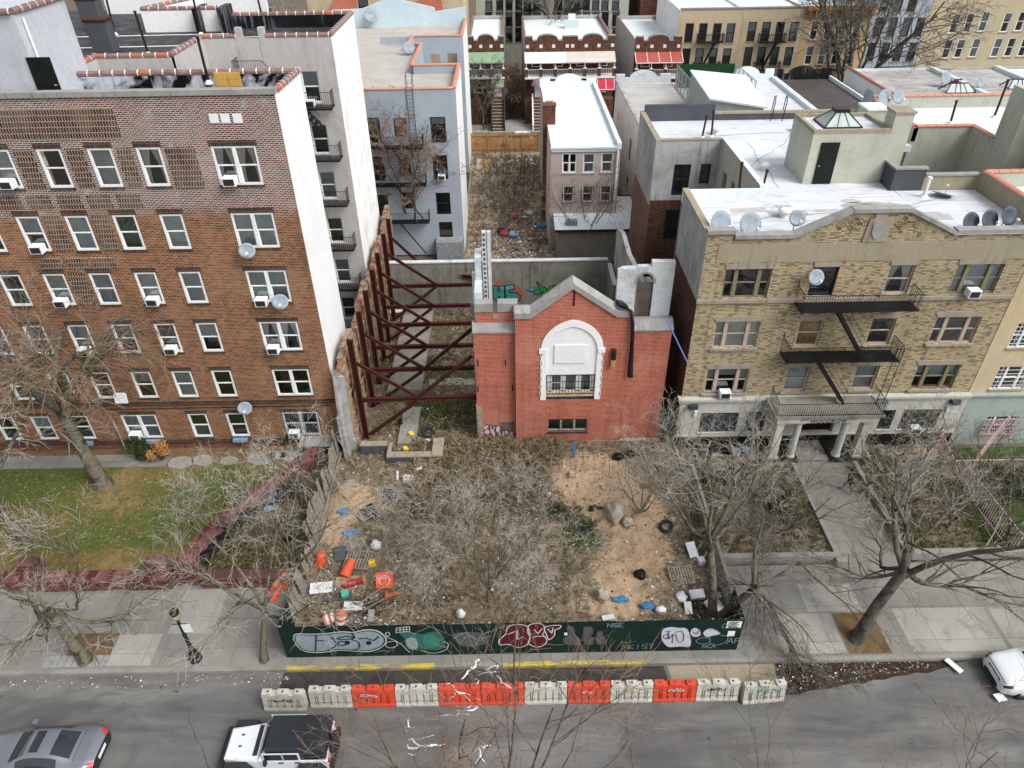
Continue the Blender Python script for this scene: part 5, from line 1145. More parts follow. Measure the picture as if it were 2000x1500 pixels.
def rowhouse(xa,xb,label,aws,arcs,door):
 A_,B_=FR.px(*z4(xa,400))[0],FR.px(*z4(xb,400))[0];zt=FR.px(*z4(xa,350))[1]
 t=thing('row_house',label,'row house',((A_+B_)/2,YR,0),'brick row houses with awnings')
 b=MB();W=B_-A_;n=arcs;pts=[(A_,0),(A_,zt+.35)]
 for k in range(n):
  a=A_+W*k/n;w=W/n
  pts+=[(a+w*.17,zt+.35),(a+w*.17,zt-.12),(a+w*.27,zt-.12)]+[(a+w*.5-w*.23*cos(pi*i/10),zt-.12+.7*sin(pi*i/10)**.8)for i in range(11)]+[(a+w*.73,zt-.12),(a+w*.83,zt-.12),(a+w*.83,zt+.35)]
 pts+=[(B_,zt+.35),(B_,0)]
 b.prism([(x,YR,z)for x,z in pts],(0,.35,0));b.build('front_wall',M['brickrow'],t)
 b=MB()
 for p,q in zip(pts[1:-2],pts[2:-1]):b.prism([(p[0],YR-.06,p[1]-.0),(q[0],YR-.06,q[1]-.0),(q[0],YR-.06,q[1]+.13),(p[0],YR-.06,p[1]+.13)],(0,.48,0))
 b.build('parapet_cap',M['greystone'],t)
 b=MB()
 for k in range(n):
  a=A_+W*k/n;w=W/n
  for f in(.06,.36,.64,.94):b.box(a+w*f-.2,a+w*f+.2,YR-.03,YR,zt-.95,zt-.55)
 b.build('stone_block',M['wht'],t)
 b=MB();wall(b,Pl('W',A_),YR+.35,120,0,zt-.2);wall(b,Pl('E',B_),YR+.35,120,0,zt-.2);wall(b,Pl('B',120),A_,B_,0,zt-.2);build_split(b,'side_wall',M['greypaint'],t)
 b=MB();b.box(A_+.25,B_-.25,YR+.36,119.8,zt-.9,zt-.7);b.build('roof',M['roofclean'],t)
 b=MB();b.box(A_+.002,A_+.25,YR+.36,119.9,zt-.8,zt-.15);b.box(B_-.25,B_-.002,YR+.36,119.9,zt-.8,zt-.15);build_split(b,'side_parapet',M['tile_br'],t)
 za=FRP.px(*z4(xa,500))[1];z_aw=FR.px(*z4(xa,455))[1];zb=FRP.px(*z4(xa,672))[1]
 for(f0,f1,m,st)in aws:awning(t,A_+W*f0,A_+W*f1,z_aw,YR-.01,1.7,.9,M[m],st)
 b=MB();b.box(A_,B_,YPf,YR-.002,zb-.25,zb);b.build('balcony_floor',M['white'],t)
 b=MB();rail(b,[(A_,YPf+.1,zb),(B_,YPf+.1,zb)],.9,.22,.02);b.build('balcony_railing',M['white'],t)
 b=MB()
 for i in range(3*n+1):x=A_+.15+(W-.3)*i/(3*n);b.box(x-.2,x+.2,YPf,YPf+.35,zb,zb+.95)
 build_split(b,'brick_pier',M['brickrow'],t)
 b=MB()
 for i in range(3*n+1):x=A_+.15+(W-.3)*i/(3*n);b.box(x-.05,x+.05,YPf+.12,YPf+.22,zb+.95,z_aw-.95);b.box(x-.22,x+.22,YPf-.02,YPf+.37,zb+.952,zb+1.05)
 build_split(b,'post',M['white'],t)
 for i in range(2*n):
  for zz,hh in((zb+.9,1.7),(zb-2.4,1.6)):
   x=A_+W*(i+.5)/(2*n)
   if zz<zb and abs(x-(A_+W*door))<1:continue
   window(t,Pl('F',YR-.03),(x-.6,x+.6,zz,zz+hh-.2),M['white'],1,.08,-.02,'dark')
 # stair and door
 dx=A_+W*door;b=MB();nst=10;z0=zb-2.9
 for i in range(nst):b.box(dx-.75,dx+.75,YPf-3.0+i*.3,YPf-3.0+(i+1)*.3,0,z0*(i+1)/nst)
 b.box(A_,B_,YPf,YR-.002,0,z0);b.build('stoop',M['brickrow'],t)
 b=MB()
 for i in range(nst):b.box(dx-.76,dx+.76,YPf-3.03+i*.3,YPf-3.0+(i+1)*.3-.02,z0*(i+1)/nst+.002,z0*(i+1)/nst+.05)
 b.build('stair_tread',M['stone'],t)
 b=MB()
 for s in(-.85,.85):b.prism([(dx+s-.08,YPf-3.1,.0),(dx+s-.08,YPf-3.1,.9),(dx+s-.08,YPf,z0+.9),(dx+s-.08,YPf,0)],(.16,0,0))
 b.build('stair_railing',M['white']if aws[0][2]!='aw_green' else M['black'],t)
 b=MB();b.box(dx-.5,dx+.5,YR-.1,YR-.002,z0,z0+2.1);b.build('door',M['white'],t)
 return t,A_,B_,zb
r1=rowhouse(60,375,'brick row house with pale green awnings behind the blue building corner',[(0,1,'aw_green',0),(.55,1.0,'aw_green',0)][:1],1,.8)
awning(r1[0],r1[1]+3.0,r1[2]-.1,r1[3]-.3,YPf,1.0,.7,M['aw_green'])
r2=rowhouse(555,1340,'double brick row house with white and beige awnings',[(0,.455,'aw_white',4),(.46,1,'aw_beige',0)],2,.155)
b=MB();xx=r2[1]+(r2[2]-r2[1])*.155
for i in range(6):
 a0_,a1_=pi/2*i/6,pi/2*(i+1)/6
 for j in range(8):
  u0_,u1_=pi*j/8,pi*(j+1)/8;P_=lambda a,u:(xx-1.1*cos(u)*cos(a),YPf-.1-1.0*sin(u)*cos(a),r2[3]-1.0+.9*sin(a))
  b.quad(P_(a0_,u0_),P_(a0_,u1_),P_(a1_,u1_),P_(a1_,u0_))
b.build('dome_awning',M['aw_mauve'],r2[0])
awning(r2[0],r2[2]-2.3,r2[2]-.1,r2[3]-.35,YPf,1.1,1.0,M['aw_crim'],2)
r3=rowhouse(1515,1915,'brick row house with bright red awning and white balcony',[(0,1.02,'aw_red',4)],1,.5)
b=MB();pp=at(1108,40,z=9.2);b.box(pp.x-1.0,pp.x+1.0,112,113,8,10.6);b.box(pp.x-.5,pp.x+.5,112.2,112.8,10.6,11.3);b.build('white_bulkhead',M['roofclean'],r2[0])
# walk-ups along the far side
def z3(x,y):return(1240+.38*x,.38*y)
def walkup(name,label,y,xa,xb,ztop,rows_,w,h,fm,wm,base=None,side=None,corn=None,depth=16,roof='roofclean',grp=None,zero=0):
 F=Pl('F',y);t=thing(name,label,'building',((xa+xb)/2,y,0),grp)
 hs_=[]
 for rw in rows_:hs_+=rowwin(F,rw,w,h)
 hs_=[q for q in hs_ if q[0]>xa and q[1]<xb and q[3]<ztop-.05];zb=base[0]if base else 0
 b=MB();wall(b,F,xa,xb,zb,ztop,hs_,rev=.15);b.build('front_wall',wm,t)
 if base:b=MB();wall(b,Pl('F',y-.06),xa,xb,0,zb);b.box(xa,xb,y-.16,y-.002,zb-.02,zb+.2);b.build('base_wall',M[base[1]],t)
 for q in hs_:window(t,F,q,fm,1,.1,.08,_wr.choice(['dark','dark','blind','half']),sill=(.12,.08,.08,M['stone']))
 b=MB();b.box(xa+.01,xb-.01,y+.3,y+depth,ztop-.6,ztop-.35);b.build('roof',M[roof],t)
 b=MB();b.box(xa-.0,xb,y-.1,y+.3,ztop+.002,ztop+.15);b.build('parapet_cap',M['greystone'],t)
 b=MB();wall(b,Pl('W',xa),y+.01,y+depth,0,ztop-.1);wall(b,Pl('E',xb),y+.01,y+depth,0,ztop-.1);build_split(b,'side_wall',side or wm,t)
 return t,F,hs_
F100=Pl('F',101.0)
e=[F100.px(*z3(x,48))[0]for x in(236,560,883,1232)];zt_=F100.px(*z3(400,46))[1]
T1=walkup('apartment_building','tan brick walk-up next to the red-awning row house',101.0,e[0],e[1],zt_,[[z3(x,170)for x in(278,348,420,490)],[z3(x,297)for x in(262,330,400,470)]],1.08,2.3,M['dkframe'],M['tanwall'],(4.6,'greybase'),M['whiteworn'])
T2=walkup('apartment_building','tan brick walk-up in the middle of the far terrace',101.0,e[1]+.02,e[2],zt_,[[z3(x,163)for x in(600,672,743,815)],[z3(x,290)for x in(580,648,716,788)]],1.08,2.3,M['dkframe'],M['tanwall'],(4.6,'greybase'))
M['gold']=mottled('golden_brick_wall',[C('b39b6e',.95),C('c0a97d',.95)],.4,.9,9)
T3=walkup('apartment_building','golden brick walk-up with brown cornice and white window frames',101.0,e[2]+.02,e[3],zt_,[[z3(x,155)for x in(922,994,1066,1138)],[z3(x,285)for x in(896,962,1032,1105)]],1.08,2.3,M['white'],M['gold'],(4.6,'greybase'))
b=MB();b.box(e[2]+.0,e[3]+.1,100.3,100.99,zt_-.25,zt_+.2);b.box(e[2]+.05,e[3],100.7,100.99,zt_-1.1,zt_-.251)
for i in range(11):x=e[2]+.4+(e[3]-e[2]-.8)*i/10;b.box(x-.12,x+.12,100.35,100.69,zt_-.7,zt_-.252)
b.build('bracketed_cornice',mottled('ochre_cornice',[C('9a6a34'),C('b07f45')],1,.7,9),T3[0])
def small_escape(t,F,xa,xb,zs__,flip):
 b=MB();y_=F.v
 for z in zs__:
  b.box(xa,xb,y_-1.1,y_-.01,z-.06,z);rail(b,[(xa,y_-.02,z),(xa,y_-1.1,z),(xb,y_-1.1,z),(xb,y_-.02,z)],.95,.25,.03)
  s0_,s1_=(xa+1,xb-1)if flip else(xb-1,xa+1);b.tube([(s0_,y_-.8,z),(s1_,y_-.8,z-3.2)],.1,4);b.tube([(s0_,y_-.4,z),(s1_,y_-.4,z-3.2)],.1,4)
 b.build('fire_escape',M['black'],t)
for T_,xs_,fl in((T1,(315,445),False),(T2,(630,760),False),(T3,(965,1120),True)):
 a=F100.px(*z3(xs_[0],215))[0];c=F100.px(*z3(xs_[1],215))[0];z1=F100.px(*z3(xs_[0],212))[1];small_escape(T_[0],F100,a,c,[z1,z1-3.4],fl)
F103=Pl('F',102.0);g0=e[3]+.05;g1=F103.px(*z3(1505,100))[0]
walkup('apartment_building','grey painted apartment building behind the big bare tree',102.0,g0,g1,zt_+5,[[z3(x,10)for x in(1285,1357,1428)],[z3(x,140)for x in(1250,1322,1393,1462)],[z3(x,268)for x in(1213,1282,1352,1422)]],1.08,2.3,M['dkframe'],M['bluewall'],(5.2,'greymembrane'))
M['yell']=mottled('yellow_brick_wall',[C('b5a788',.95),C('c1b496',.95)],.4,.9,9)
walkup('apartment_building','yellow brick apartment building at the upper right with a green painted base',102.0,g1+.05,100,zt_+1.2,[[z3(x,y)for x,y in((1645,122),(1718,118),(1795,112),(1910,115),(1985,110),(2060,110))],[z3(x,y)for x,y in((1605,252),(1670,250),(1748,246),(1860,245),(1930,243),(2000,242))]],1.08,2.3,M['white'],M['yell'],(5.2,'greenbase'))
# pale grey tenement further back
FB_=Pl('F',127.0);ga=FB_.px(931,40)[0];gb=FB_.px(1226,40)[0]
t_=walkup('apartment_building','long pale grey tenement behind the row house roofs',127.0,ga,gb,17,[[z4(x,y)for x in(243,338,418,503,580,660,850,930,1010,1090,1172,1252,1345)]for y in(22,160,298)],1.15,2.4,M['dkframe'],M['stuccogreen'],None)
a=FB_.px(*z4(905,70))[0];c=FB_.px(*z4(1050,70))[0];small_escape(t_[0],FB_,a,c,[FB_.px(*z4(905,70))[1],FB_.px(*z4(905,70))[1]+3.6],False)
a=FB_.px(*z4(545,70))[0];c=FB_.px(*z4(650,70))[0];small_escape(t_[0],FB_,a,c,[FB_.px(*z4(905,70))[1]],True)
b=MB();b.box(gb+2,gb+7,128,140,0,16);tag(b.build('brick_annex',M['brickrow']),'narrow dark red brick building between the pale tenement and the tan walk-up','building')
b=MB();b.box(gb+7.2,gb+12,124,138,0,14);tag(b.build('tan_annex',M['tanwall']),'plain tan wall of a building behind the red-awning row house roof','building')
# upper left: tan building with orange tile bays, grey house
FT_=Pl('F',112.0);xa=FT_.px(602,20)[0];xb=FT_.px(906,20)[0]
t_=walkup('apartment_building','tan brick building with two orange tiled bay roofs behind the blue gable',112.0,xa,xb,15,[[(675,30),(838,30)],[(590+k*60,12)for k in range(2,5)]],1.4,2.2,M['dkframe'],M['tanwall'],None)
for px in(675,840):
 u,z=Pl('F',111).px(px,14);b=MB();b.prism([(u-2.0,109.8,z-.7),(u+2.0,109.8,z-.7),(u+1.5,111.9,z+.9),(u-1.5,111.9,z+.9)],(0,0,.15))
 for i in range(15):x=u-1.9+i*.27;b.tube([(x,109.8,z-.5),(u+(x-u)*.75,111.9,z+1.1)],.09,5)
 o=b.build('tiled_bay_roof',M['tile_or'],t_[0])
 b=MB();b.box(u-1.5,u+1.5,110.2,111.98,z-3.4,z-.72);b.build('bay',M['tanwall'],t_[0])
for x0_,x1_,y_,zt2,m_,l in((330,395,118,9,'bluewall','slate blue house among bare trees at the top left'),(455,525,112,9,'bluewall','grey blue clapboard house at the top left between trees'),(530,598,114,8.5,'creamwall','cream painted house at the top left beside the tan bays')):
 F_=Pl('F',y_);a=F_.px(x0_,15)[0];c=F_.px(x1_,15)[0]
 walkup('house',l,y_,a,c,zt2,[[(x0_+14+k*18,12)for k in range(4)]],1.2,2,M['white'],M[m_],None,depth=10,roof='roofdirty')
# far street surfaces
def sheet(name,x0,x1,y0,y1,z,mat,n=1):
 b=MB();b.quad((x0,y0,z),(x1,y0,z),(x1,y1,z),(x0,y1,z));return struct(b.build(name,mat))
# cedar fence closing the back lot
t=thing('wooden_fence','orange cedar board fence closing the far end of the littered back lot','fence',(0,87.3,0))
b=MB();zt_f=at(990,260,y=87.3).z;rr=random.Random(9);x=-4.35
while x<3.9:b.box(x+.005,x+.145,87.3,87.33,0,zt_f+rr.uniform(-.03,.03));x+=.15
b.build('boards',M['woodfence'],t)
b=MB()
for i in range(5):xx=-4.3+i*2.05;b.box(xx-.06,xx+.06,87.2,87.297,0,zt_f+.1)
for zz in(.5,zt_f-.3):b.box(-4.35,3.9,87.23,87.297,zz,zz+.1)
b.build('frame',M['woodfence'],t)
# ================================================================ ground surfaces
def hn(x,y,s,seed=0):return noise.noise(Vector((x*s,y*s,seed*7.3)))
def fbm(x,y,s,seed=0):
 return sum(hn(x,y,s*2**k,seed+k)*.5**k for k in range(4))
def vcol_mat(name,base,sand,green,dark,extra_scale=3.):
 t=NT(name,.1);a=t.n('Attribute',attribute_name='cover');s=t.n('SeparateColor');t.l(a.outputs['Color'],s.inputs[0]);v=t.coord()
 def patch(cs,sc_):return t.ramp(t.noise(v,sc_,7,.7,.5),[(.3+.4*i/(len(cs)-1),c)for i,c in enumerate(cs)])
 n1=t.math('MULTIPLY',t.math('SUBTRACT',t.noise(v,1.5,8,.78,1.2),.5),1.9)
 def m(ch):return t.maprange(t.math('ADD',s.outputs[ch],n1),.38,.58)
 c=patch(base,extra_scale);c=t.mix(m(0),c,patch(sand,2.));c=t.mix(m(1),c,patch(green,4.));c=t.mix(m(2),c,patch(dark,5.))
 f=t.noise(v,26,5,.8);c=t.mix(.55,c,t.ramp(f,[(.32,.42),(.66,1.)]),'MULTIPLY')
 return t.out(c,.97,t.math('ADD',f,t.noise(v,6,4)),.05,.7)
def field(name,x0,x1,y0,y1,res,hf,mf,mat,inside=None):
 nx=max(2,int((x1-x0)/res));ny=max(2,int((y1-y0)/res));vs=[];cs=[]
 for j in range(ny+1):
  for i in range(nx+1):
   x=x0+(x1-x0)*i/nx;y=y0+(y1-y0)*j/ny;vs.append((x,y,hf(x,y)));cs.append(mf(x,y))
 b=MB();b.v=vs
 for j in range(ny):
  for i in range(nx):
   if inside and not inside(x0+(x1-x0)*(i+.5)/nx,y0+(y1-y0)*(j+.5)/ny):continue
   k=j*(nx+1)+i;b.f.append((k,k+1,k+nx+2,k+nx+1));b.mi.append(0)
 o=b.build(name,mat,smooth=True);at_=o.data.color_attributes.new('cover','FLOAT_COLOR','POINT')
 at_.data.foreach_set('color',[q for c in cs for q in(c[0],c[1],c[2],1)]);return struct(o)
M['asphalt']=None
t=NT('worn_asphalt',.25);v=t.coord()
c=t.ramp(t.noise(t.scaled(v,.12,.55,1),1.2,6,.65,.4),[(.32,C('545351',.9)),(.5,C('6b6a68',.9)),(.62,C('7b7a77',.9)),(.72,C('62615f',.9))])
c=t.mix(t.math('MULTIPLY',t.maprange(t.noise(v,.22,6,.7,1.),.5,.62),.45),c,C('4c4a49',.9))
c=t.mix(t.math('MULTIPLY',t.maprange(t.noise(v,2.6,3,.5,.3),.7,.74),.8),c,C('2b2a29'))
c=t.mix(.35,c,t.ramp(t.noise(v,60,3,.8),[(.3,.5),(.7,1.)]),'MULTIPLY')
M['asphalt']=t.out(c,.85,t.noise(v,70,3),.006,.4)
def paving(name,a,b_,jw=1.5,jh=1.5,joint='4e4c48',stain='5c5a55'):
 t=NT(name,.2);v=t.coord();c=t.ramp(t.noise(v,.35,6,.65,.6),[(.32,a),(.66,b_)])
 c=t.mix(t.math('MULTIPLY',t.maprange(t.noise(v,.9,6,.7,1.2),.52,.7),.5),c,C(stain,.9))
 br=t.n('TexBrick');br.offset=0;br.inputs['Scale'].default_value=1;br.inputs['Brick Width'].default_value=jw;br.inputs['Row Height'].default_value=jh;br.inputs['Mortar Size'].default_value=.014
 br.inputs['Color1'].default_value=(.82,.82,.82,1);br.inputs['Color2'].default_value=(1,1,1,1);br.inputs['Mortar'].default_value=(.45,.45,.45,1);t.l(v,br.inputs['Vector'])
 c=t.mix(.8,c,br.outputs['Color'],'MULTIPLY');c=t.mix(.3,c,t.ramp(t.noise(v,40,3,.8),[(.3,.6),(.7,1.)]),'MULTIPLY')
 return t.out(c,.9,t.noise(v,50,3),.006,.4)
M['pave']=paving('grey_paving',C('7d7c76',.92),C('908e87',.92),1.6,1.6);M['pave2']=paving('light_paving',C('93918a',.95),C('a5a39b',.95),2.4,1.9)
M['earth']=mottled('bare_earth',[C('5b5043',.8),C('75695a',.8),C('4c463c',.8)],.6,.97,18,bump=.03)
M['treepit']=mottled('tree_pit_soil',[C('63503a',.8),C('806848',.8),C('4a3f30',.8)],1.4,.97,18,bump=.03)
sheet('ground',-400,400,-200,900,-.15,M['earth'])
sheet('road',-90,90,3.6,18.1,0,M['asphalt'])
b=MB();b.box(-90,90,-8,3.6,-.1,.15);struct(b.build('near_pavement',M['pave']))
b=MB();b.box(-90,-10.28,18.26,22.75,-.1,.15);b.box(-10.28,10.05,18.26,18.95,-.1,.15);b.box(10.05,90,18.26,23.4,-.1,.15);b.box(16.55,19.9,23.4,30.6,-.1,.15);b.box(13.8,21.5,30.6,32.9,-.1,.148);struct(b.build('pavement',M['pave']))
b=MB();rr=random.Random(3);x=-60
while x<60:b.box(x+.006,x+2.994,18.05,18.255,-.1,.165+rr.uniform(-.008,.008));x+=3
struct(b.build('kerb',M['concrete']))
t=NT('worn_yellow_paint',.2);v=t.coord();m=t.maprange(t.noise(t.scaled(v,.6,3,1),2.2,7,.8),.42,.58)
M['yellowpaint']=t.out(t.mix(m,C('7c7a72',.9),C('c9b02c',.9)),.8)
b=MB()
for x0,x1 in((-10.2,-3.6),(-.6,5.8)):b.box(x0,x1,18.04,18.257,.17,.178);b.box(x0,x1,18.036,18.044,.03,.17)
struct(b.build('yellow_kerb_paint',M['yellowpaint']))
b=MB()
for p in((-16.2,-14.1,20.0,22.5),(-18.6,-16.4,18.4,20.0),(13.9,16.5,20.6,22.2),(12.1,14.9,18.4,20.5),(17.9,22.2,18.4,20.7),(22.4,26,18.4,20.6)):b.slab([(p[0],p[2]),(p[1],p[2]),(p[1]+.0,p[3]),(p[0]+.0,p[3])],.152,.156)
struct(b.build('newer_slab',M['pave2']))
b=MB();b.box(15.0,16.9,18.35,20.5,.15,.158);b.box(-20.4,-18.4,18.35,20.1,.15,.158);struct(b.build('tree_pit',M['treepit']))
b=MB();rr=random.Random(2)
for i in range(9):
 for j in range(2):x=-21.2+i*.32;b.box(x+.01,x+.3,18.36+j*.3,18.36+j*.3+.28,.158,.172)
struct(b.build('granite_sett',M['greystone']))
b=MB();b.slab([(6.9,17.0),(11.4,16.9),(11.5,18.03),(6.75,18.03)],.004,.008);struct(b.build('concrete_patch',M['beigeband']))
t=NT('damp_gutter_litter',.2);v=t.coord();c=t.ramp(t.noise(v,5,7,.8),[(.35,C('1d1916')),(.55,C('3a2f26')),(.7,C('6d5540'))])
M['gutter']=t.out(c,.9,t.noise(v,14,5),.05,.8)
b=MB();rr=random.Random(6);top=[(11.6+i*.5,18.02)for i in range(18)];bot=[(11.6+i*.5,18.0-max(.05,1.45*(1-i/17.)**.8)+rr.uniform(-.1,.1))for i in range(17,-1,-1)]
b.slab(top+bot,.003,.02);struct(b.build('gutter_dirt',M['gutter']))
b=MB();b.slab([(-10.3,17.1),(6.7,17.0),(6.6,18.02),(-10.3,18.02)],.003,.007);struct(b.build('dark_road_patch',mottled('dark_fresh_asphalt',[C('343230'),C('464340'),C('2b2927')],.8,.85,20)))
b=MB();rr=random.Random(61)
for x,y,n,dx,dy in((-22,13.2,30,.5,.05),(4.6,16.0,16,.03,-.28),(13,15.6,26,.34,-.06),(17.3,17.0,12,.15,-.3),(20.5,14.2,14,-.1,-.25),(-14,16.5,9,.2,-.3),(9,13.4,30,.4,.01)):
 for i in range(n):
  x1,y1=x+dx+rr.uniform(-.12,.12),y+dy+rr.uniform(-.1,.1);w_=rr.uniform(.008,.02);b.quad((x-w_,y-w_,.003),(x+w_,y-w_,.003),(x1+w_,y1+w_,.003),(x1-w_,y1+w_,.003));x,y=x1,y1
struct(b.build('road_crack',flat('tarred_crack',C('333231'),.9)))
b=MB()
for x,y,r_ in((-16.8,16.6,.3),):b.lathe((x,y,-.02),[(r_,.024),(r_*.98,.03),(r_*.8,.03)],18)
struct(b.build('manhole_cover',M['asphalt']))
# far street
sheet('far_road',-60,120,88.5,95.5,-.02,M['asphalt'])
b=MB();b.box(-60,120,95.5,101,-.1,.1);b.box(-60,120,85.3,88.5,-.1,.1);struct(b.build('far_pavement',M['pave2']))
# lawn with its curved edge
cw=[at(*p,z=.2)for p in((352,1108),(372,1078),(398,1050),(430,1022),(475,985),(520,955),(560,925),(592,900),(612,878))]
cw=[(p.x,p.y)for p in cw]
def lawn_in(x,y):
 if y<22.9:return False
 for(xa_,ya_),(xb_,yb_)in zip(cw[:-1],cw[1:]):
  if ya_<=y<=yb_:return x<xa_+(xb_-xa_)*(y-ya_)/(yb_-ya_)
 return x<(cw[0][0]if y<cw[0][1]else cw[-1][0])
M['lawn']=vcol_mat('leafy_lawn',[C('666632',.9),C('756a38',.9),C('877548',.9)],[C('8c7750',.85),C('a0875c',.85)],[C('48562b',.9),C('5a6832',.9),C('69703c',.9)],[C('4c4131',.85),C('5e5140',.85)])
def lawn_m(x,y):
 g=.5+.75*fbm(x,y,.16,3)+.15*(x<-22);pth=abs((x+17.0)-(31-y)*.33)*1.0;
 return(.26+.55*fbm(x,y,.3,5)+(.25 if y<25 else 0),g-(.45 if y<25.2 else 0),.75 if(pth<.16 and y>25)else 0)
field('lawn',-45,-11.6,22.9,31.6,.3,lambda x,y:.13+.03*fbm(x,y,.8),lawn_m,M['lawn'],lawn_in)
b=MB();b.box(-45,-20.7,31.5,32.6,.05,.17);struct(b.build('garden_path',M['pave']))
sheet('planting_strip',-45,-11.7,31.3,33.2,.12,M['treepit'])
b=MB();rr=random.Random(11)
for cx_,cy_,r_ in((-19.9,31.8,.7),(-18.6,32.0,.6),(-17.0,31.9,.5),(-15.1,32.1,.8),(-14.2,32.3,.5),(-13.4,32.3,.6)):b.slab([(cx_+r_*(1+.25*rr.random())*cos(a),cy_+r_*.7*(1+.25*rr.random())*sin(a))for a in[i*pi/5 for i in range(10)]],.13,.19)
struct(b.build('broken_paving',M['concrete']))
# weeds strip between the maroon wall and the lot
M['scrub']=vcol_mat('scrub_ground',[C('7a6d5a',.95),C('91836d',.95),C('675c4c',.95),C('9c8d75',.95)],[C('af9273',.92),C('bfa484',.92),C('94805f',.9)],[C('3b4a20',.85),C('4d5c28',.85)],[C('3a332a',.85),C('544a3e',.85)])
def edge_x(y):
 for(xa_,ya_),(xb_,yb_)in zip(cw[:-1],cw[1:]):
  if ya_<=y<=yb_:return xa_+(xb_-xa_)*(y-ya_)/(yb_-ya_)
 return cw[0][0]if y<cw[0][1]else cw[-1][0]
def lf_h(x,y):d=max(0,y-27.0);return .1+.06*fbm(x,y,.7)-min(.85,d*.16)
field('weedy_strip',-17.2,-10.3,22.75,33.0,.22,lf_h,lambda x,y:(.1,.3+.5*fbm(x,y,.4,2),.5*fbm(x,y,.6,8)+(.6 if y>30 else .1)),M['scrub'],lambda x,y:x>edge_x(y)-.1)
# the empty lot
def bump(x,y,cx_,cy_,rx,ry):d=((x-cx_)/rx)**2+((y-cy_)/ry)**2;return math.exp(-d)
def lot_h(x,y):
 h=.18+.75*bump(x,y,3.8,30.0,3.3,2.6)+.45*bump(x,y,6.4,26.6,2.6,2.2)+.3*bump(x,y,5,22,3,2.5)+.25*bump(x,y,-8.5,27.5,1.6,2.5)+.2*bump(x,y,8.6,22.5,1.5,2)
 h+=.16*fbm(x,y,.35,4)+.13*fbm(x,y,1.1,9)+.07*fbm(x,y,3.2,1)
 e_=min(1,max(0,(y-18.75)/.9));return .1+(h-.1)*e_ if y<32.4 else .1+(h-.1)*max(0,(33.5-y)/1.1)
def lot_m(x,y):
 s=1.05*bump(x,y,4.2,29.8,2.8,2.1)+.9*bump(x,y,5.9,26.8,2.8,2.0)+.6*bump(x,y,7.0,23.8,1.6,2.2)+.65*bump(x,y,4.6,21.0,2.4,1.5)+.9*bump(x,y,-9.0,28.4,1.3,1.7)+.75*bump(x,y,-9.6,26.0,.9,1.4)+.5*bump(x,y,4.9,23.2,1.5,1.5)
 g=.1+.75*bump(x,y,3.9,25.8,1.3,1.6)+.45*bump(x,y,1.7,29.8,.9,1.6)+.3*bump(x,y,4.8,24.4,1.2,1.)+.35*fbm(x,y,.5,6)
 d=.1+.5*fbm(x,y,.45,12)+.45*bump(x,y,-7.4,21.0,2.2,1.6)+.5*bump(x,y,8.8,21.2,1.2,2.2)+(.3 if y<19.6 else 0)
 return(s,g*(1-min(1,s)*.5),d*(1-min(.9,s)))
field('lot_ground',-10.3,10.05,18.75,33.5,.14,lot_h,lot_m,M['scrub'])
def rear_m(x,y):return(.1+.25*fbm(x,y,.3,4),.25+(.5 if 34.5<y<38 and-7<x<-2 else 0)+(.45 if 40<y<43 and x<-2 else 0)+.4*fbm(x,y,.6,3),.15+.5*fbm(x,y,.5,9))
field('church_yard',-9.5,8.2,33.5,49.5,.25,lambda x,y:.02+.06*fbm(x,y,.8),rear_m,M['scrub'])
def back_m(x,y):return(.5+.5*fbm(x,y,.25,14),.05+.3*fbm(x,y,.5,3),.1+.6*fbm(x,y,.4,19)+(.5 if y<60 and x<-4.2 else 0))
field('back_yard',-12.0,8.5,49.5,57.3,.3,lambda x,y:.1+.2*fbm(x,y,.5,3),back_m,M['scrub'])
M['scrub2']=vcol_mat('pale_back_lot',[C('8a7d6a'),C('a09380'),C('776b5a')],[C('a8967a'),C('b8a78c')],[C('5c5f3c'),C('6c6e48')],[C('5e5447'),C('7b7062')])
field('back_lot',-4.3,4.3,57.3,87.3,.35,lambda x,y:.1+.2*fbm(x,y,.5,3),back_m,M['scrub2'])
# yards right of the lot
field('front_yard',10.4,16.5,23.45,31.4,.25,lambda x,y:.3+.06*fbm(x,y,.8),lambda x,y:(.1,.3+.5*fbm(x,y,.3,21),.35+.4*fbm(x,y,.4,5)),M['scrub'])
field('front_yard',20.1,25.3,23.6,31.8,.25,lambda x,y:.3+.06*fbm(x,y,.8),lambda x,y:(.3+.4*(y>29),.45+.6*fbm(x,y,.3,24),.1+.4*fbm(x,y,.4,5)),M['scrub'])
field('front_yard',25.6,40,23.6,31.8,.3,lambda x,y:.3,lambda x,y:(0,.9,0),M['scrub'])
# ================================================================ walls and frames of the gutted lot
def strokes(root,name,pl,lines,w,mat,d=-.012,closed=False):
 """painted lines: polylines (u,z) laid on a wall as thin ribbons"""
 b=MB()
 for ln in lines:
  n=len(ln)
  for i in range(n-1):
   (u0,z0),(u1,z1)=ln[i],ln[i+1];L=math.hypot(u1-u0,z1-z0)
   if L<1e-6:continue
   nx,nz=-(z1-z0)/L*w/2,(u1-u0)/L*w/2;ex,ez=(u1-u0)/L*w*.35,(z1-z0)/L*w*.35
   b.quad(pl.w(u0-ex+nx,z0-ez+nz,d),pl.w(u1+ex+nx,z1+ez+nz,d),pl.w(u1+ex-nx,z1+ez-nz,d),pl.w(u0-ex-nx,z0-ez-nz,d))
   d-=.00012
 return b.build(name,mat,root)
def fills(root,name,pl,polys,mat,d=-.006):
 b=MB()
 for p in polys:b.add([pl.w(u,z,d)for u,z in p],[tuple(range(len(p)))]);d-=.0003
 return b.build(name,mat,root)
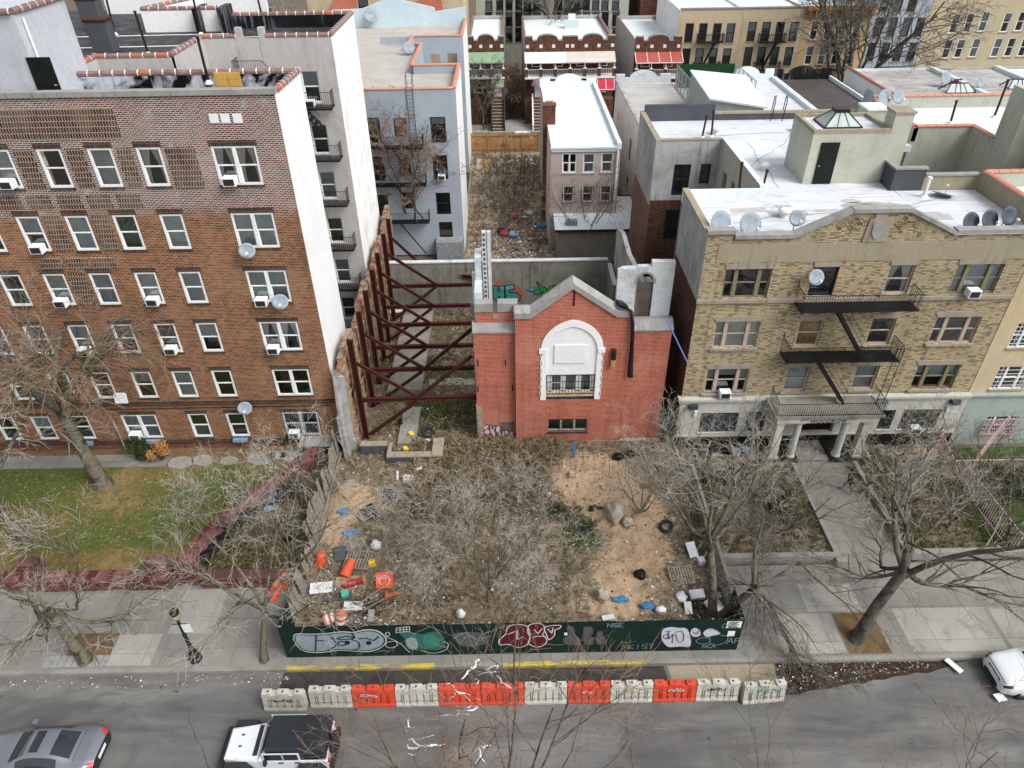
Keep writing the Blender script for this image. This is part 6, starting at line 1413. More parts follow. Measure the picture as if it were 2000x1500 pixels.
def smoothp(pts,n=6,closed=True):
 out=[];k=len(pts);rng_=range(k if closed else k-1)
 for i in rng_:
  p0,p1,p2,p3=[pts[(i+j)%k]if closed else pts[min(max(i+j,0),k-1)]for j in(-1,0,1,2)]
  for s in range(n):
   t=s/n;out.append(tuple(.5*((2*p1[a])+(-p0[a]+p2[a])*t+(2*p0[a]-5*p1[a]+4*p2[a]-p3[a])*t*t+(-p0[a]+3*p1[a]-3*p2[a]+p3[a])*t**3)for a in(0,1)))
 if not closed:out.append(pts[-1])
 return out
# ruined party wall on the left of the lot
LW=thing('ruined_wall','ruined brick and plaster party wall standing behind the rusty steel frame','wall',(-9.8,43,0))
rr=random.Random(17);ys=[32.9+i*.75 for i in range(29)]
b=MB();c_=MB();c2_=MB();tops=[]
for i,y0 in enumerate(ys):
 y1=y0+.75;zt_=6.0+.25*sin(i*.7)+rr.uniform(-.15,.15)+(-.1 if i<2 else 0)+(.5 if i>24 else 0);tops.append(zt_)
 xo=-9.45+rr.uniform(-.02,.02);b.box(-9.9,xo,y0,y1,-.3,zt_)
 c2_.box(-9.88+rr.uniform(-.06,.08),xo+rr.uniform(-.14,.0),y0+.02,y1-.02,zt_+.001,zt_+rr.uniform(.05,.22))
b.build('masonry',M['brickruin'],LW);c2_.build('crumbled_top',mottled('crumbled_wall_top',[C('6a5a4e',.95),C('84523d',.95),C('918677',.95),C('6f4435',.95)],1.6,.95,9,lo=.3,hi=.7),LW)
for i in range(0,28,1):
 y0=ys[i];
 if i%4==0:c_.box(-9.44,-9.36+rr.uniform(0,.03),y0-.1,y0+.16,0,tops[i]-.9)
for z in(1.1,2.5,3.9,5.1):c_.box(-9.44,-9.37,33.2,54,z,z+.12)
c_.build('plaster_rib',mottled('cream_plaster_ribs',[C('8c7a5c',.85),C('a9987a',.85),C('5b4a3c',.85)],1.3,.95,9),LW)
b=MB();b.box(-10.08,-9.8,32.0,32.88,-.3,3.2);b.prism([(-10.08,32.3,3.2),(-10.08,32.89,3.2),(-10.08,32.89,6.0)],(.28,0,0));b.box(-9.79,-9.45,32.75,32.89,-.3,5.6);b.build('concrete_return',M['stucco'],LW)
b=MB()
for i in range(26):
 y=33.2+rr.random()*16;z=rr.uniform(1,5.4);h_=rr.uniform(.3,1.4);b.box(-9.455,-9.41,y,y+rr.uniform(.2,.6),z,z+h_)
b.build('bare_brick_patch',M['brickpink'],LW)
# steel shoring
ST=thing('steel_shoring','rusty dark red steel shoring frame bracing the ruined wall','steel frame',(-6,42,0))
cy=[33.9,37.0,39.6,42.4,44.9,48.0,50.7]
def ibeam(b,p,q,w=.22,h=.26):
 p=Vector(p);q=Vector(q);d=(q-p).normalized();s=d.cross(Vector((0,1,0))if abs(d.y)<.5 else Vector((1,0,0)));s.normalize();u=d.cross(s).normalized()
 def bar(c0,hw,hh):
  vs=[tuple(e+s*a*hw+u*bb*hh+s*c0)for e in(p,q)for a,bb in((-1,-1),(1,-1),(1,1),(-1,1))]
  b.add(vs,[(0,3,2,1),(4,5,6,7),(0,1,5,4),(1,2,6,5),(2,3,7,6),(3,0,4,7)])
 bar(0,h/2-.02,.012);bar(h/2-.012,.014,w/2);bar(-h/2+.012,.014,w/2)
zb_=3.05
for i,y in enumerate(cy):
 b=MB();ibeam(b,(-9.05,y,0),(-9.05,y,7.35),.3,.3);b.build('column',M['rust'],ST)
 b=MB();ye=y if i<6 else 49.2
 ibeam(b,(-8.88,y,zb_),(-2.25 if i>0 else-2.02,ye+(.1 if i<6 else 0),zb_),.2,.26);b.build('beam',M['rust'],ST)
 b=MB();f_=.51 if i<6 else .4;xm=-8.88+6.6*f_;ym=y if i<6 else y+(ye-y)*f_
 ibeam(b,(-8.92,y,5.75),(xm,ym,zb_+.1),.15,.18);b.build('brace',M['rust'],ST)
 b=MB();ibeam(b,(-8.92,y,.25),(xm-.1,ym,zb_-.15),.15,.18);b.build('brace',M['rust'],ST)
 if i<2:b=MB();ibeam(b,(-5.6+.2*i,y,zb_+.1),(-2.2,y,6.1),.15,.18);b.build('brace',M['rust'],ST)
b=MB();b.box(-2.15,-1.98,34.5,34.7,0,9.2);b.box(-2.3,-2.12,39.5,39.7,0,8.5);build_split(b,'grey_post',M['galv'],ST)
# tall perforated block pier behind the church front
t=thing('block_pier','tall thin pale perforated pier rising behind the left church tower','pier',(-1.25,36,0));b=MB();h_=MB()
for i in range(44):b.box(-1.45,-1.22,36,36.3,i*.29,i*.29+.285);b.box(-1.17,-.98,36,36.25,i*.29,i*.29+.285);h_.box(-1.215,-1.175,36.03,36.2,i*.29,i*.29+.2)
for i in range(44):h_.box(-1.4,-1.28,35.985,35.999,i*.29+.06,i*.29+.22)  # dark plates on the face stand in for shade in the perforations
b.build('block_column',M['chwhite'],t);h_.build('slot_shade_plate',M['greymembrane'],t)
b=MB();b.box(-1.75,-1.5,36.3,36.6,0,10.5);b.build('shorter_column',M['stucco'],t)
# low concrete rear wall with graffiti
CW=thing('concrete_wall','streaked concrete wall with green and teal graffiti behind the church front','wall',(0,49.5,0))
b=MB();b.box(-9.3,7.6,49.5,49.8,-.2,4.2);b.box(7.6,7.85,46.0,49.8,-.2,3.9);b.build('slab',M['concwall'],CW)
b=MB();b.box(-9.3,7.62,49.44,49.84,4.203,4.3);b.box(7.58,7.9,46.0,49.43,3.903,4.0);b.build('cap',M['chwhite'],CW)
FWp=Pl('F',49.5)
def gz2(x,y):return FWp.px(900+.22*x,380+.22*y)
G=lambda n,h,k=1:mottled(n,[C(h,.75),C(h,1.0)],3,.7,8)
gt,gg,gk,go,gb_=G('teal_spray','2f8f86'),G('green_spray','1f9a44'),flat('black_spray',(.01,.01,.012,1),.6),G('orange_spray','b5603c'),G('sky_spray','4f9fc0')
M['gk']=gk
def rpoly(pts):return[gz2(*p)for p in pts]
fills(CW,'graffiti',FWp,[rpoly(smoothp([(300,780),(340,770),(370,800),(500,810),(550,860),(540,940),(470,960),(380,935),(300,930),(280,850)]))],go,-.003)
E1=[[(285,810),(330,810),(330,860),(345,860),(345,812),(385,812),(392,935),(355,940),(340,900),(330,940),(288,925)],[(392,808),(470,795),(478,840),(430,850),(430,868),(500,870),(530,895),(525,940),(480,950),(400,935)]]
fills(CW,'graffiti',FWp,[rpoly(p)for p in E1],gt,-.008)
fills(CW,'graffiti',FWp,[rpoly([(395,812),(468,800),(472,830),(400,848)]),rpoly([(350,815),(380,815),(384,840),(352,842)])],gb_,-.012)
strokes(CW,'graffiti_outline',FWp,[rpoly(p+[p[0]])for p in E1],.07,gk,-.015)
A1=[[(580,845),(660,822),(640,850),(700,835),(672,770),(735,830),(745,812),(765,850),(790,815),(830,800),(840,850),(815,870),(800,890),(770,870),(750,915),(720,920),(700,880),(650,890),(655,865)]]
fills(CW,'graffiti',FWp,[rpoly(A1[0])],gg,-.008);strokes(CW,'graffiti_outline',FWp,[rpoly(A1[0]+[A1[0][0]]),rpoly([(700,835),(720,880),(735,850)]),rpoly([(760,830),(765,870),(800,840)])],.06,gk,-.015)
fills(CW,'graffiti',FWp,[rpoly([(580,845),(660,822),(640,850),(665,862)])],gb_,-.02)
fills(CW,'graffiti',FWp,[rpoly([(825,795),(870,800),(885,820),(845,840)]),rpoly([(1090,770),(1110,760),(1125,800),(1190,830),(1130,815)])],G('magenta_spray','8c3f86'),-.006)
# pale stucco stub wall and right return of the church
b=MB();pts=[(36.2,0),(36.2,9.3),(37.5,9.1),(38.2,8.3),(41,7.9),(44,7.4),(47,7.6),(49.2,7.0),(49.2,0)]
b.prism([(8.05,y,z)for y,z in pts],(.3,0,0));tag(b.build('stucco_wall',M['stucco']),'pale stucco wall with a ragged top beside the brick alley','wall')
# concrete footings, kerbs and slabs inside
def slabthing(name,label,cat,boxes,mat,bevel=0):
 b=MB()
 for q in boxes:b.box(*q)
 return tag(b.build(name,mat,bevel=bevel),label,cat)
slabthing('concrete_footing','long concrete footing strip running under the steel frame','footing',[(-8.3,-6.0,38.4,49.4,-.1,.42),(-7.0,-5.9,33.0,36.6,-.1,.35),(-5.6,-2.2,39.2,40.0,-.1,.15)],M['concrete'])
slabthing('foundation_wall','black tarred foundation wall with pale stepped top at the lot front','foundation',[(-9.1,-7.45,32.3,32.7,-.2,.75),(-7.45,-7.2,31.4,32.7,-.2,.6),(-7.2,-4.75,31.4,31.8,-.2,.62),(-4.75,-4.3,31.4,32.9,-.2,.62)],M['greymembrane'])
slabthing('foundation_cap','pale mortar top of the stepped foundation wall','foundation',[(-9.1,-7.47,32.3,32.7,.755,.83),(-7.43,-7.2,31.4,32.7,.605,.7),(-7.2,-4.77,31.4,31.85,.625,.7),(-4.75,-4.1,31.4,33.0,.625,.74)],M['stone'])
# ---------------- green construction fence with graffiti
GF=thing('construction_fence','dark green plywood construction fence covered in graffiti along the pavement','fence',(0,18.7,.15))
M['gfence']=mottled('dark_green_plywood',[C('0d2823',.85),C('123129',.85)],1.,.6,9)
b=MB();x=-10.25;k=0
while x<9.9:x1=min(x+1.22,9.95);b.box(x+.004,x1-.004,18.66+.004*(k%2),18.68+.004*(k%2),.16,2.42+.02*((k*7)%3-1));x=x1;k+=1
b.build('plywood_panel',M['gfence'],GF)
b=MB()
for i in range(17):x=-10.2+i*1.255;b.box(x-.05,x+.05,18.7,18.8,.12,2.35)
for z in(.5,1.4,2.2):b.box(-10.25,9.95,18.69,18.699+.03,z,z+.09)
b.build('timber_frame',M['woodgrey'],GF)
b=MB();b.box(9.955,9.985,18.66,20.4,.16,2.4);b.box(-10.28,-10.255,18.66,20.2,.16,2.4);build_split(b,'return_panel',M['gfence'],GF)
FGp=Pl('F',18.66)
def fl(x,y):return FGp.px(540+.23*x,1200+.23*y)  # left detail view
def fr_(x,y):return FGp.px(960+.25*x,1190+.25*y)  # right detail view
def L_(pts,f=fl):return[f(*p)for p in pts]
sil,wsp,drd,dgr,tea=G('silver_spray','8fa0a8'),G('white_spray','c8ccd0'),G('dark_red_spray','5e121c'),G('grey_spray','55575a'),G('teal_spray_dull','2a6a5e')
o1=smoothp([(160,170),(175,255),(250,310),(380,318),(520,300),(650,305),(790,310),(900,265),(925,200),(860,140),(760,128),(660,150),(560,145),(420,160),(300,165)])
fills(GF,'graffiti',FGp,[L_(o1)],sil,-.008)
strokes(GF,'graffiti_outline',FGp,[L_(o1+[o1[0]])],.09,wsp,-.016)
o1b=[(x*.985+8,y*.93+15)for x,y in o1]
strokes(GF,'graffiti_outline',FGp,[L_(o1b+[o1b[0]]),L_(smoothp([(470,185),(510,255),(440,295)],5,False)),L_(smoothp([(520,195),(600,180),(660,190),(600,205),(525,205)])),L_(smoothp([(525,230),(580,225),(590,250),(540,255)])),L_(smoothp([(640,150),(665,190),(640,205),(700,230),(700,280),(640,295)],5,False)),L_(smoothp([(700,200),(760,195),(830,212),(860,185),(870,190)],5,False)),L_([(340,170),(335,300)]),L_([(345,215),(400,215)])],.055,gk,-.03)
for c in((603,235),(785,238)):fills(GF,'graffiti',FGp,[L_([(c[0]+24*cos(a),c[1]+17*sin(a))for a in[i*pi/6 for i in range(12)]])],gk,-.036)
strokes(GF,'graffiti_tag',FGp,[L_(smoothp([(940,190),(925,160),(955,150),(960,175),(940,190),(1000,215),(1060,250),(1100,290),(1135,320)],5,False)),L_(smoothp([(940,235),(1010,225),(1025,260),(970,280),(930,265)])),L_(smoothp([(1230,300),(1330,325),(1430,300),(1460,250),(1420,225)],5,False)),L_([(1020,110),(1130,98),(1132,140),(1015,152),(1020,110)]),L_([(1025,128),(1128,120)]),L_([(1050,108),(1050,148)]),L_([(1080,104),(1080,146)]),L_([(1105,102),(1105,143)])],.035,wsp,-.016)
fills(GF,'graffiti',FGp,[L_(smoothp([(1050,160),(1140,150),(1230,165),(1300,150),(1390,150),(1430,230),(1410,290),(1330,305),(1240,290),(1160,305),(1100,270),(1090,210)]))],tea,-.008)
for p,m in(([(1100,210),(1180,200),(1200,280),(1130,290)],sil),([(1250,180),(1350,175),(1390,220),(1340,280),(1260,270)],G('bright_teal','33806c'))):fills(GF,'graffiti',FGp,[L_(smoothp(p))],m,-.014)
fills(GF,'graffiti',FGp,[L_(smoothp([(1500,170),(1600,150),(1760,160),(1800,230),(1700,270),(1560,260)]))],dgr,-.008)
rr=random.Random(44)
strokes(GF,'graffiti_tag',FGp,[L_(smoothp([(1500+i*45+rr.uniform(-10,10),200+rr.uniform(-45,45))for i in range(8)],5,False)),L_(smoothp([(1520+i*30,215+rr.uniform(-40,40))for i in range(9)],5,False))],.03,sil,-.016)
rd=[smoothp([(60,240),(110,190),(130,135),(210,115),(280,135),(300,200),(280,270),(210,295),(130,270),(70,275)]),smoothp([(285,180),(290,125),(350,105),(405,120),(412,170),(400,195),(432,235),(410,275),(350,290),(290,262),(300,215)]),smoothp([(420,135),(530,120),(535,140),(495,160),(490,200),(450,232),(430,195)])]
fills(GF,'graffiti',FGp,[L_(p,fr_)for p in rd],drd,-.008);strokes(GF,'graffiti_outline',FGp,[L_(p+[p[0]],fr_)for p in rd]+[L_([(335,155),(362,185),(395,145)],fr_),L_([(330,215),(345,205),(420,205)],fr_),L_([(440,150),(470,180),(480,140)],fr_),L_([(130,190),(200,160),(200,230),(250,210)],fr_)],.05,wsp,-.016)
gr_=[smoothp([(580,140),(620,125),(655,150),(660,200),(700,230),(690,270),(620,280),(565,265),(560,220),(600,195)]),smoothp([(720,135),(790,135),(800,180),(780,200),(810,230),(800,270),(740,275),(710,240),(715,190)]),smoothp([(820,175),(870,165),(880,200),(905,235),(890,270),(840,278),(805,255),(815,225)])]
fills(GF,'graffiti',FGp,[L_(p,fr_)for p in gr_],dgr,-.008);strokes(GF,'graffiti_outline',FGp,[L_(p+[p[0]],fr_)for p in gr_],.04,gk,-.016)
wl_=[smoothp([(1340,150),(1400,135),(1460,140),(1530,150),(1560,230),(1550,290),(1470,290),(1380,292),(1330,240),(1325,190)]),smoothp([(1555,160),(1590,140),(1630,160),(1635,200),(1590,215),(1555,195)]),smoothp([(1650,180),(1700,145),(1760,160),(1790,190),(1730,205),(1680,215)])]
fills(GF,'graffiti',FGp,[L_(p,fr_)for p in wl_],wsp,-.008);pur=G('purple_spray','3a2b5c');strokes(GF,'graffiti_outline',FGp,[L_(p+[p[0]],fr_)for p in wl_]+[L_([(1355,170),(1400,165)],fr_),L_([(1380,165),(1385,230),(1420,190),(1410,260)],fr_),L_(smoothp([(1345,200),(1380,190),(1370,225),(1345,215)]),fr_),L_([(1570,170),(1600,190),(1620,165)],fr_),L_(smoothp([(1440,180),(1490,170),(1500,230),(1460,250)]),fr_)],.035,pur,-.016)
def word(root,s,u,z,h,mat,pl,d=-.014,w=.03,nm='graffiti_tag'):
 FT5={'A':[[(0,0),(.5,1),(1,0)],[(.2,.4),(.8,.4)]],'F':[[(0,0),(0,1),(1,1)],[(0,.5),(.7,.5)]],'S':[[(1,.85),(.5,1),(0,.8),(.2,.5),(.9,.4),(.9,.1),(.4,0),(0,.15)]],'N':[[(0,0),(0,1),(1,0),(1,1)]],'E':[[(1,1),(0,1),(0,0),(1,0)],[(0,.5),(.7,.5)]],'K':[[(0,0),(0,1)],[(1,1),(0,.45),(1,0)]],'O':[[(.5,0),(0,.3),(0,.7),(.5,1),(1,.7),(1,.3),(.5,0)]],'C':[[(1,.85),(.5,1),(0,.6),(.1,.2),(.6,0),(1,.15)]],'R':[[(0,0),(0,1),(.8,.95),(.85,.6),(0,.5),(1,0)]],'T':[[(0,1),(1,1)],[(.5,1),(.5,0)]],'I':[[(.5,0),(.5,1)]],'Y':[[(0,1),(.5,.5),(1,1)],[(.5,.5),(.5,0)]],'D':[[(0,0),(0,1),(.8,.8),(.9,.3),(0,0)]],'P':[[(0,0),(0,1),(.9,.85),(.85,.5),(0,.5)]],'U':[[(0,1),(0,.2),(.5,0),(1,.2),(1,1)]],'V':[[(0,1),(.5,0),(1,1)]],'B':[[(0,0),(0,1),(.8,.9),(.7,.55),(0,.5),(.9,.4),(.9,.1),(0,0)]],'M':[[(0,0),(0,1),(.5,.4),(1,1),(1,0)]],'L':[[(0,1),(0,0),(1,0)]]}
 ls=[]
 for i,ch in enumerate(s):
  for ln in FT5.get(ch,[]):ls.append([(u+(i*1.25+x)*h*.7,z+y*h)for x,y in ln])
 return strokes(root,nm,pl,ls,w,mat,d)
p=fr_(1838,265);word(GF,'AFS',p[0],p[1],.38,sil,FGp)
p=fr_(905,138);word(GF,'NSE',p[0],p[1],.28,sil,FGp)
p=fr_(1020,308);word(GF,'NKIST',p[0],p[1],.33,sil,FGp,w=.022)
p=fr_(1640,300);word(GF,'SCA',p[0],p[1],.25,sil,FGp)
strokes(GF,'graffiti_tag',FGp,[L_(smoothp([(1600,240),(1640,220),(1700,225),(1700,255),(1650,268),(1605,255)]),fr_),L_(smoothp([(1705,260),(1760,275),(1830,250),(1845,210),(1790,200)],5,False),fr_),L_(smoothp([(1800,130),(1825,108),(1840,125),(1820,140)]),fr_)],.03,sil,-.018)
b=MB();p=fr_(1842,95);q=fr_(1945,140);b.box(p[0],q[0],18.63,18.655,q[1],p[1]);sg=b.build('notice_sheet',M['white'],GF)
b=MB();n5=5
for i in range(n5):z=p[1]-(p[1]-q[1])*(i+.5)/n5;b.box(p[0]+.08,q[0]-.1-.1*(i%2),18.626,18.6295,z-.025,z+.025)
b.build('notice_lines',M['gfence'],sg)
b=MB();p=fr_(1848,170);q=fr_(1893,205);b.box(p[0],q[0],18.63,18.655,q[1],p[1]);b.build('paper_notice',M['white'],GF)
b=MB();p=fr_(568,180);q=fr_(592,198);b.box(p[0],q[0],18.63,18.64,q[1],p[1]);b.build('paper_notice',M['white'],GF)
# church graffiti: pale pink throw-up
FCp=Pl('F',YC)
sk=[smoothp([(205,1285),(240,1280),(240,1300),(225,1310),(250,1325),(250,1355),(210,1360),(200,1330),(215,1325),(200,1305)]),smoothp([(252,1282),(268,1282),(272,1310),(290,1285),(305,1295),(290,1320),(310,1345),(300,1375),(275,1375),(265,1350),(255,1350)]),smoothp([(305,1290),(335,1285),(345,1320),(350,1365),(310,1370),(300,1330)]),smoothp([(325,1345),(350,1320),(375,1330),(385,1380),(350,1395),(320,1380)]),smoothp([(355,1335),(390,1320),(420,1345),(415,1385),(375,1392)]),smoothp([(405,1350),(440,1330),(460,1350),(450,1385),(420,1392)])]
pk_=G('pale_pink_spray','d3b3c2')
fills(CH,'graffiti',FCp,[[cx(*q)for q in p]for p in sk],pk_,-.006);strokes(CH,'graffiti_outline',FCp,[[cx(*q)for q in p+[p[0]]]for p in sk],.04,gk,-.016)
# ---------------- leaning grey board fence left of the lot
BF=thing('board_fence','leaning weathered grey board fence between the weedy strip and the lot','fence',(-10.3,27,0))
rr=random.Random(23);y=32.4;i=0
while y>20.4:
 w_=rr.uniform(.28,.42);h_=rr.uniform(1.7,2.3)if y>24.5 else rr.uniform(.9,1.7);tl=rr.uniform(-.12,.16)+(.1 if y>28 else .2);x0=-10.32-.02*(i%2);dy=rr.uniform(-.1,.1)
 b=MB();z0=.0
 b.add([(x0,y-w_,z0),(x0,y,z0),(x0-tl,y+dy,h_),(x0-tl,y-w_+dy,h_-rr.uniform(0,.15)),(x0+.03,y-w_,z0),(x0+.03,y,z0),(x0+.03-tl,y+dy,h_),(x0+.03-tl,y-w_+dy,h_)],[(0,1,2,3),(7,6,5,4),(0,4,5,1),(1,5,6,2),(2,6,7,3),(3,7,4,0)])
 b.build('board',M['woodgrey'],BF);y-=w_+rr.uniform(.0,.05 if y>24 else .25);i+=1
b=MB();b.tube([(-10.2,32,.6),(-10.2,26,.7)],.05,4);b.tube([(-10.3,29.5,1.7),(-9.0,28.0,.25)],.06,4);b.tube([(-10.3,32.2,1.6),(-9.2,31.0,.2)],.06,4);b.build('rail',M['woodgrey'],BF)
# ---------------- maroon brick garden walls
RW=thing('garden_wall','maroon painted curved brick wall with sloping top by the lawn','wall',(-15,27,0))
b=MB();n=len(cw);off=[]
for i,(x,y)in enumerate(cw):
 p=Vector(cw[max(0,i-1)]+(0,));q=Vector(cw[min(n-1,i+1)]+(0,));d=(q-p).normalized();off.append(Vector((d.y,-d.x,0)))
secs=[]
for(x,y),o in zip(cw,off):
 ztop=.95;P0=Vector((x,y,0));w_=.42
 secs.append([tuple(P0-o*.05+Vector((0,0,-.2))),tuple(P0-o*.05+Vector((0,0,.55))),tuple(P0+o*.18+Vector((0,0,ztop))),tuple(P0+o*.5+Vector((0,0,ztop))),tuple(P0+o*.85+Vector((0,0,.45))),tuple(P0+o*.85+Vector((0,0,-1.0)))])
for a,c in zip(secs[:-1],secs[1:]):
 for k in range(5):b.quad(a[k],c[k],c[k+1],a[k+1])
b.add(secs[0],[tuple(range(6))]);b.add(secs[-1],[tuple(range(6))]);b.build('curved_run',M['brickramp'],RW)
rr=random.Random(31)
t=thing('tarp','black plastic sheeting bunched along the inside of the curved maroon wall','tarp',(-14.5,27.5,0));b=MB();bt=M['greymembrane']
n2=26;ring=[]
for i in range(n2):
 f_=i/(n2-1)*(len(cw)-3);k=int(f_);g_=f_-k;x=cw[k][0]*(1-g_)+cw[k+1][0]*g_;y=cw[k][1]*(1-g_)+cw[k+1][1]*g_;o=off[k]
 ring.append([(x+o.x*(.75+s*.2+rr.uniform(-.08,.08)),y+o.y*(.75+s*.2+rr.uniform(-.08,.08)),max(.1,.55-s*.12+rr.uniform(-.1,.12)))for s in range(5)])
for r_ in ring:b.v+=r_
for i in range(n2-1):
 for k in range(4):b.f.append((i*5+k,i*5+k+1,i*5+6+k,i*5+5+k));b.mi.append(0)
b.build('sheet',mottled('wrinkled_black_plastic',[C('0c0d0f'),C('1c1e22')],4,.3,12,bump=.05),t)
def gwall(label,x0,x1,y,z,w_=.42):
 t=thing('garden_wall',label,'wall',((x0+x1)/2,y,0));b=MB();b.box(x0,x1,y-w_/2,y+w_/2,-.1,z);b.build('brickwork',M['brickramp'],t)
 b=MB();x=x0
 while x<x1-.1:b.box(x+.01,min(x1,x+.6)-.01,y-w_/2-.05,y+w_/2+.05,z+.002,z+.1);x+=.6
 b.build('cap_stone',M['brickramp'],t);return t
gwall('low maroon brick wall along the left pavement',-40,-16.9,22.8,.85,.6)
gwall('low maroon brick wall in front of the weedy strip',-15.4,-10.6,22.8,.8,.5)
for k,(px,py,l)in enumerate([(303,1105,'stepped maroon brick pier left of the garden gateway'),(365,1098,'stepped maroon brick pier right of the garden gateway'),(42,1125,'stepped maroon brick pier at the far left of the low wall')]):
 p=at(px,py,z=1.2);t=thing('gate_pier',l,'pier',(p.x,23.3,0),'maroon brick piers');b=MB()
 b.box(p.x-.5,p.x+.5,22.9,23.7,0,1.15);b.box(p.x-.34,p.x+.5,23.0,23.6,1.152,1.55);b.box(p.x-.5,p.x-.36,23.0,23.6,1.152,1.4);b.build('stepped_block',M['brickramp'],t,bevel=.03)
t=thing('garden_wall','red brick wall edging the cellar ramp along the board fence','wall',(-10.8,30,0));b=MB();b.box(-11.0,-10.7,26.4,31.8,-.8,.55);b.build('brickwork',M['brickramp'],t)
for px,py,l in((381,1038,'short green stake at the lower end of the curved wall'),(467,975,'short green stake half way up the curved wall'),(563,945,'dark stake near the top of the curved wall')):
 p=at(px,py,z=.15);b=MB();b.tube([(p.x,p.y,.1),(p.x-.03,p.y,1.1)],.035,5);tag(b.build('stake',M['gfence']),l,'stake')
# low yard walls on the right
for x0,x1,y,l in((10.5,16.3,23.5,'low concrete kerb wall in front of the left yard of the buff building'),(20.1,30,23.6,'low concrete kerb wall in front of the right yard')):
 b=MB();b.box(x0,x1,y,y+.3,.1,.62);o=b.build('yard_wall',M['concrete']);tag(o,l,'wall')
b=MB();b.box(16.32,16.549,23.5,30.6,.1,.45);tag(b.build('path_edge',M['concrete']),'stone edging on the left of the entrance path','kerb wall')
b=MB();b.box(19.9,20.12,23.95,30.6,.1,.5);tag(b.build('path_edge',M['concrete']),'stone edging on the right of the entrance path','kerb wall')
b=MB();b.box(16.2,16.75,23.2,23.48,.12,.55);tag(b.build('stone_block',M['stone'],bevel=.03),'pale stone block at the foot of the entrance path','block')
b=MB();b.box(10.08,10.25,20.6,29.5,.1,1.5);o=tag(b.build('boundary_wall',M['concrete']),'dark concrete boundary wall between the lot and the right yard','wall')
# pink railings at the far right
def fence_run(label,path,h=1.3,mat='pinkiron',sp=.16):
 t=thing('iron_fence',label,'fence',path[0],'faded pink iron fences');b=MB();rail(b,path,h,sp,.018);b.build('bars',M[mat],t)
 b=MB()
 for p in path:b.tube([p,(p[0],p[1],p[2]+h+.15)],.045,6)
 b.build('post',M[mat],t);return t
fence_run('faded pink iron railing running back to the green ground floor wall',[(25.4,31.8,.2),(24.9,29.4,.2)])
fence_run('faded pink iron railing across the front of the green building yard',[(24.9,29.4,.2),(31,29.4,.2)])
fence_run('faded pink iron railing between the right yard and the green building lawn',[(25.3,29.0,.2),(25.4,23.8,.2)],1.4)
fence_run('faded pink iron stair railing slanting furthest to the right',[(29.0,32.0,1.4),(26.6,30.0,.3)],1.0)
# ================================================================ bare trees
M['bark']=mottled('grey_green_bark',[C('3a362c',.85),C('5f5b4d',.9),C('787260',.9),C('5d5f38',.85)],1.6,.95,9,bump=.05,bs=1.,lo=.36,hi=.64)
M['barkdk']=mottled('dark_bark',[C('3a352f',.9),C('5b554c',.95),C('746c61',.95)],1.6,.95,9,bump=.05,bs=1.,lo=.36,hi=.64)
M['twig']=mottled('grey_twigs',[C('8d877d',.95),C('a39d93',.95)],.6,.9,20)
M['twigdk']=mottled('dark_twigs',[C('5a544c',.9),C('78716a',.9)],.6,.9,20)
M['twigpale']=mottled('pale_twigs',[C('9d978d',1.),C('b5afa6',1.)],.6,.9,20)
M['budtwig']=mottled('reddish_brown_twigs',[C('7b6553',.9),C('927b68',.9)],.8,.9,20)
M['leafbr']=mottled('dry_brown_leaves',[C('7b5a40',.9),C('957256',.9),C('6a4a33',.9)],3,.9,20)
def rv(rr):return Vector((rr.gauss(0,1),rr.gauss(0,1),rr.gauss(0,1))).normalized()
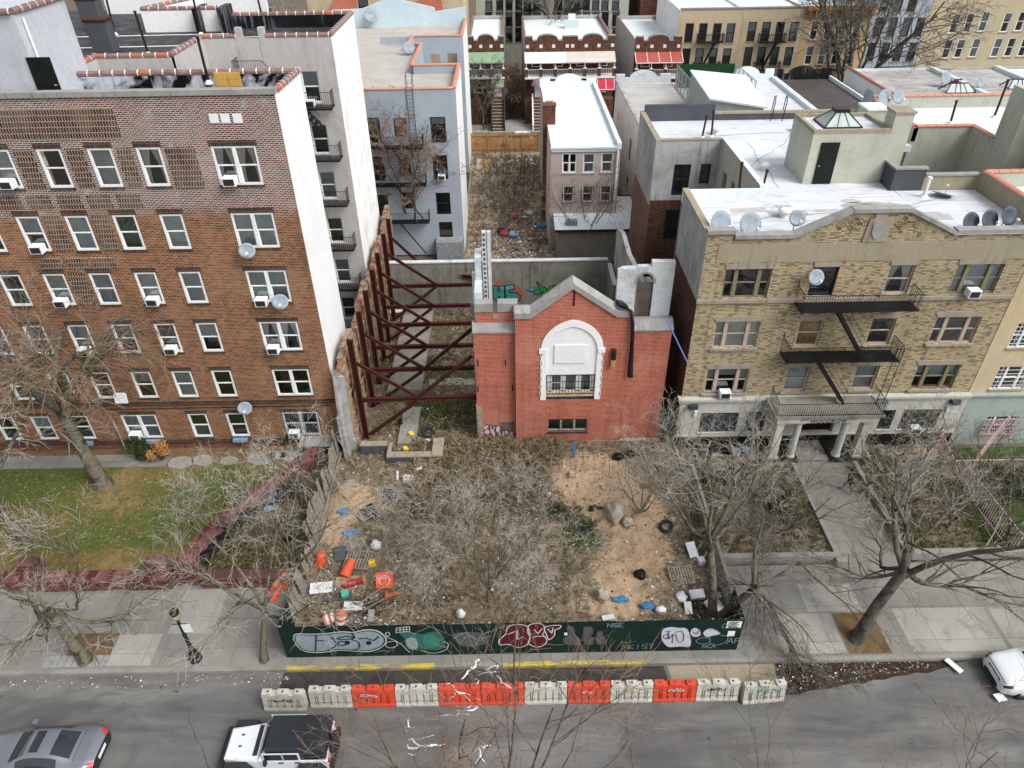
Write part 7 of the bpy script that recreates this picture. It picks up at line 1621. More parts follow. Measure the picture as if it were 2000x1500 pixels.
def tree(name,label,base,h,seed,r0=.2,lean=(0,0),fork=.3,limbs=5,spread=.9,kids=(6,6,5),lens=(.55,.5,.5),up=(.25,.1,0.),droop=0.,twigr=.011,bark='bark',tw='twig',leaf=0,cat='tree',group=None,guides=None,jit=.22,tiptw=0,asym=(0,0)):
 rr=random.Random(seed);base=Vector(base);t=thing(name,label,cat,base,group);T=MB();K=MB();LF=MB()
 def branch(p,d,L,r,lv):
  n=(6,5,4,3)[min(lv,3)];pts=[p.copy()];rs=[r];q=p.copy();d=d.copy();r1=max(twigr*.6,r*(.35 if lv<2 else .5))
  for i in range(n):
   d=(d+rv(rr)*jit+Vector((asym[0],asym[1],(up[min(lv,2)]if lv<3 else 0)-droop*(i/n)*(1 if lv>0 else .2)))*.35).normalized();q=q+d*(L/n);pts.append(q.copy());rs.append(r+(r1-r)*(i+1)/n)
  (T if lv<2 else K).tube(pts,rs,6 if lv==0 else(5 if lv==1 else 3),cap=False)
  if lv>=len(kids):
   if leaf:
    for k in range(leaf):
     c=pts[rr.randint(1,n)]+rv(rr)*.08;a=rv(rr)*.07;e=rv(rr)*.05;LF.quad(c-a,c+e,c+a,c-e)
   return
  m=kids[lv]
  for k in range(m):
   f_=.25+.75*(k+rr.random())/m if lv else .35+.65*(k+rr.random())/m;x=f_*n;i=min(int(x),n-1);g=x-i;s=pts[i].lerp(pts[i+1],g)
   dd=(pts[i+1]-pts[i]).normalized();ax=dd.orthogonal().normalized();ang=rr.random()*2*pi
   ax=Matrix.Rotation(ang,3,dd)@ax;th=rr.uniform(.45,1.0)*(1 if lv else 1.05);nd=(dd*cos(th)+ax*sin(th)).normalized()
   branch(s,nd,L*lens[min(lv,len(lens)-1)]*rr.uniform(.7,1.2)*(1.15-.45*f_),max(twigr,r*(1-.6*f_)*.5),lv+1)
 top=base+Vector((lean[0],lean[1],h*fork));pts=[base-Vector((0,0,.2)),base.lerp(top,.1),base.lerp(top,.5)+Vector((rr.uniform(-.1,.1),rr.uniform(-.1,.1),0)),top]
 T.tube(pts,[r0*1.75,r0*1.12,r0*.92,r0*.78],10,cap=False)
 if guides:
  for g in guides:
   r_=g[1];gp=[top]+[Vector(p)for p in g[0]];sm=[]
   for a in range(len(gp)-1):
    for k in range(3):sm.append(gp[a].lerp(gp[a+1],k/3)+rv(rr)*.05)
   sm.append(gp[-1]);n=len(sm);rs=[r_*(1-.93*(i/(n-1))**.8)for i in range(n)];T.tube(sm,rs,7,cap=False);Lg=sum((sm[i+1]-sm[i]).length for i in range(n-1))
   for k in range(kids[0]+6):
    f_=.15+.85*(k+rr.random())/(kids[0]+6);x=f_*(n-1);i=min(int(x),n-2);s=sm[i].lerp(sm[i+1],x-i);dd=(sm[i+1]-sm[i]).normalized()
    ax=Matrix.Rotation(rr.random()*2*pi,3,dd)@dd.orthogonal().normalized();th=rr.uniform(.5,1.1);branch(s,(dd*cos(th)+ax*sin(th)).normalized(),Lg*.38*rr.uniform(.6,1.2)*(1.1-.4*f_),max(twigr*1.5,rs[i]*.5),1)
 for k in range(limbs):
  a=2*pi*(k+rr.uniform(-.25,.25))/max(1,limbs)+seed;th=spread*rr.uniform(.55,1.1);d=Vector((cos(a)*sin(th),sin(a)*sin(th),cos(th)))
  branch(top+Vector((0,0,rr.uniform(-.12,.1)*h*fork)),d,h*(1-fork)*rr.uniform(.75,1.05),r0*.55,0)
 T.build('trunk',M[bark],t,smooth=True);K.build('crown',M[tw],t)
 if leaf:LF.build('dead_leaves',M['leafbr'],t)
 return t
def G_(*pts):return list(pts)
# big tree in front of the brick block
b0=at(203,948,z=.15)
tree('bare_tree','big old bare tree leaning in front of the brick block on the lawn',b0,12.8,11,r0=.36,lean=(-.6,.3),fork=.42,limbs=7,spread=.95,kids=(8,8,6),lens=(.6,.55,.55),up=(.1,-.1,-.2),droop=.6,twigr=.0065,tw='budtwig',tiptw=1)
b0=at(52,1060,z=.15)
tree('bare_tree','bare tree near the left edge of the lawn',b0,12.0,12,r0=.22,lean=(-.8,.3),fork=.34,limbs=6,spread=.95,kids=(7,7,5),up=(.2,0,0),droop=.3,twigr=.009)
tree('bare_tree','bare sapling with pale grey twigs at the front of the lawn',at(165,1125,z=.15),5.5,13,r0=.06,fork=.25,limbs=6,spread=.5,kids=(5,5),up=(.5,.3,.1),twigr=.009,tw='twigpale')
tree('bare_tree','second pale bare sapling at the lower left of the lawn',at(92,1135,z=.15),4.6,14,r0=.05,fork=.25,limbs=6,spread=.5,kids=(5,5),up=(.5,.3,.1),twigr=.009,tw='twigpale')
b0=at(168,1290,z=.15);q=lambda px,py,y:at(px,py,y=y)
tree('street_tree','mossy street tree with wide crooked limbs on the left pavement',b0,8.0,15,r0=.24,lean=(-.45,.25),fork=.42,limbs=2,spread=.9,kids=(6,5,4),lens=(.5,.5,.5),up=(.1,.05,0),twigr=.008,
  guides=[([q(75,1205,19.1),q(70,1180,19.4),q(20,1165,19.8),q(-40,1120,20.5)],.15),([q(60,1245,18.6),q(0,1262,18.2),q(-60,1270,17.8)],.13),([q(160,1215,19.4),q(225,1215,20),q(290,1165,20.6),q(335,1145,21)],.12),([q(150,1190,19.9),q(150,1160,20.4),q(130,1120,21)],.08)])
b0=at(515,1290,z=.15)
tree('street_tree','mossy street tree spreading over the left end of the green fence',b0,9.0,16,r0=.15,lean=(.5,.6),fork=.32,limbs=6,spread=1.1,kids=(7,6,5),up=(.1,.0,-.05),droop=.3,twigr=.0075,asym=(0,.1))
tree('bare_tree','grey bare tree rising from the weedy strip beside the board fence',at(575,1130,z=.1),7.0,17,r0=.08,lean=(.2,.2),fork=.2,limbs=6,spread=.65,kids=(6,5,3),up=(.35,.2,.05),twigr=.0065,tw='twigpale')
tree('bare_tree','slim bare tree behind the curved maroon wall',at(455,1060,z=.1),5.6,18,r0=.07,fork=.2,limbs=6,spread=.6,kids=(5,5,3),up=(.35,.2,.05),twigr=.0065,tw='twigpale')
tree('bare_tree','slim pale bare tree by the upper end of the board fence',at(590,985,z=.1),5.2,19,r0=.06,fork=.2,limbs=6,spread=.6,kids=(6,5,3),up=(.4,.2,.05),twigr=.009,tw='twigpale')
# trees in the lot
tree('bare_tree','many-stemmed grey bare tree in the middle of the lot',at(955,1170,z=.3),7.6,21,r0=.08,fork=.1,limbs=9,spread=.55,kids=(6,5,4),lens=(.42,.5,.5),up=(.5,.3,.05),twigr=.005,tw='twigpale')
for k,(px,py,h_,l)in enumerate([(915,1045,4.0,'thin grey shrub in the straw coloured weeds'),(1015,1020,3.6,'thin grey shrub left of the green ivy patch'),(1090,1150,4.2,'thin grey shrub at the left foot of the sand'),(830,1185,3.6,'thin grey shrub behind the teal graffiti of the fence'),(1040,1195,3.4,'thin grey shrub behind the dark red graffiti of the fence'),(800,1040,3.2,'thin grey shrub right of the metal rack')]):
 tree('bare_shrub',l,at(px,py,z=.3),h_,80+k,r0=.03,fork=.12,limbs=8,spread=.6,kids=(6,5,3),up=(.4,.2,.05),twigr=.005,tw='twigpale',cat='shrub')
tree('bare_tree','low bushy bare tree left of the middle of the lot',at(860,1110,z=.3),3.8,22,r0=.05,fork=.1,limbs=8,spread=.8,kids=(6,5,3),up=(.25,.1,0),twigr=.009,tw='twig')
b0=at(1392,1205,z=.3)
tree('bare_tree','leaning lichen-green tree at the right end of the lot',b0,10.0,23,r0=.2,lean=(-.5,1.0),fork=.4,limbs=5,spread=.75,kids=(7,6,5),up=(.3,.1,0),twigr=.007,asym=(-.15,.25))
tree('street_tree','dark tree with long branches drooping over the road beside the barriers',at(1398,1212,z=.3),6.5,24,r0=.2,lean=(1.2,-.2),fork=.38,limbs=2,spread=.8,kids=(8,8,5),up=(0,-.1,-.1),droop=.5,twigr=.008,bark='barkdk',tw='twigdk',
  guides=[([q(1500,1170,20.2),q(1540,1250,18.6),q(1570,1310,17.6),q(1600,1400,16.6)],.12),([q(1480,1145,20.5),q(1560,1100,21.5),q(1650,1180,20.5),q(1720,1260,19.5)],.1),([q(1470,1140,20.5),q(1470,1080,22.0),q(1480,1020,23.0)],.09),([q(1510,1200,19.5),q(1560,1300,17.2),q(1640,1340,16.2)],.08)])
b0=at(1672,1248,z=.15)
tree('street_tree','large bare street tree in the square soil pit on the right pavement',b0,11.0,25,r0=.27,lean=(1.0,.35),fork=.4,limbs=3,spread=.7,kids=(7,6,5),up=(.25,.1,0),twigr=.0075,bark='barkdk',
  guides=[([q(1800,1140,19.6),q(1880,1145,19.4),q(1960,1175,19.2),q(2040,1195,19.0)],.17),([q(1720,1110,20.5),q(1720,1070,21.3),q(1680,1010,22.5)],.12),([q(1790,1060,21.0),q(1850,1000,22.0),q(1900,940,23.5)],.12),([q(1700,1130,20),q(1620,1100,20.5),q(1560,1080,21)],.1)])
# trees in front of the frame, standing on the near pavement
tree('bare_tree','bare budding tree with white plastic shreds rising over the road below the barriers',(-1.0,9.4,.1),11.5,26,r0=.11,fork=.2,limbs=9,spread=.5,kids=(7,6,4),lens=(.5,.5,.5),up=(.5,.25,.1),twigr=.007,bark='barkdk',tw='budtwig')
tree('bare_tree','sparse reddish tree at the bottom right over the road',(8.6,8.4,.1),8.0,27,r0=.07,fork=.2,limbs=5,spread=.6,kids=(6,5,4),up=(.4,.2,.1),twigr=.008,bark='barkdk',tw='budtwig')
tree('bare_tree','thin reddish twiggy tree in the lower right corner over the road',(14.6,8.6,.1),7.6,28,r0=.07,fork=.2,limbs=5,spread=.6,kids=(6,5,4),up=(.4,.2,.1),twigr=.008,bark='barkdk',tw='budtwig')
# yard shrubs and small trees
for k,(px,py,h_,l,s_,tw)in enumerate([(1445,1060,4.2,'pale bushy shrub in the left yard of the buff building',.9,'twigpale'),(1530,1050,4.6,'grey bushy shrub by the entrance path edging',.85,'twig'),(1300,960,5.0,'slim many-branched tree right of the sand mound',.6,'twigpale'),
  (1495,980,3.6,'small upright bare tree behind the people in the yard',.6,'twigpale'),(1250,1010,3.6,'small bare bush on the sand by the big rock',.9,'twig'),(1750,1040,5.2,'bare tree in the middle of the right yard',.8,'twig'),(1850,1030,4.8,'round bare shrub at the front of the right yard',.9,'twig'),
  (1900,970,5.2,'tall bare tree beside the pink railing',.7,'twig'),(1690,960,4.4,'bare tree next to the dark figure on the path',.7,'twig'),(1790,925,4.4,'upright bare tree under the ground floor right window',.6,'twig'),(1960,1060,5.0,'dark bare shrub furthest to the right',.9,'twigdk'),(1350,1060,4.5,'bare shrub at the foot of the leaning tree',.8,'twig')]):
 tree('bare_shrub' if h_<4.7 else 'bare_tree',l,at(px,py,z=.3),h_,40+k,r0=.05+.008*h_,fork=.12,limbs=7,spread=s_,kids=(6,5,3),up=(.3,.15,0),twigr=.0068,tw=tw,cat='shrub' if h_<4.7 else 'tree')
# weeds shooting up around the lot
rr=random.Random(77)
def stems(label,px0,px1,py0,py1,n,h0,h1,mat='twigdk',z=.2,r_=.01,name='bare_saplings'):
 b=MB()
 for i in range(n):
  p=at(rr.uniform(px0,px1),rr.uniform(py0,py1),z=z);h_=rr.uniform(h0,h1);d=Vector((rr.uniform(-.15,.15),rr.uniform(-.15,.15),1));b.tube([p-Vector((0,0,.3)),p+d*h_*.5,p+d*h_+rv(rr)*.1],[r_*1.6,r_*1.1,r_*.6],3,cap=False)
  for k in range(3):s=p+d*h_*rr.uniform(.4,.95);b.tube([s,s+(rv(rr)+Vector((0,0,.8)))*h_*.13],[r_*.7,r_*.4],3,cap=False)
 return tag(b.build(name,M[mat]),label,'saplings',kind='stuff')
stems('thin upright saplings along the foot of the church front',960,1290,880,960,60,1.2,3.2)
stems('thin upright saplings in the littered back lot',930,1065,300,500,110,1.5,4.5,r_=.016)
stems('tangle of dark weeds in the alley beside the church',1290,1330,800,880,40,1,3)
stems('dense brambles in the dark yard behind the concrete wall',1080,1230,455,505,150,1.0,3.5,r_=.016)
tree('bare_tree','brown-leaved tree in front of the blue building behind the steel frame',at(812,488,z=.1),12.0,61,r0=.2,fork=.18,limbs=9,spread=.62,kids=(8,7,5),lens=(.5,.5,.5),up=(.35,.15,0),twigr=.015,tw='budtwig',leaf=2,bark='barkdk')
tree('bare_tree','twisted bare tree over the white shed roof',at(1135,505,z=.1),7.5,62,r0=.09,fork=.2,limbs=6,spread=.8,kids=(6,5,3),up=(.3,.1,0),twigr=.014,tw='budtwig')
tree('bare_tree','slender bare tree in the alley beside the pinkish brick wall',at(1255,580,z=.1),7.0,63,r0=.08,fork=.3,limbs=5,spread=.6,kids=(6,4,3),up=(.3,.1,0),twigr=.013,tw='budtwig')
tree('bare_tree','big many-limbed bare tree in front of the far yellow apartment building',(42.0,92,0),21,64,r0=.38,fork=.22,limbs=11,spread=.7,kids=(9,8,5),lens=(.5,.45,.4),up=(.4,.15,0),twigr=.024,bark='barkdk',tw='twigdk')
tree('bare_tree','bare tree in front of the pale grey tenement windows',(7.0,121,0),17,65,r0=.4,fork=.5,limbs=8,spread=.8,kids=(8,7,4),up=(.3,.1,0),twigr=.035,bark='barkdk',tw='twigdk')
tree('bare_tree','small bare tree in front of the green awning row house',(-3.0,96.5,0),8,66,r0=.14,fork=.25,limbs=7,spread=.7,kids=(7,6,4),up=(.3,.1,0),twigr=.02,bark='barkdk',tw='twigdk')
tree('bare_tree','brownish bushy tree between the green awning house and the double house',(1.0,104,0),6.5,67,r0=.14,fork=.15,limbs=9,spread=.9,kids=(8,7,4),up=(.3,.1,0),twigr=.022,bark='barkdk',tw='budtwig')
tree('bare_tree','bare tree at the top left behind the black roof',(-46,128,0),17,68,r0=.4,fork=.3,limbs=8,spread=.8,kids=(8,7,4),up=(.3,.1,0),twigr=.04,bark='barkdk',tw='twigdk')
tree('bare_tree','pale bare tree at the top beside the tan bay building',(-36,108,0),15,69,r0=.3,fork=.3,limbs=8,spread=.7,kids=(8,6,4),up=(.3,.1,0),twigr=.035,bark='barkdk',tw='twig')
# evergreen shrubs
M['leafgreen']=mottled('dark_evergreen_leaves',[C('22331a',.85),C('3a4d25',.85),C('1a2814',.85)],2,.8,20)
M['leafgold']=mottled('golden_brown_leaves',[C('a9793c',.9),C('c4934e',.9)],2,.8,20)
def bush(name,label,c,rx,ry,h_,n,mat,seed,leafs=.07,cat='shrub'):
 rr=random.Random(seed);t=thing(name,label,cat,c);b=MB();s=MB();cl=[(rr.uniform(-.7,.7),rr.uniform(-.7,.7),rr.uniform(.25,.9),rr.uniform(.25,.5))for _ in range(12)]
 for k in range(n):
  q=rr.choice(cl);o=rv(rr)*q[3]*rr.random()**.4;p=Vector(c)+Vector(((q[0]+o.x)*rx,(q[1]+o.y)*ry,max(.02,(q[2]+o.z*.8)*h_)));a=rv(rr)*leafs;e=rv(rr)*leafs*.6;b.quad(p-a,p+e,p+a,p-e)
 for q in cl:s.tube([Vector(c),Vector(c)+Vector((q[0]*rx,q[1]*ry,q[2]*h_))],[.025,.01],3)
 b.build('foliage',M[mat],t);s.build('stem',M['barkdk'],t);return t
p=at(298,905,z=.15);bush('bush','dark evergreen bush beside the golden one under the barred windows',(p.x-.6,p.y+.3,.15),.7,.5,1.5,1500,'leafgreen',1)
p=at(315,902,z=.15);bush('bush','golden brown bush at the foot of the brick wall',(p.x,p.y+.1,.15),.6,.5,1.4,1300,'leafgold',2)
for k,(px,py,w_,l)in enumerate([(1110,1010,.9,'green ground ivy patch on the sand left of the big rock'),(1140,1040,.7,'small green weed clump in front of the ivy patch'),(1045,955,.7,'green weed clump left of the sand mound'),(1075,1000,.7,'dark green weed clump beside the ivy patch'),(1160,1000,.4,'tiny green weed clump next to the big rock')]):
 p=at(px,py,z=.4);bush('weed_clump',l,(p.x,p.y,.35),w_,w_*.8,.45,500,'leafgreen',10+k,.06,'weeds')
p=at(1430,945,z=.3);bush('hedge','dark green clipped hedge in front of the working people',(p.x-.1,p.y+.2,.3),2.3,.5,1.0,3800,'leafgreen',30,.06,'hedge')
p=at(1525,990,z=.3);bush('bush','dark evergreen bush at the edge of the entrance path',(p.x,p.y,.3),.7,.9,1.1,1500,'leafgreen',31)
p=at(1955,960,z=.3);bush('bush','dense green shrubbery behind the pink railing at the right edge',(p.x+.5,p.y,.3),1.6,1.6,1.2,3000,'leafgreen',32)
p=at(945,235,z=.1);bush('bush','green shrub under the green awning balcony',(-2.8,99.5,.1),1.4,.8,1.2,900,'leafgreen',33,.14)
# white plastic shreds caught in the near tree
rr=random.Random(91);M['plastic']=mottled('torn_white_plastic',[C('c9ccd4'),C('e6e7ea')],3,.5,9)
sh_l=['white plastic shred streaming from the top of the near tree','torn white plastic tangle over the orange barriers','white plastic rag hanging beside the near tree crown','long white plastic streamer on the left twigs of the near tree','small white plastic rag low in the near tree','white plastic scrap on the right of the near tree','white plastic strip tied round a thin upper branch','crumpled white plastic lowest of the scraps']
for k,(px,py)in enumerate([(945,1300),(895,1385),(925,1315),(800,1430),(830,1455),(965,1310),(890,1345),(935,1465)]):
 p=at(px,py,y=(13.0,11.5,12.5,11,10.8,12.8,12,10.5)[k]);b=MB()
 for s in range(4):
  q=p+rv(rr)*.15;d=rv(rr)*.14;d.y*=.4;w0=rv(rr)*.05;prev=None
  for i in range(6):
   e=q+w0*(1-abs(i-2)/5);
   if prev:b.quad(prev[0],q,e,prev[1])
   prev=(q.copy(),e.copy());q=q+d+rv(rr)*.07-Vector((0,0,.02));w0=(w0+rv(rr)*.03)
 tag(b.build('plastic_scrap',M['plastic']),sh_l[k],'plastic scrap','white plastic caught in the near tree')
# ================================================================ water-filled road barriers
M['b_or']=mottled('orange_barrier_plastic',[C('c93c20',.95),C('d84a2c',.95)],1.5,.5,8,streak=(C('8a3a26'),.35))
M['b_wh']=mottled('dirty_white_barrier_plastic',[C('b3b0a4',.92),C('c9c7bd',.92)],1.2,.55,8,streak=(C('75706a'),.5),stain=(C('8e8a80'),.4,1.6))
M['b_slot']=flat('barrier_slot_shadow_gap',C('4a4742'),.8)
def barrier(mat,label,loc,rz=0.):
 t=local('road_barrier',label,'road barrier',loc,'row of plastic road barriers',rz)
 L=1.79;prof=[(-.3,0),(-.3,.13),(-.265,.2),(-.2,.5),(-.15,.82),(-.14,.96),(.14,.96),(.15,.82),(.2,.5),(.265,.2),(.3,.13),(.3,0)]
 b=MB()
 # body with vertical slots cut in: build it as columns, slots being shallower
 xs=[0,.22,.27,.31,.36,.56,.62,.86,.92,1.16,1.22,1.43,1.48,1.52,1.57,L];slot={1,3,5,7,9,11,13}
 for i in range(len(xs)-1):
  x0,x1=xs[i]-L/2,xs[i+1]-L/2
  if i in slot:
   pr=[(y*(.72 if .15<z<.6 else 1),z)for y,z in prof]
  else:pr=prof
  b.prism([(x0,y,z)for y,z in pr],(x1-x0,0,0))
 for x0,x1 in((-L/2+.02,-L/2+.42),(-.24,.24),(L/2-.42,L/2-.02)):b.box(x0,x1,-.135,.135,.962,1.06)
 b.build('body',mat,t,bevel=.012)
 b=MB()
 for z,s in((.35,.262),(.62,.19)):b.box(-L/2+.02,L/2-.02,-s+.012,-s+.02,z,z+.012)
 for x in(-.62,0,.62):b.lathe((x,0,.97),[(.05,0),(.05,.1)],10)
 b.build('seam',M['b_slot'],t)
 b=MB();b.tube([(L/2-.02,0,.1),(L/2-.02,0,1.0)],.075,8);b.build('hinge_knuckle',mat,t)
 return t
order='wowoowowow';names={'w':'white','o':'orange'}
pos=['first in line after the offset one at the left end','leftmost of the orange ones','between the leftmost orange one and the orange pair','left half of the adjoining orange pair','right half of the adjoining orange pair','right after the adjoining orange pair','third orange block from the right-hand offset one counting the pair as one','between the last two single orange ones','rightmost of the orange ones with a white scrawl','with black scrawl at the right end of the straight line']
pos[6]='single orange one left of the yellow-marked white one';pos[7]='white one carrying a faint yellow mark'
BR=[]
for i,c in enumerate(order):
 BR.append(barrier(M['b_or' if c=='o' else 'b_wh'],'%s plastic road barrier, %s'%(names[c],pos[i]),(-8.75+1.82*(i+.5),16.62,0),0))
BR.append(barrier(M['b_wh'],'dirty white plastic road barrier set nearer the road at the left end',(-9.78,16.5,0),-.02))
BR.append(barrier(M['b_wh'],'white plastic road barrier with green scrawl at the right end, turned slightly',(10.48,16.5,0),.06))
def scrib(root,seed,mat,x0,x1,z0=.62,z1=.85,w=.022,n=16):
 rr=random.Random(seed);b=MB();p=None;d=0
 for ln in range(2):
  pts=smoothp([(x0+(x1-x0)*i/n+rr.uniform(-.03,.03),rr.uniform(z0,z1))for i in range(n)],4,False)
  for(u0,q0),(u1,q1)in zip(pts[:-1],pts[1:]):
   L=math.hypot(u1-u0,q1-q0)+1e-6;nx,nz=-(q1-q0)/L*w/2,(u1-u0)/L*w/2;f=lambda u,z:(u,-(.2-(z-.5)*.155)-.012-d,z)
   b.quad(f(u0+nx,q0+nz),f(u1+nx,q1+nz),f(u1-nx,q1-nz),f(u0-nx,q0-nz));d+=.00008
 b.build('graffiti',mat,root)
scrib(BR[9],1,M['gk'],-.45,.4);scrib(BR[11],2,G('green_marker','2f9a6a'),-.35,.6);scrib(BR[10],3,M['gk'],-.5,.5,.55,.75);scrib(BR[8],4,wsp,-.3,.45);scrib(BR[1],5,wsp,-.55,.3,.6,.8,.03,6);scrib(BR[6],6,wsp,-.3,.2,.55,.8,.02,9);scrib(BR[7],8,G('yellow_marker','c9a94a'),-.35,.35,.6,.72)
# ================================================================ vehicles
M['paint_grey']=flat('grey_metallic_paint',C('7d828a'),.28,.55,.6,.03);M['paint_white']=flat('white_car_paint',C('d6dadd',.95),.3,0,.6,.03)
M['carglass']=flat('dark_car_glass',(.012,.016,.02,1),.06,0,.9,.02);M['tyre']=flat('tyre_rubber',(.015,.015,.016,1),.85);M['rim']=flat('alloy_rim',C('6c7075'),.35,.7);M['trim']=flat('black_car_trim',(.02,.021,.023,1),.55)
M['hardtop']=flat('black_hard_top',C('23282e'),.5,0,.4,.05);M['redlamp']=flat('red_tail_lamp',C('c4121c'),.2,0,.7,.03);M['chrome']=flat('chrome',C('c8ccd0'),.12,.95)
M['lampglass']=flat('headlamp_glass',C('aab4bb'),.1,.2,.8)
def cat(p0,p1,p2,p3,t):return[.5*((2*b)+(c-a)*t+(2*a-5*b+4*c-d)*t*t+(3*b-3*c+d-a)*t**3)for a,b,c,d in zip(p0,p1,p2,p3)]
class Shell:
 def __init__(s,st,flip=1):
  s.r=[]
  for x,zl,zb,zt,hl,hb,ht,cr in st:
   half=[(hl,zl),(hb,zl+(zb-zl)*.45),(hb-.012,zb),(ht+(hb-ht)*.12,zb+(zt-zb)*.88),(ht*.72,zt+cr*.55),(0,zt+cr)]
   s.r.append([(x,y,z)for y,z in half]+[(x,-y,z)for y,z in half[-2::-1]])
 def P(s,a,b):
  def cr(L,t):
   n=len(L);i=min(int(t),n-2);f=t-i;return cat(L[max(i-1,0)],L[i],L[i+1],L[min(i+2,n-1)],f)
  return Vector(cr([cr(r,b)for r in s.r],a))
 def N(s,a,b):
  e=.02;A=s.P(min(a+e,len(s.r)-1),b)-s.P(max(a-e,0),b);B=s.P(a,min(b+e,10))-s.P(a,max(b-e,0));n=A.cross(B);n.normalize()
  return n
 def patch(s,a0,a1,b0,b1,na,nb,off=0.):
  b=MB()
  for i in range(na+1):
   for j in range(nb+1):
    A=a0+(a1-a0)*i/na;B=b0+(b1-b0)*j/nb;p=s.P(A,B)
    if off:n=s.N(A,B);c=s.P(A,5)*.0+Vector((p.x,0,.7));n=n if(p-c).dot(n)>0 else-n;p=p+n*off
    b.v.append(tuple(p))
  for i in range(na):
   for j in range(nb):k=i*(nb+1)+j;b.f.append((k,k+1,k+nb+2,k+nb+1));b.mi.append(0)
  return b
def wheel(t,x,y,r_=.33,w=.22):
 b=MB();pr=[(r_*.6,-w/2),(r_*.95,-w/2),(r_,-w*.3),(r_,w*.3),(r_*.95,w/2),(r_*.6,w/2)];n=24
 for q,d in pr:
  for k in range(n):b.v.append((x+q*cos(2*pi*k/n),y+d,r_+q*sin(2*pi*k/n)))
 for i in range(len(pr)-1):
  for k in range(n):b.f.append((i*n+k,i*n+(k+1)%n,(i+1)*n+(k+1)%n,(i+1)*n+k));b.mi.append(0)
 o=b.build('wheel',M['tyre'],t,smooth=True);b=MB()
 for sgn in(-1,1):
  c=len(b.v);b.v.append((x,y+sgn*w*.38,r_))
  for k in range(n):b.v.append((x+r_*.62*cos(2*pi*k/n),y+sgn*w*.46,r_+r_*.62*sin(2*pi*k/n)))
  for k in range(n):
   if k%4!=3:b.f.append((c,c+1+k,c+1+(k+1)%n));b.mi.append(0)
 b.build('rim',M['rim'],o)
def shell_car(name,label,loc,rz,st,paint,glass,whl,sun=None):
 t=local(name,label,'car',loc,None,rz);S=Shell(st);n=len(st)-1
 b=S.patch(0,n,0,10,n*6,40);b.build('body',paint,t,smooth=True)
 b=MB();
 for e in(0,n):b.add([tuple(S.P(e,k))for k in range(11)],[tuple(range(11))])
 b.add([(st[0][0]+.2,-.7,.22),(st[-1][0]-.2,-.7,.22),(st[-1][0]-.2,.7,.22),(st[0][0]+.2,.7,.22)],[(0,1,2,3)]);b.build('underbody',M['trim'],t)
 for nm,a0,a1,b0,b1 in glass:S.patch(a0,a1,b0,b1,10,12,.007).build(nm,M['carglass'],t,smooth=True)
 k=n-8
 for a in(k+.0+1.0*0+4.52,k+3.35,k+5.55):
  for b0_,b1_ in((.9,2.2),(7.8,9.1)):S.patch(a,a+.03,b0_,b1_,1,6,.006).build('door_seam',M['trim'],t)
 S.patch(n-1.9,n-1.87,3,7,1,8,.006).build('trunk_seam',M['trim'],t)
 for x in whl[0]:
  for y in(-whl[1],whl[1]):wheel(t,x,y,whl[2]);
 return t,S
sed=[(0,.3,.52,.6,.5,.62,.45,.02),(.18,.2,.6,.7,.72,.8,.6,.03),(.9,.18,.72,.86,.84,.9,.68,.05),(1.5,.18,.84,.97,.86,.92,.7,.05),(2.3,.18,.9,1.38,.86,.92,.56,.05),(3.2,.18,.93,1.4,.86,.92,.56,.04),(4.05,.2,.97,1.12,.86,.91,.62,.04),(4.55,.25,.95,1.04,.82,.87,.62,.03),(4.85,.38,.8,.9,.6,.72,.5,.01)]
t,S=shell_car('parked_car','grey sedan with sunroof and red tail lamps at the lower left corner',(-21.35,14.35,0),0,sed,M['paint_grey'],
 [('windshield',3.08,3.92,3.6,6.4),('rear_window',5.1,5.9,3.65,6.35),('side_window',3.6,5.4,2.25,3.0),('side_window',3.6,5.4,7.0,7.75),('sunroof',4.15,4.55,3.9,6.1)],((.95,3.85),.83,.33))
for s_ in(-1,1):
 S.patch(7.25,7.92,5+s_*2.1,5+s_*3.6,4,6,.012).build('tail_lamp',M['redlamp'],t,smooth=True);S.patch(.3,.8,5+s_*2.2,5+s_*3.2,4,6,.01).build('headlight',M['lampglass'],t,smooth=True)
 b=MB();b.box(1.72,1.92,s_*.93,s_*1.14,.95,1.1);b.build('side_mirror',M['paint_grey'],t,bevel=.03)
b=MB();b.box(4.8,4.87,-.28,.28,.6,.74);b.build('number_plate',M['white'],t)
b=MB();
for y in(.935,-.935):
 for x in(2.6,3.35):b.box(x,x+.2,y-.01,y+.01,.82,.85)
b.build('door_handle',M['chrome'],t)
cuv=[(0,.3,.42,.5,.42,.5,.4,.01),(.07,.25,.62,.74,.6,.72,.58,.02),(.3,.22,.74,.9,.76,.86,.68,.04),(.9,.2,.85,1.02,.86,.92,.7,.06),(1.35,.2,.98,1.12,.88,.94,.72,.06),(2.1,.2,1.05,1.62,.88,.94,.6,.05),(3.6,.2,1.08,1.64,.88,.94,.6,.04),(4.3,.25,1.05,1.3,.86,.9,.6,.04),(4.55,.4,.9,1.0,.7,.8,.55,.02)]
t,S=shell_car('parked_car','white car parked by the kerb beyond the leafy gutter',(20.5,17.05,0),0,cuv,M['paint_white'],
 [('windshield',4.08,4.92,3.6,6.4),('rear_window',6.2,6.9,3.65,6.35),('side_window',4.6,6.4,2.25,3.0),('side_window',4.6,6.4,7.0,7.75),('grille',.25,.95,3.9,6.1),('hood_seam',1.35,1.45,3.0,7.0)],((.95,3.65),.8,.34))
for s_ in(-1,1):S.patch(1.0,2.1,5+s_*2.3,5+s_*2.9,5,5,.012).build('headlight',M['trim'],t,smooth=True)
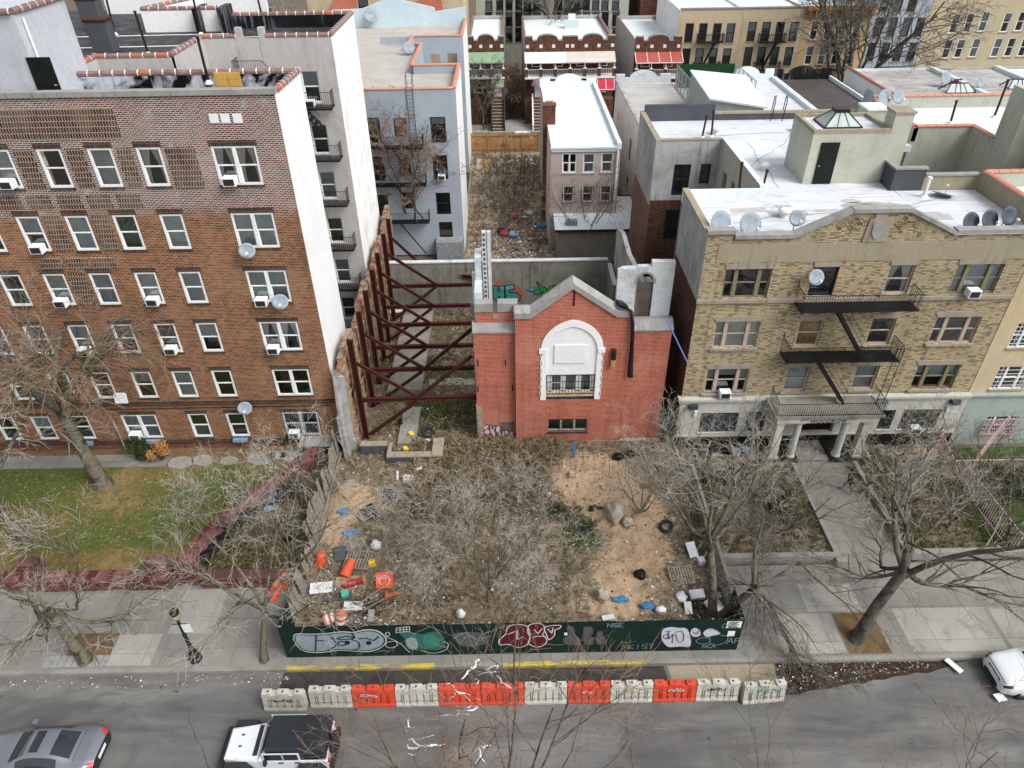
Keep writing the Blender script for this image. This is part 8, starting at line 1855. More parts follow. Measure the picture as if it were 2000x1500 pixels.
# boxy white off-roader
t=local('off_road_car','white boxy off-road car with black ribbed hard top driving along the road','car',(-11.75,14.38,0),None,0.)
b=MB();b.add([(x,y*k,z)for z,k in((.55,1),(1.02,1))for x,y in((.35,-.62),(1.75,-.78),(1.75,.78),(.35,.62))]+[(.42,-.5,1.13),(1.72,-.7,1.2),(1.72,.7,1.2),(.42,.5,1.13)],[(0,1,5,4),(1,2,6,5),(2,3,7,6),(3,0,4,7),(4,5,9,8),(5,6,10,9),(6,7,11,10),(7,4,8,11),(8,9,10,11)]);hd=b.build('hood',M['paint_white'],t,bevel=.03)
b=MB()
for y in(-.2,.25):b.box(.85,.97,y-.03,y+.03,1.158,1.175)
b.box(1.5,1.68,-.6,.62,1.19,1.206);b.build('hood_vent',M['trim'],hd)
textmesh('hood_lettering','WILLYS',.11,.002,M['trim'],hd,(1.0,-.655,1.06),(radians(50),0,0))
b=MB();b.box(1.75,4.42,-.8,.8,.5,1.12);b.box(1.75,2.0,-.8,.8,1.12,1.2);b.build('body',M['paint_white'],t,bevel=.04)
b=MB();b.add([(1.78,-.74,1.2),(1.78,.74,1.2),(2.12,.66,1.74),(2.12,-.66,1.74),(1.86,-.74,1.2),(1.86,.74,1.2),(2.2,.66,1.74),(2.2,-.66,1.74)],[(0,1,2,3),(4,7,6,5),(0,3,7,4),(1,5,6,2),(3,2,6,7)]);ws=b.build('windshield_frame',M['paint_white'],t)
b=MB();b.quad((1.80,-.66,1.25),(1.80,.66,1.25),(2.085,.6,1.7),(2.085,-.6,1.7));b.v=[(x-.012,y,z+.006)for x,y,z in b.v];b.build('windshield',M['carglass'],ws)
b=MB();b.add([(2.1,-.72,1.72),(4.32,-.72,1.72),(4.32,.72,1.72),(2.1,.72,1.72),(2.14,-.66,1.83),(4.22,-.66,1.83),(4.22,.66,1.83),(2.14,.66,1.83),(2.1,-.72,1.62),(4.4,-.76,1.62),(4.4,.76,1.62),(2.1,.72,1.62)],[(4,5,6,7),(0,1,5,4),(1,2,6,5),(2,3,7,6),(3,0,4,7),(8,9,1,0),(9,10,2,1),(10,11,3,2),(11,8,0,3)]);ht=b.build('hard_top',M['hardtop'],t,bevel=.025)
b=MB()
for i in range(8):y=-.56+i*.16;b.box(2.25 if i in(0,7)else 2.75,4.12,y-.02,y+.02,1.832,1.852)
b.box(2.66,2.7,-.62,.62,1.83,1.838);b.build('roof_rib',M['trim'],ht)
b=MB();b.box(3.4,4.38,-.77,.77,1.122,1.62);b.build('rear_cap',M['hardtop'],t,bevel=.03)
for s_ in(-1,1):
 for x0,x1 in((2.05,2.72),(2.8,3.34)):
  b=MB();b.box(x0-.07,x1+.07,s_*.755,s_*.79,1.1,1.66);d=b.build('door',M['paint_white'],t,bevel=.015)
  b=MB();b.box(x0,x1,s_*.765,s_*.797,1.2,1.6);b.build('side_window',M['carglass'],d)
  b=MB();b.box(x1-.18,x1,s_*.8,s_*.835,1.0,1.04);b.build('door_handle',M['trim'],d)
 b=MB();b.box(3.48,4.22,s_*.765,s_*.785,1.2,1.56);b.build('rear_side_window',M['carglass'],t)
 for x in(.85,3.75):
  b=MB();b.prism([(x-.62,s_*.72,.45),(x-.42,s_*.72,.98),(x+.42,s_*.72,.98),(x+.66,s_*.72,.45),(x+.55,s_*.72,.45),(x+.36,s_*.72,.86),(x-.36,s_*.72,.86),(x-.52,s_*.72,.45)],(0,s_*.26,0));b.build('wheel_arch',M['trim'],t,bevel=.02)
  wheel(t,x,s_*.8,.42,.28)
 b=MB();b.tube([(4.42,s_*.7,.95),(4.47,s_*.7,.95)],.09,12);b.build('tail_lamp',M['redlamp'],t)
 b=MB();b.box(2.02,2.14,s_*.82,s_*1.0,1.1,1.32);b.build('side_mirror',M['trim'],t,bevel=.02)
b=MB();b.box(.05,.35,-.85,.85,.5,.72);b.build('bumper',M['trim'],t,bevel=.03);b=MB();b.box(4.42,4.62,-.8,.8,.5,.7);b.build('bumper',M['trim'],t,bevel=.03)
b=MB();b.box(.3,.38,-.55,.55,.72,1.05);b.build('grille',M['trim'],t)
sp=MB();n=24
for q,d in((.2,0),(.38,0),(.42,.05),(.42,.2),(.38,.25),(.1,.26)):
 for k in range(n):sp.v.append((4.46+d,-.05+q*cos(2*pi*k/n),1.08+q*sin(2*pi*k/n)))
for i in range(5):
 for k in range(n):sp.f.append((i*n+k,i*n+(k+1)%n,(i+1)*n+(k+1)%n,(i+1)*n+k));sp.mi.append(0)
sp.f.append(tuple(5*n+k for k in range(n)));sp.mi.append(0);sp.build('spare_wheel',M['tyre'],t,smooth=True)
# far parked car seen over the cedar fence
t,S=shell_car('parked_car','white car roof just showing over the cedar fence in the far street',(-1.1,90.0,0),0,[(x*1,*r)for x,*r in cuv],M['paint_white'],[('windshield',4.08,4.92,3.6,6.4),('side_window',4.6,6.4,7.0,7.75),('side_window',4.6,6.4,2.25,3.)],((.9,3.65),.84,.35))
# ================================================================ street lamp
lp=at(383,1287,z=.15);t=thing('street_lamp','short black ornate lamp post with pale globe top on the left pavement','street lamp',(lp.x,lp.y,.15))
b=MB();b.lathe((lp.x,lp.y,.15),[(.28,0),(.28,.15),(.2,.22),(.19,.5),(.13,.6),(.12,.9),(.09,1.0),(.075,1.8),(.1,1.84),(.07,1.9),(.06,2.85),(.1,2.9),(.06,2.95)],14);b.tube([(lp.x-.3,lp.y,2.75),(lp.x+.3,lp.y,2.75)],.025,6);b.build('post',M['black'],t,smooth=False)
b=MB();b.lathe((lp.x,lp.y,3.08),[(.07,0),(.17,.1),(.2,.3),(.17,.42)],16);b.build('globe',mottled('cloudy_lamp_globe',[C('8c8558'),C('a8a070')],4,.4,8),t,smooth=True)
b=MB();b.lathe((lp.x,lp.y,3.5),[(.22,0),(.2,.1),(.1,.22),(.02,.34)],16);b.build('cap',M['black'],t,smooth=True)
b=MB();b.box(lp.x+.05,lp.x+.45,lp.y-.03,lp.y-.01,2.2,2.75);b.build('paper_notice',M['white'],t)
# ================================================================ people
M['skin']=flat('skin',C('a9745a'),.6);M['jacket']=mottled('slate_jacket',[C('566474'),C('6a7888')],6,.8,20);M['jeans']=mottled('blue_jeans',[C('2b3f5c'),C('3b5070')],6,.85,20)
M['dkcloth']=mottled('black_clothes',[C('141418'),C('232329')],6,.8,20);M['navy']=mottled('navy_clothes',[C('25334a'),C('36465e')],6,.8,20);M['hair']=flat('dark_hair',(.012,.01,.009,1),.6)
def person(label,loc,rz,J,mats):
 """J: joints of the pose; one skinned surface, coloured by region; hair is a child"""
 t=local('person',label,'person',loc,None,rz);V=[];E=[];Rr=[];reg=[]
 def chain(names,radii,region,start=None):
  prev=start
  for k,(p,r_)in enumerate(zip(names,radii)):
   if isinstance(p,int):prev=p;continue
   V.append(tuple(p));Rr.append(r_);reg.append(region)
   if prev is not None:E.append((prev,len(V)-1))
   prev=len(V)-1
  return prev
 v={k:Vector(p)for k,p in J.items()}
 pel=chain([v['pelvis']],[.155],'low');ch=chain([v['waist'],v['chest'],v['neckb']],[.14,.165,.11],'up',pel);ni=ch
 fd=v.get('face',Vector((0,1,0))).normalized();hv=(v['head']-v['neckb']).normalized()
 chain([v['neckb'].lerp(v['head'],.4),v['head']-hv*.05+fd*.01,v['head']+hv*.07],[.055,.095,.085],'skin',ni)
 chi=pel+2
 for s in 'LR':
  hip,knee,ank,toe=v['hip'+s],v['knee'+s],v['ank'+s],v['toe'+s];a=chain([hip,hip.lerp(knee,.5),knee,knee.lerp(ank,.35),ank],[.1,.09,.062,.062,.045],'low',pel);chain([toe],[.04],'shoe',a)
  sh,el,wr,fi=v['sh'+s],v['el'+s],v['wr'+s],v['fi'+s];a=chain([sh,sh.lerp(el,.5),el,el.lerp(wr,.4)],[.068,.055,.046,.043],'up',chi);a=chain([wr],[.03],'skin',a)
  d=(fi-wr).normalized();sd=d.cross(fd);sd=sd.normalized()if sd.length>.1 else d.orthogonal();palm=chain([wr+d*.07],[.028],'skin',a)
  for k,(o,L)in enumerate(((-.03,.07),(-.01,.085),(.01,.08),(.028,.062))):chain([wr+d*.085+sd*o,wr+d*(.085+L*.55)+sd*o*1.1+fd*.01,wr+d*(.085+L)+sd*o*1.1+fd*.025],[.011,.009,.008],'skin',palm)
  chain([wr+d*.05-sd*.04,wr+d*.09-sd*.06],[.011,.009],'skin',palm)
 me=bpy.data.meshes.new('tmp');me.from_pydata([tuple(p)for p in V],E,[]);o=bpy.data.objects.new('tmp',me);col.objects.link(o)
 m=o.modifiers.new('s','SKIN');m.use_smooth_shade=True
 for i,r_ in enumerate(Rr):me.skin_vertices[0].data[i].radius=(r_,r_)
 me.skin_vertices[0].data[0].use_root=True
 ss=o.modifiers.new('u','SUBSURF');ss.levels=2;ss.render_levels=2
 dg=bpy.context.evaluated_depsgraph_get();dg.update();ne=bpy.data.meshes.new_from_object(o.evaluated_get(dg));bpy.data.objects.remove(o)
 keys=['up','low','skin','shoe'];ne.materials.clear()
 for k in keys:ne.materials.append(mats[k])
 for p in ne.polygons:
  c=p.center;best=min(range(len(V)),key=lambda i:(c-Vector(V[i])).length-Rr[i]);p.material_index=keys.index(reg[best]);p.use_smooth=True
 ne.name='body';bo=bpy.data.objects.new('body',ne);col.objects.link(bo);bo.parent=t
 b=MB();hc=v['head']+hv*.045-fd*.012
 for i in range(7):
  for k in range(14):a,e=2*pi*k/14,-.35+1.9*i/6;b.v.append(tuple(hc+Vector((.105*cos(a)*cos(e),.112*sin(a)*cos(e),.112*sin(e)))))
 for i in range(6):
  for k in range(14):b.f.append((i*14+k,i*14+(k+1)%14,(i+1)*14+(k+1)%14,(i+1)*14+k));b.mi.append(0)
 b.build('hair',mats.get('hair',M['hair']),t,smooth=True)
 b=MB();f=v['head']+fd*.09;rt_=fd.cross(hv).normalized()
 for s in(-1,1):b.tube([f+rt_*s*.035+hv*.02,f+rt_*s*.035+hv*.02+fd*.012],.012,6);b.tube([v['head']+rt_*s*.092,v['head']+rt_*s*.11],.025,6)
 b.tube([f-hv*.0,f-hv*.025+fd*.025],.014,5);b.tube([f-hv*.05-rt_*.025,f-hv*.05+rt_*.025],.008,5);b.build('face_features',M['skin'],t)
 return t
bend=dict(pelvis=(0,0,.92),waist=(0,.12,1.02),chest=(0,.36,1.08),neckb=(0,.52,1.04),head=(0,.66,.94),face=(0,.5,-.85),hipL=(-.1,0,.88),kneeL=(-.12,.08,.48),ankL=(-.13,-.04,.09),toeL=(-.14,.14,.04),hipR=(.1,0,.88),kneeR=(.13,.1,.48),ankR=(.14,-.02,.09),toeR=(.15,.16,.04),
   shL=(-.18,.44,1.04),elL=(-.2,.52,.78),wrL=(-.14,.6,.55),fiL=(-.12,.64,.42),shR=(.18,.44,1.04),elR=(.23,.5,.78),wrR=(.2,.58,.54),fiR=(.18,.62,.42))
crouch=dict(pelvis=(0,0,.38),waist=(0,.1,.52),chest=(0,.26,.72),neckb=(0,.36,.86),head=(0,.44,1.0),face=(0,.8,-.5),hipL=(-.1,.02,.38),kneeL=(-.17,.4,.5),ankL=(-.14,.12,.09),toeL=(-.15,.3,.04),hipR=(.1,.02,.38),kneeR=(.18,.4,.48),ankR=(.15,.12,.09),toeR=(.16,.3,.04),
     shL=(-.18,.3,.82),elL=(-.22,.44,.58),wrL=(-.12,.6,.42),fiL=(-.1,.68,.34),shR=(.18,.3,.82),elR=(.22,.46,.58),wrR=(.12,.62,.42),fiR=(.1,.7,.34))
walk=dict(pelvis=(0,0,.93),waist=(0,.02,1.08),chest=(0,.04,1.3),neckb=(0,.04,1.46),head=(0,.07,1.63),face=(0,1,-.15),hipL=(-.1,0,.9),kneeL=(-.1,.2,.5),ankL=(-.1,.26,.1),toeL=(-.1,.44,.05),hipR=(.1,0,.9),kneeR=(.11,-.02,.5),ankR=(.11,-.3,.16),toeR=(.11,-.16,.05),
   shL=(-.19,.03,1.4),elL=(-.24,-.1,1.15),wrL=(-.23,.02,.93),fiL=(-.22,.05,.8),shR=(.19,.03,1.4),elR=(.24,.08,1.15),wrR=(.22,.24,.98),fiR=(.21,.3,.86))
b=MB();b.box(11.4,15.3,29.9,32.3,.05,.16);struct(b.build('yard_paving',M['pave2']))
p=at(1447,909,z=.16);person('person in grey-blue jacket and jeans bending over in the yard',(p.x,p.y,.16),-.5,bend,dict(up=M['jacket'],low=M['jeans'],skin=M['skin'],shoe=M['dkcloth']))
p=at(1490,916,z=.16);person('person in navy clothes crouching over white and red bags in the yard',(p.x,p.y,.16),.9,crouch,dict(up=M['navy'],low=M['jeans'],skin=M['skin'],shoe=M['dkcloth']))
p=at(1652,962,z=.15);person('person dressed all in black walking on the entrance path',(p.x,p.y,.15),.35,walk,dict(up=M['dkcloth'],low=M['dkcloth'],skin=M['skin'],shoe=M['dkcloth']))
# ================================================================ loose objects and dumped rubbish
def blob(name,label,c,r_,mat,cat='bag',seed=0,group=None,sub=3,noise_=.25):
 import bmesh
 bm=bmesh.new();bmesh.ops.create_icosphere(bm,subdivisions=sub,radius=1)
 for q in bm.verts:
  n=1+noise_*noise.noise(q.co*1.7+Vector((seed*3.1,0,0)))+noise_*.5*noise.noise(q.co*4.3+Vector((0,seed*2.3,0)));q.co=Vector((q.co.x*r_[0]*n,q.co.y*r_[1]*n,max(-r_[2]*.75,q.co.z*r_[2]*n)))
 me=bpy.data.meshes.new(name);bm.to_mesh(me);bm.free();me.materials.append(mat)
 for p in me.polygons:p.use_smooth=True
 o=bpy.data.objects.new(name,me);col.objects.link(o);o.location=(c[0],c[1],c[2]+r_[2]*.7);return tag(o,label,cat,group)
def G0(px,py,z=None):
 p=at(px,py,z=.3);
 for _ in range(3):p=at(px,py,z=lot_h(p.x,p.y)if(18.8<p.y<33.4 and-10.3<p.x<10.05)else .15)
 return p
M['rock']=mottled('pale_rock',[C('9c9482',.9),C('b5ad9b',.9)],1.2,.95,10,bump=.03);M['wbag']=mottled('white_plastic_bag',[C('c6cad0'),C('dfe1e4')],4,.5,9);M['kbag']=mottled('black_bin_bag',[C('0e0f11'),C('1f2124')],5,.3,12)
M['orange_pl']=mottled('orange_plastic',[C('cc4a26'),C('dd5a30')],3,.5,9);M['yellow_pl']=flat('yellow_plastic',C('d8b21c'),.5);M['blue_pl']=mottled('blue_tarp',[C('2d6f9c'),C('4689b5')],3,.6,9);M['card']=mottled('brown_cardboard',[C('8f7352'),C('a98a64')],3,.9,9)
M['red_pl']=flat('red_plastic',C('a02030'),.5);M['tealbox']=flat('teal_crate',C('35a088'),.5);M['foam']=mottled('dirty_white_board',[C('b9bcbf'),C('d3d5d7')],2,.7,9)
for px,py,r_,l,s_ in((1200,1008,(.5,.62,.42),'big pale boulder in the sand',1),(1225,1022,(.3,.28,.22),'smaller pale rock touching the big boulder',2),(1177,1165,(.34,.3,.3),'mossy round rock near the fence',3),(1072,968,(.22,.16,.12),'small pale stone on the left slope of the mound',4),(1115,930,(.16,.18,.22),'upright pale stone near the mound top',5),(1178,955,(.13,.13,.12),'round yellowish stone on the mound',6)):
 p=G0(px,py);blob('rock',l,p,r_,M['rock'],'rock',s_,None,3,.5)
for px,py,r_,m_,l,nm,c_ in((900,1205,(.22,.2,.3),'wbag','crumpled white plastic bag by the fence in the middle','plastic_bag','bag'),(735,1070,(.3,.26,.3),'foam','white plastic drum lying beside the pallets','drum','drum'),(1207,895,(.32,.25,.22),'kbag','black bin bag at the foot of the church','bin_bag','bag'),(1230,890,(.28,.25,.2),'kbag','black bin bag right of the other by the church','bin_bag','bag'),
  (1330,1170,(.28,.3,.22),'wbag','white bag in the rubbish heap by the leaning tree','plastic_bag','bag'),(1290,1195,(.25,.2,.2),'wbag','grey white bag in the heap left of the tree foot','plastic_bag','bag'),(1250,1125,(.3,.3,.2),'kbag','black bag left of the rubbish heap','bin_bag','bag'),(525,996,(.3,.2,.15),'c_blue','blue plastic bag on the curved wall foot','plastic_bag','bag'),
  (560,1060,(.25,.2,.2),'kbag','black bag among twigs in the weedy strip','bin_bag','bag'),(1395,880,(.35,.3,.3),'kbag','black bag left of the bending person','bin_bag','bag'),(1418,884,(.3,.3,.28),'kbag','second black bag beside the bending person','bin_bag','bag'),(1376,892,(.4,.3,.25),'kbag','wide black bag at the yard end','bin_bag','bag'),(1478,908,(.16,.14,.13),'wbag','small white bag before the crouching person','plastic_bag','bag'),(1474,912,(.13,.12,.1),'red_pl','small red bag before the crouching person','plastic_bag','bag'),
  (835,865,(.22,.2,.18),'wbag','white bag behind the stepped foundation wall','plastic_bag','bag'),(1345,690,(.1,.1,.1),'wbag','x','x',None)):
 if c_:p=G0(px,py);blob(nm,l,p,r_,M[m_],c_,px)
def drum(label,c,d,mat,stripe=True,r_=.28,h=.95,name='traffic_drum',cat='traffic drum'):
 t=thing(name,label,cat,c);d=Vector(d).normalized();c=Vector(c)+Vector((0,0,r_));b=MB();prof=[(0,1.0),(.02,1.03),(.06,1),(.3,.96),(.31,.92),(.62,.88),(.63,.84),(.93,.8),(1,.5)]
 b.tube([c+d*(q-.5)*h for q,k in prof],[r_*k for q,k in prof],16);b.build('shell',mat,t,smooth=False)
 if stripe:
  b=MB()
  for q0,q1,k in((.12,.26,.99),(.38,.54,.93),(.68,.84,.85)):b.tube([c+d*(q0-.5)*h,c+d*(q1-.5)*h],[r_*k*1.03,r_*k*1.02],16,cap=False)
  b.build('stripe',M['wht'],t)
for px,py,d,l,st in((682,1116,(.3,.8,.3),'orange drum lying by the front of the pallets',False),(655,1212,(1,.3,.2),'orange and white striped drum tipped over near the fence',True),(667,1218,(.2,.4,1),'second striped orange drum standing near the fence',True),(540,1160,(.4,.6,.7),'orange drum under the bare tree beside the board fence',False),(628,1102,(.2,.2,1),'orange drum against the board fence',False),(560,1140,(.1,.1,1),'upright orange drum partly hidden by twigs',False),(955,487,(0,0,1),'small orange bucket on the back lot',False)):
 p=G0(px,py);drum(l,p,d,M['orange_pl'],st,.28 if px!=955 else .3)
p=G0(755,1168);t=thing('traffic_cone','orange traffic cone lying on its side among the rubbish','traffic cone',p);b=MB();c=p+Vector((0,0,.14));d=Vector((1,.25,.05)).normalized();b.tube([c,c+d*.7],[.14,.03],14);b.box(c.x-.03,c.x+.02,c.y-.18,c.y+.18,c.z-.14,c.z+.2);b.build('cone',M['orange_pl'],t)
p=G0(727,1105);t=thing('jerrycan','bright yellow jerrycan standing right of the pallets','jerrycan',p);b=MB();b.box(p.x-.17,p.x+.17,p.y-.12,p.y+.12,p.z,p.z+.36,rz=.4);b.build('can',M['yellow_pl'],t,bevel=.04);b=MB();b.tube([p+Vector((-.1,0,.38)),p+Vector((-.08,0,.44)),p+Vector((.08,0,.44)),p+Vector((.1,0,.38))],.02,5);b.build('handle',M['yellow_pl'],t)
def pallet(label,c,rz,lx=1.2,ly=1.0,tilt=0,mat='woodgrey',name='pallet',cat='pallet'):
 t=local(name,label,cat,c,None,rz);t.rotation_euler=(tilt,0,rz)
 for k in range(3):b=MB();y=-ly/2+.05+k*(ly-.1)/2;b.box(-lx/2,lx/2,y-.04,y+.04,.02,.1);b.build('stringer',M[mat],t)
 b=MB()
 for i in range(9):x=-lx/2+.05+i*(lx-.1)/8;b.box(x-.045,x+.045,-ly/2,ly/2,.102,.122);b.box(x-.045,x+.045,-ly/2,ly/2,0,.018)
 b.build('slats',M[mat],t)
p=G0(700,1095);pallet('weathered grey pallet lying flat in the front of the lot',p,-.12,1.35,1.2)
p=G0(690,1065);pallet('greenish pallet tucked behind the front one',p+Vector((0,0,.1)),-.25,1.2,1.1,.1)
p=G0(1330,1125);pallet('grey pallet in the heap beside the leaning tree',p,.1,1.2,1.0,.2)
def grid_rack(label,c,rz,lx=.9,ly=1.4):
 t=local('wire_rack',label,'rack',c,None,rz);t.rotation_euler=(.15,0,rz);b=MB()
 b.tube([(-lx/2,-ly/2,.05),(lx/2,-ly/2,.05),(lx/2,ly/2,.05),(-lx/2,ly/2,.05),(-lx/2,-ly/2,.05)],.035,5)
 for i in range(1,8):y=-ly/2+ly*i/8;b.tube([(-lx/2,y,.05),(lx/2,y,.05)],.02,4)
 b.build('bars',M['galv'],t);b=MB();b.box(-lx/2,lx/2,-ly/2,ly/2,0,.02);b.build('backing',M['kbag'],t)
p=G0(760,975);grid_rack('dark metal rack lying in the dry weeds near the top of the lot',p,-.1)
def board(name,label,px,py,lx,ly,rz,mat,tx=0,ty=0,h=.04,cat='board',zoff=0.03):
 p=G0(px,py);b=MB();b.box(-lx/2,lx/2,-ly/2,ly/2,0,h);o=b.build(name,M[mat],bevel=.006);o.location=p+Vector((0,0,zoff+abs(math.sin(tx))*ly/2+abs(math.sin(ty))*lx/2));o.rotation_euler=(tx,ty,rz);return tag(o,label,cat)
for q in(('sheet','white plastic sheet lying beside the left rubbish heap',628,1150,1.1,.6,.1,'wbag',.15,0),('mattress','white slab leaning in the rubbish heap by the tree',1350,1080,.5,.8,.3,'foam',.5,.1),('board','long grey board in the left rubbish heap',660,1168,1.3,.35,.1,'greymembrane',.1,0),('board','whitish board under the teal crate',690,1185,.9,.5,.05,'foam',0,.05),('board','brown plywood sheet behind the red roll',685,1140,1.5,.8,.1,'card',.05,0),
    ('board','dark flat panel with pale square near the board fence',722,1002,.8,.9,.7,'kbag',.1,0),('board','grey concrete slab fragment beside the dark panel',713,1008,.7,.7,.75,'concrete',0,0),('board','grey panel leaning left of the pallets',665,1085,.55,.8,.1,'greymembrane',.3,0),('board','grey paving slab by the upper board fence',683,945,.6,.5,.1,'concrete',0,0),
    ('crate','white appliance casing on its side in the upper lot',798,940,.55,.45,-.2,'foam',0,0,.3),('board','white board standing in the upper lot weeds',777,932,.12,.55,.1,'foam',.4,0),('bucket','white bucket on its side right of the appliance casing',820,923,.3,.3,.2,'foam',0,0,.32),('board','white board in the tree heap right side',1395,1190,.8,.9,.6,'foam',.4,0),('board','white panel against the tree foot',1343,1193,.35,.6,.05,'foam',.6,0),('crate','white box in the heap by the tree',1368,1100,.35,.35,.2,'foam',0,0,.3),
    ('board','white styrofoam strip by the fence below the sand',1188,1207,.6,.25,.2,'foam',.1,0),('crate','white box in the corner rubbish of the tree',1360,1165,.7,.45,.1,'foam',.2,0,.2),('crate','teal milk crate on the left rubbish heap',675,1165,.35,.35,.3,'tealbox',.2,0,.3,'crate'),('roll','dark red rolled carpet in the left rubbish heap',690,1143,1.0,.25,.35,'red_pl',0,0,.24),
    ('board','small pale block near the right corner of the fence',1400,1165,.4,.3,.3,'foam',0,.2),('board','grey rubble slab in the front left of the lot',725,1205,.3,.6,.0,'greystone',.2,0),('grate','metal lid on the sand right of the boulder',1300,1032,.6,.4,.1,'galv',0,0),('board','fallen white paper on the road by the kerb at the right',1863,1300,.28,.75,.5,'wbag',0,0,.01,'sheet',.01),('board','white paper square on the road before the white car',1953,1362,.42,.36,.2,'wbag',0,0,.01,'sheet',.01),('board','brown cardboard by the white car wheel',1930,1295,.3,.5,.3,'card',0,0,.1,'cardboard',.01)):
 board(*q)
# construction sign face-up with arrow square
p=G0(752,1140);t=local('road_sign','orange square construction sign lying face up on the lot','sign',p+Vector((0,0,.25)),None,.15);t.rotation_euler=(.35,.1,.15);b=MB();b.box(-.42,.42,-.42,.42,0,.02);b.build('sign_face',M['orange_pl'],t)
b=MB();b.tube([(.25*cos(a),.25*sin(a)-.02,.024)for a in[i*pi/8 for i in range(17)]],.016,4);b.tube([(-.15,.1,.024),(.15,.1,.024)],.016,4);b.build('scrawl',M['wht'],t)
b=MB();b.tube([G0(700,1185)+Vector((0,0,.2)),G0(755,1150)+Vector((0,0,.3))],.04,4);tag(b.build('timber',M['card']),'long brown timber running up to the orange sign','timber')
b=MB();b.tube([G0(712,1195)+Vector((0,0,.15)),G0(790,1155)+Vector((0,0,.3))],.035,4);tag(b.build('timber',M['woodgrey']),'thin weathered timber lying below the traffic cone','timber')
b=MB();p=G0(1120,893);b.box(p.x-.06,p.x+.06,p.y-.05,p.y+.05,p.z-.1,p.z+1.15);o=tag(b.build('post',M['blue_pl']),'blue wooden post standing at the foot of the church front','post')
b=MB();b.tube([at(1298,616,y=33.3),at(1342,707,y=32.4)],.04,6);tag(b.build('rod',flat('violet_blue_paint',C('5b6fb0'),.5)),'long violet blue rod leaning from the church tower to the next building','rod')
for px,py,l in((672,1000,'blue plastic sheet on the sand beside the board fence'),(685,1042,'blue plastic rag above the pallets'),(1265,1185,'blue tarp piece by the fence near the tree'),(1212,1172,'small blue scrap near the mossy rock')):
 p=G0(px,py);blob('tarp',l,p,(.35,.18,.09),M['blue_pl'],'tarp',px,None,3,.7)
for px,py,l,m_ in((790,882,'yellow bucket in the church yard behind the foundation','yellow_pl'),(801,853,'tipped yellow container further back in the church yard','yellow_pl')):
 p=at(px,py,z=.2);t=thing('bucket',l,'bucket',p);b=MB();b.tube([p+Vector((0,0,.02)),p+Vector((.12,0,.3))],[.14,.18],14);b.build('pail',M[m_],t)
for px,py,l in((836,850,'black tyre standing by the church yard footing'),(1300,1035,'grey tyre half buried in the sand at the right')):
 p=G0(px,py)if py>900 else at(px,py,z=.1);t=thing('tyre',l,'tyre',p);b=MB();n=20
 for i in range(n):
  a=2*pi*i/n
  for k in range(8):u=2*pi*k/8;q=.3+.09*cos(u);b.v.append((p.x+q*cos(a),p.y+q*sin(a)*.8,p.z+.12+.09*sin(u)+q*sin(a)*.5+.15))
 for i in range(n):
  for k in range(8):b.f.append((i*8+k,i*8+(k+1)%8,((i+1)%n)*8+(k+1)%8,((i+1)%n)*8+k));b.mi.append(0)
 b.build('rubber',M['tyre'],t,smooth=True)
p=at(797,830,z=.4);b=MB();b.lathe((-7.0,34.9,.35),[(.13,0),(.13,.35),(.1,.35),(.1,.1)],14);tag(b.build('pipe_stub',M['rust']),'short rusty pipe stub on the concrete footing','pipe')
# back-lot rubbish
for px,py,r_,m_,l in((1002,462,(.5,.35,.3),'c_blue','bright blue bin lying in the back lot rubbish'),(985,460,(.45,.35,.3),'red_pl','red heap beside the blue bin in the back lot'),(978,455,(.4,.3,.3),'kbag','black bag behind the red heap in the back lot'),(1062,443,(.6,.4,.25),'blue_pl','bright blue tarp against the shed corner'),(1008,427,(.3,.25,.25),'red_pl','small red bucket on the back lot')):
 p=at(px,py,z=.25);blob('rubbish_bag' if 'bag' in l else 'heap',l,p,r_,M[m_],'rubbish',px,None,3,.4)
for px,py,lx,ly,rz_,m_,l in((950,325,1.2,4.2,.0,'card','long plywood sheet near the cedar fence'),(938,322,.9,3.5,.0,'pinkwall','pale plywood sheet beside the other near the cedar fence'),(1003,444,1.2,.7,.1,'card','cardboard sheet behind the blue bin'),(1060,470,1.6,.6,.3,'greymembrane','dark green panel near the shed'),(1035,415,.9,.8,.2,'foam','pale board on the back lot'),(1000,335,1.8,.8,.05,'card','brown planks near the middle of the far back lot'),(770,605,1.3,.9,.2,'foam','white broken board behind the steel frame')):
 p=at(px,py,z=.3);b=MB();b.box(-lx/2,lx/2,-ly/2,ly/2,0,.05);o=b.build('board',M[m_]);o.location=p;o.rotation_euler=(.05,.05,rz_);tag(o,l,'board')
# bins in the far street
for px,py,l in((1992,0,''),):pass
for px,py,m_,l in((988,232,'dkframe','dark wheeled bin beside the green awning house stair'),(1023,228,'c_blue2','blue wheeled bin beside the double house stair')):
 if m_ not in M:M[m_]=flat('dark_blue_bin',C('26355c'),.5)
 p=at(px,py,z=.2);t=thing('wheeled_bin',l,'bin',(p.x,p.y,.1));b=MB();b.add([(p.x+sx*.26*k,p.y+sy*.3*k,z)for z,k in((.15,.85),(1.05,1.05))for sx,sy in((-1,-1),(1,-1),(1,1),(-1,1))],[(0,3,2,1),(0,1,5,4),(1,2,6,5),(2,3,7,6),(3,0,4,7)]);b.build('body',M[m_],t)
 b=MB();b.box(p.x-.3,p.x+.3,p.y-.34,p.y+.34,1.06,1.12);b.build('lid',M[m_],t)
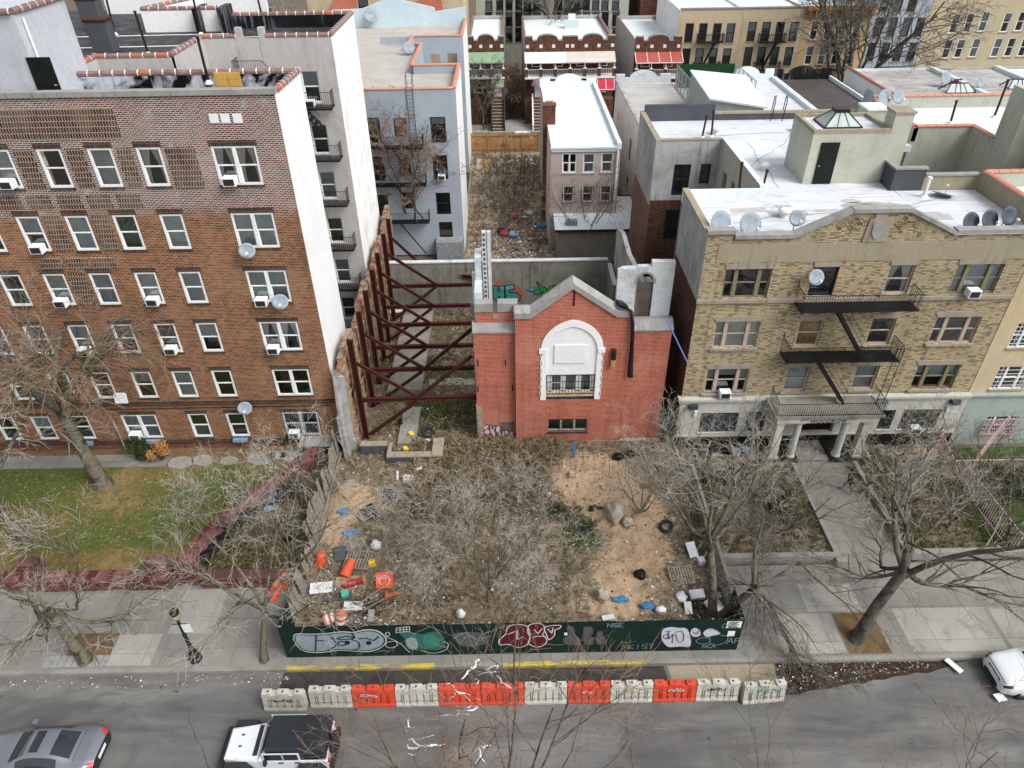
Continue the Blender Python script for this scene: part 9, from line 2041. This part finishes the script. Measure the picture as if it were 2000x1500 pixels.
# ================================================================ uncountable cover: litter, dry weeds, leaves
rr=random.Random(101)
def litter(name,label,n,area,cols,s0,s1,hf,dens=None):
 b=MB();k=0
 while k<n:
  x,y=rr.uniform(area[0],area[1]),rr.uniform(area[2],area[3])
  if dens and rr.random()>dens(x,y):k+=.02;continue
  s=rr.uniform(s0,s1);z=hf(x,y)+.02;a=rv(rr)*s;a.z=abs(a.z)*.35;e=Vector((-a.y,a.x,rr.uniform(-.2,.3)*s))*rr.uniform(.4,1);c=Vector((x,y,z));mi=rr.randrange(len(cols))
  b.quad(c-a,c-e,c+a,c+e+Vector((0,0,s*.2)),mi);k+=1
 return tag(b.build(name,[M[c]for c in cols]),label,'litter',kind='stuff')
M['straw2x']=flat('brown_leaf_mush',C('3f3226'),.9)
M['clod']=mottled('earth_clod',[C('6d5a45',.9),C('8a7458',.9)],3,.95,12)
tcol=['foam','wbag','card','foam','kbag','greystone','wbag']
litter('litter','small scraps of paper and plastic scattered over the lot',1700,(-10,9.8,19,33),tcol,.025,.09,lot_h,lambda x,y:.12+.9*bump(x,y,-6.5,21,3,2)+.8*bump(x,y,8.4,21,1.6,2.5)+.35*bump(x,y,-7.5,31,2.5,1.5)+(.5 if y<20.3 else 0))
litter('stones','stones and clods scattered over the sand of the lot',1500,(-10,9.8,19,33.2),['rock','clod','clod','stone'],.03,.11,lot_h,lambda x,y:min(1,.1+lot_m(x,y)[0]))
litter('litter','scraps scattered over the littered back lot',2600,(-4,4.2,50,86),tcol+['red_pl','c_blue'],.06,.22,lambda x,y:.2,lambda x,y:.12+1.*bump(x,y,1.2,62,2.2,5)+.8*bump(x,y,2,82,2.5,3)+.5*bump(x,y,0,53,3,2))
litter('litter','pale scraps in the church yard grass',350,(-9,-2,33.6,49),tcol,.03,.09,lambda x,y:.05)
litter('litter','bits of rubbish on the lawn',60,(-24,-13,24.5,31),['wbag','foam'],.03,.07,lambda x,y:.15,lambda x,y:.08+1.*bump(x,y,-17,27.5,1.2,1.5)+.6*bump(x,y,-14.6,30,.8,.8))
litter('litter','leaves and rubbish in the gutter',900,(11.5,20,16.3,18.0),['leafbr','straw2x','kbag','leafbr','kbag','kbag','foam'],.02,.055,lambda x,y:.02,lambda x,y:1 if y>18.0-1.4*max(0,1-(x-11.5)/8.5)else 0)
litter('litter','scattered leaves along the left kerb',260,(-23,-10,17.4,18.0),['card','leafbr','foam'],.02,.06,lambda x,y:.01)
litter('fallen_leaves','tan fallen leaves spread over the lawn',2600,(-33,-12.5,23,31.3),['leafgold','leafbr','card'],.03,.06,lambda x,y:.15,lambda x,y:1 if lawn_in(x,y)else 0)
M['straw']=mottled('dry_straw_weeds',[C('8d7a58',.95),C('a8946e',.95),C('716249',.95)],.8,.9,20);M['straw2']=mottled('brown_dead_weeds',[C('6f6251',.95),C('8a7c69',.95),C('5a4e40',.95)],.8,.9,20);M['blade']=mottled('green_grass_blades',[C('3f5220',.9),C('586a2c',.9)],1,.9,20)
def weeds(name,label,n,area,cols,h0,h1,hf,dens,w=.012):
 b=MB();k=0
 while k<n:
  x,y=rr.uniform(area[0],area[1]),rr.uniform(area[2],area[3])
  if rr.random()>dens(x,y):k+=.01;continue
  c=Vector((x,y,hf(x,y)-.02));mi=rr.randrange(len(cols))
  for q in range(4):
   d=Vector((rr.gauss(0,.45),rr.gauss(0,.45),1)).normalized()*rr.uniform(h0,h1);s=Vector((rr.gauss(0,1),rr.gauss(0,1),0)).normalized()*w
   b.add([tuple(c-s),tuple(c+s),tuple(c+d*.6+s*.7),tuple(c+d+Vector((d.x*.5,d.y*.5,-.1*d.z)))],[(0,1,2),(0,2,3)],mi)
  k+=1
 return tag(b.build(name,[M[c]for c in cols]),label,'weeds',kind='stuff')
sandfree=lambda x,y:max(0,1-1.4*lot_m(x,y)[0])
weeds('dry_weeds','straw coloured dry weeds below the church front',3800,(-6,3,27,33.2),['straw','straw','straw2'],.25,.8,lot_h,lambda x,y:sandfree(x,y)*(.15+bump(x,y,-.5,30.8,3.6,2.2)))
weeds('dry_weeds','brown dead weeds covering the rest of the lot',2600,(-10,9.8,19.2,33),['straw2','straw2','straw'],.12,.45,lot_h,lambda x,y:sandfree(x,y)*.8)
weeds('dry_weeds','dead weeds in the church yard',3000,(-9,7.5,33.8,49.3),['straw2','straw2','straw'],.15,.7,lambda x,y:.02,lambda x,y:.6)
weeds('dry_weeds','dry weeds in the littered back lot',1500,(-4,4.2,50,86),['straw2','straw'],.2,.8,lambda x,y:.1,lambda x,y:.5,.02)
weeds('dry_weeds','weeds in the strip beside the curved wall',3000,(-17,-10.4,23.2,30),['straw2','straw','blade'],.15,.5,lf_h,lambda x,y:.8 if x>edge_x(y)+.9 else 0)
weeds('grass','green grass tufts on the lawn',6000,(-33,-12.5,23,31.3),['blade','straw','blade'],.05,.11,lambda x,y:.13,lambda x,y:max(0,min(1,lawn_m(x,y)[1]))if lawn_in(x,y)else 0)
weeds('grass','grass and weeds in the yards of the buff building',3500,(10.5,25.2,23.8,31),['blade','straw2','straw2'],.08,.3,lambda x,y:.3,lambda x,y:.7 if(x<16.3 or x>19.3)and not(11.4<x<15.3 and y>29.8)else 0)
# bicycle leaning near the right ground floor window
p=at(1730,885,z=.2);t=thing('bicycle','dark bicycle with a white wheel leaning under the right ground floor windows','bicycle',(p.x,p.y,.2))
for dx in(-.5,.5):b=MB();b.tube([(p.x+dx+.33*cos(a),p.y,.53+.33*sin(a))for a in[i*pi/10 for i in range(21)]],.022,5);b.build('wheel',M['wht']if dx<0 else M['tyre'],t)
b=MB();b.tube([(p.x-.5,p.y,.53),(p.x-.15,p.y,.5),(p.x-.25,p.y,1.0),(p.x+.35,p.y,1.0),(p.x+.5,p.y,.53)],.025,5);b.tube([(p.x-.15,p.y,.5),(p.x+.37,p.y,.95)],.025,5);b.tube([(p.x+.35,p.y,1.0),(p.x+.3,p.y,1.15),(p.x+.3,p.y-.25,1.18)],.02,5);b.build('frame',M['black'],t)
b=MB();b.box(p.x-.36,p.x-.14,p.y-.07,p.y+.07,1.02,1.08);b.build('saddle',M['black'],t,bevel=.02)
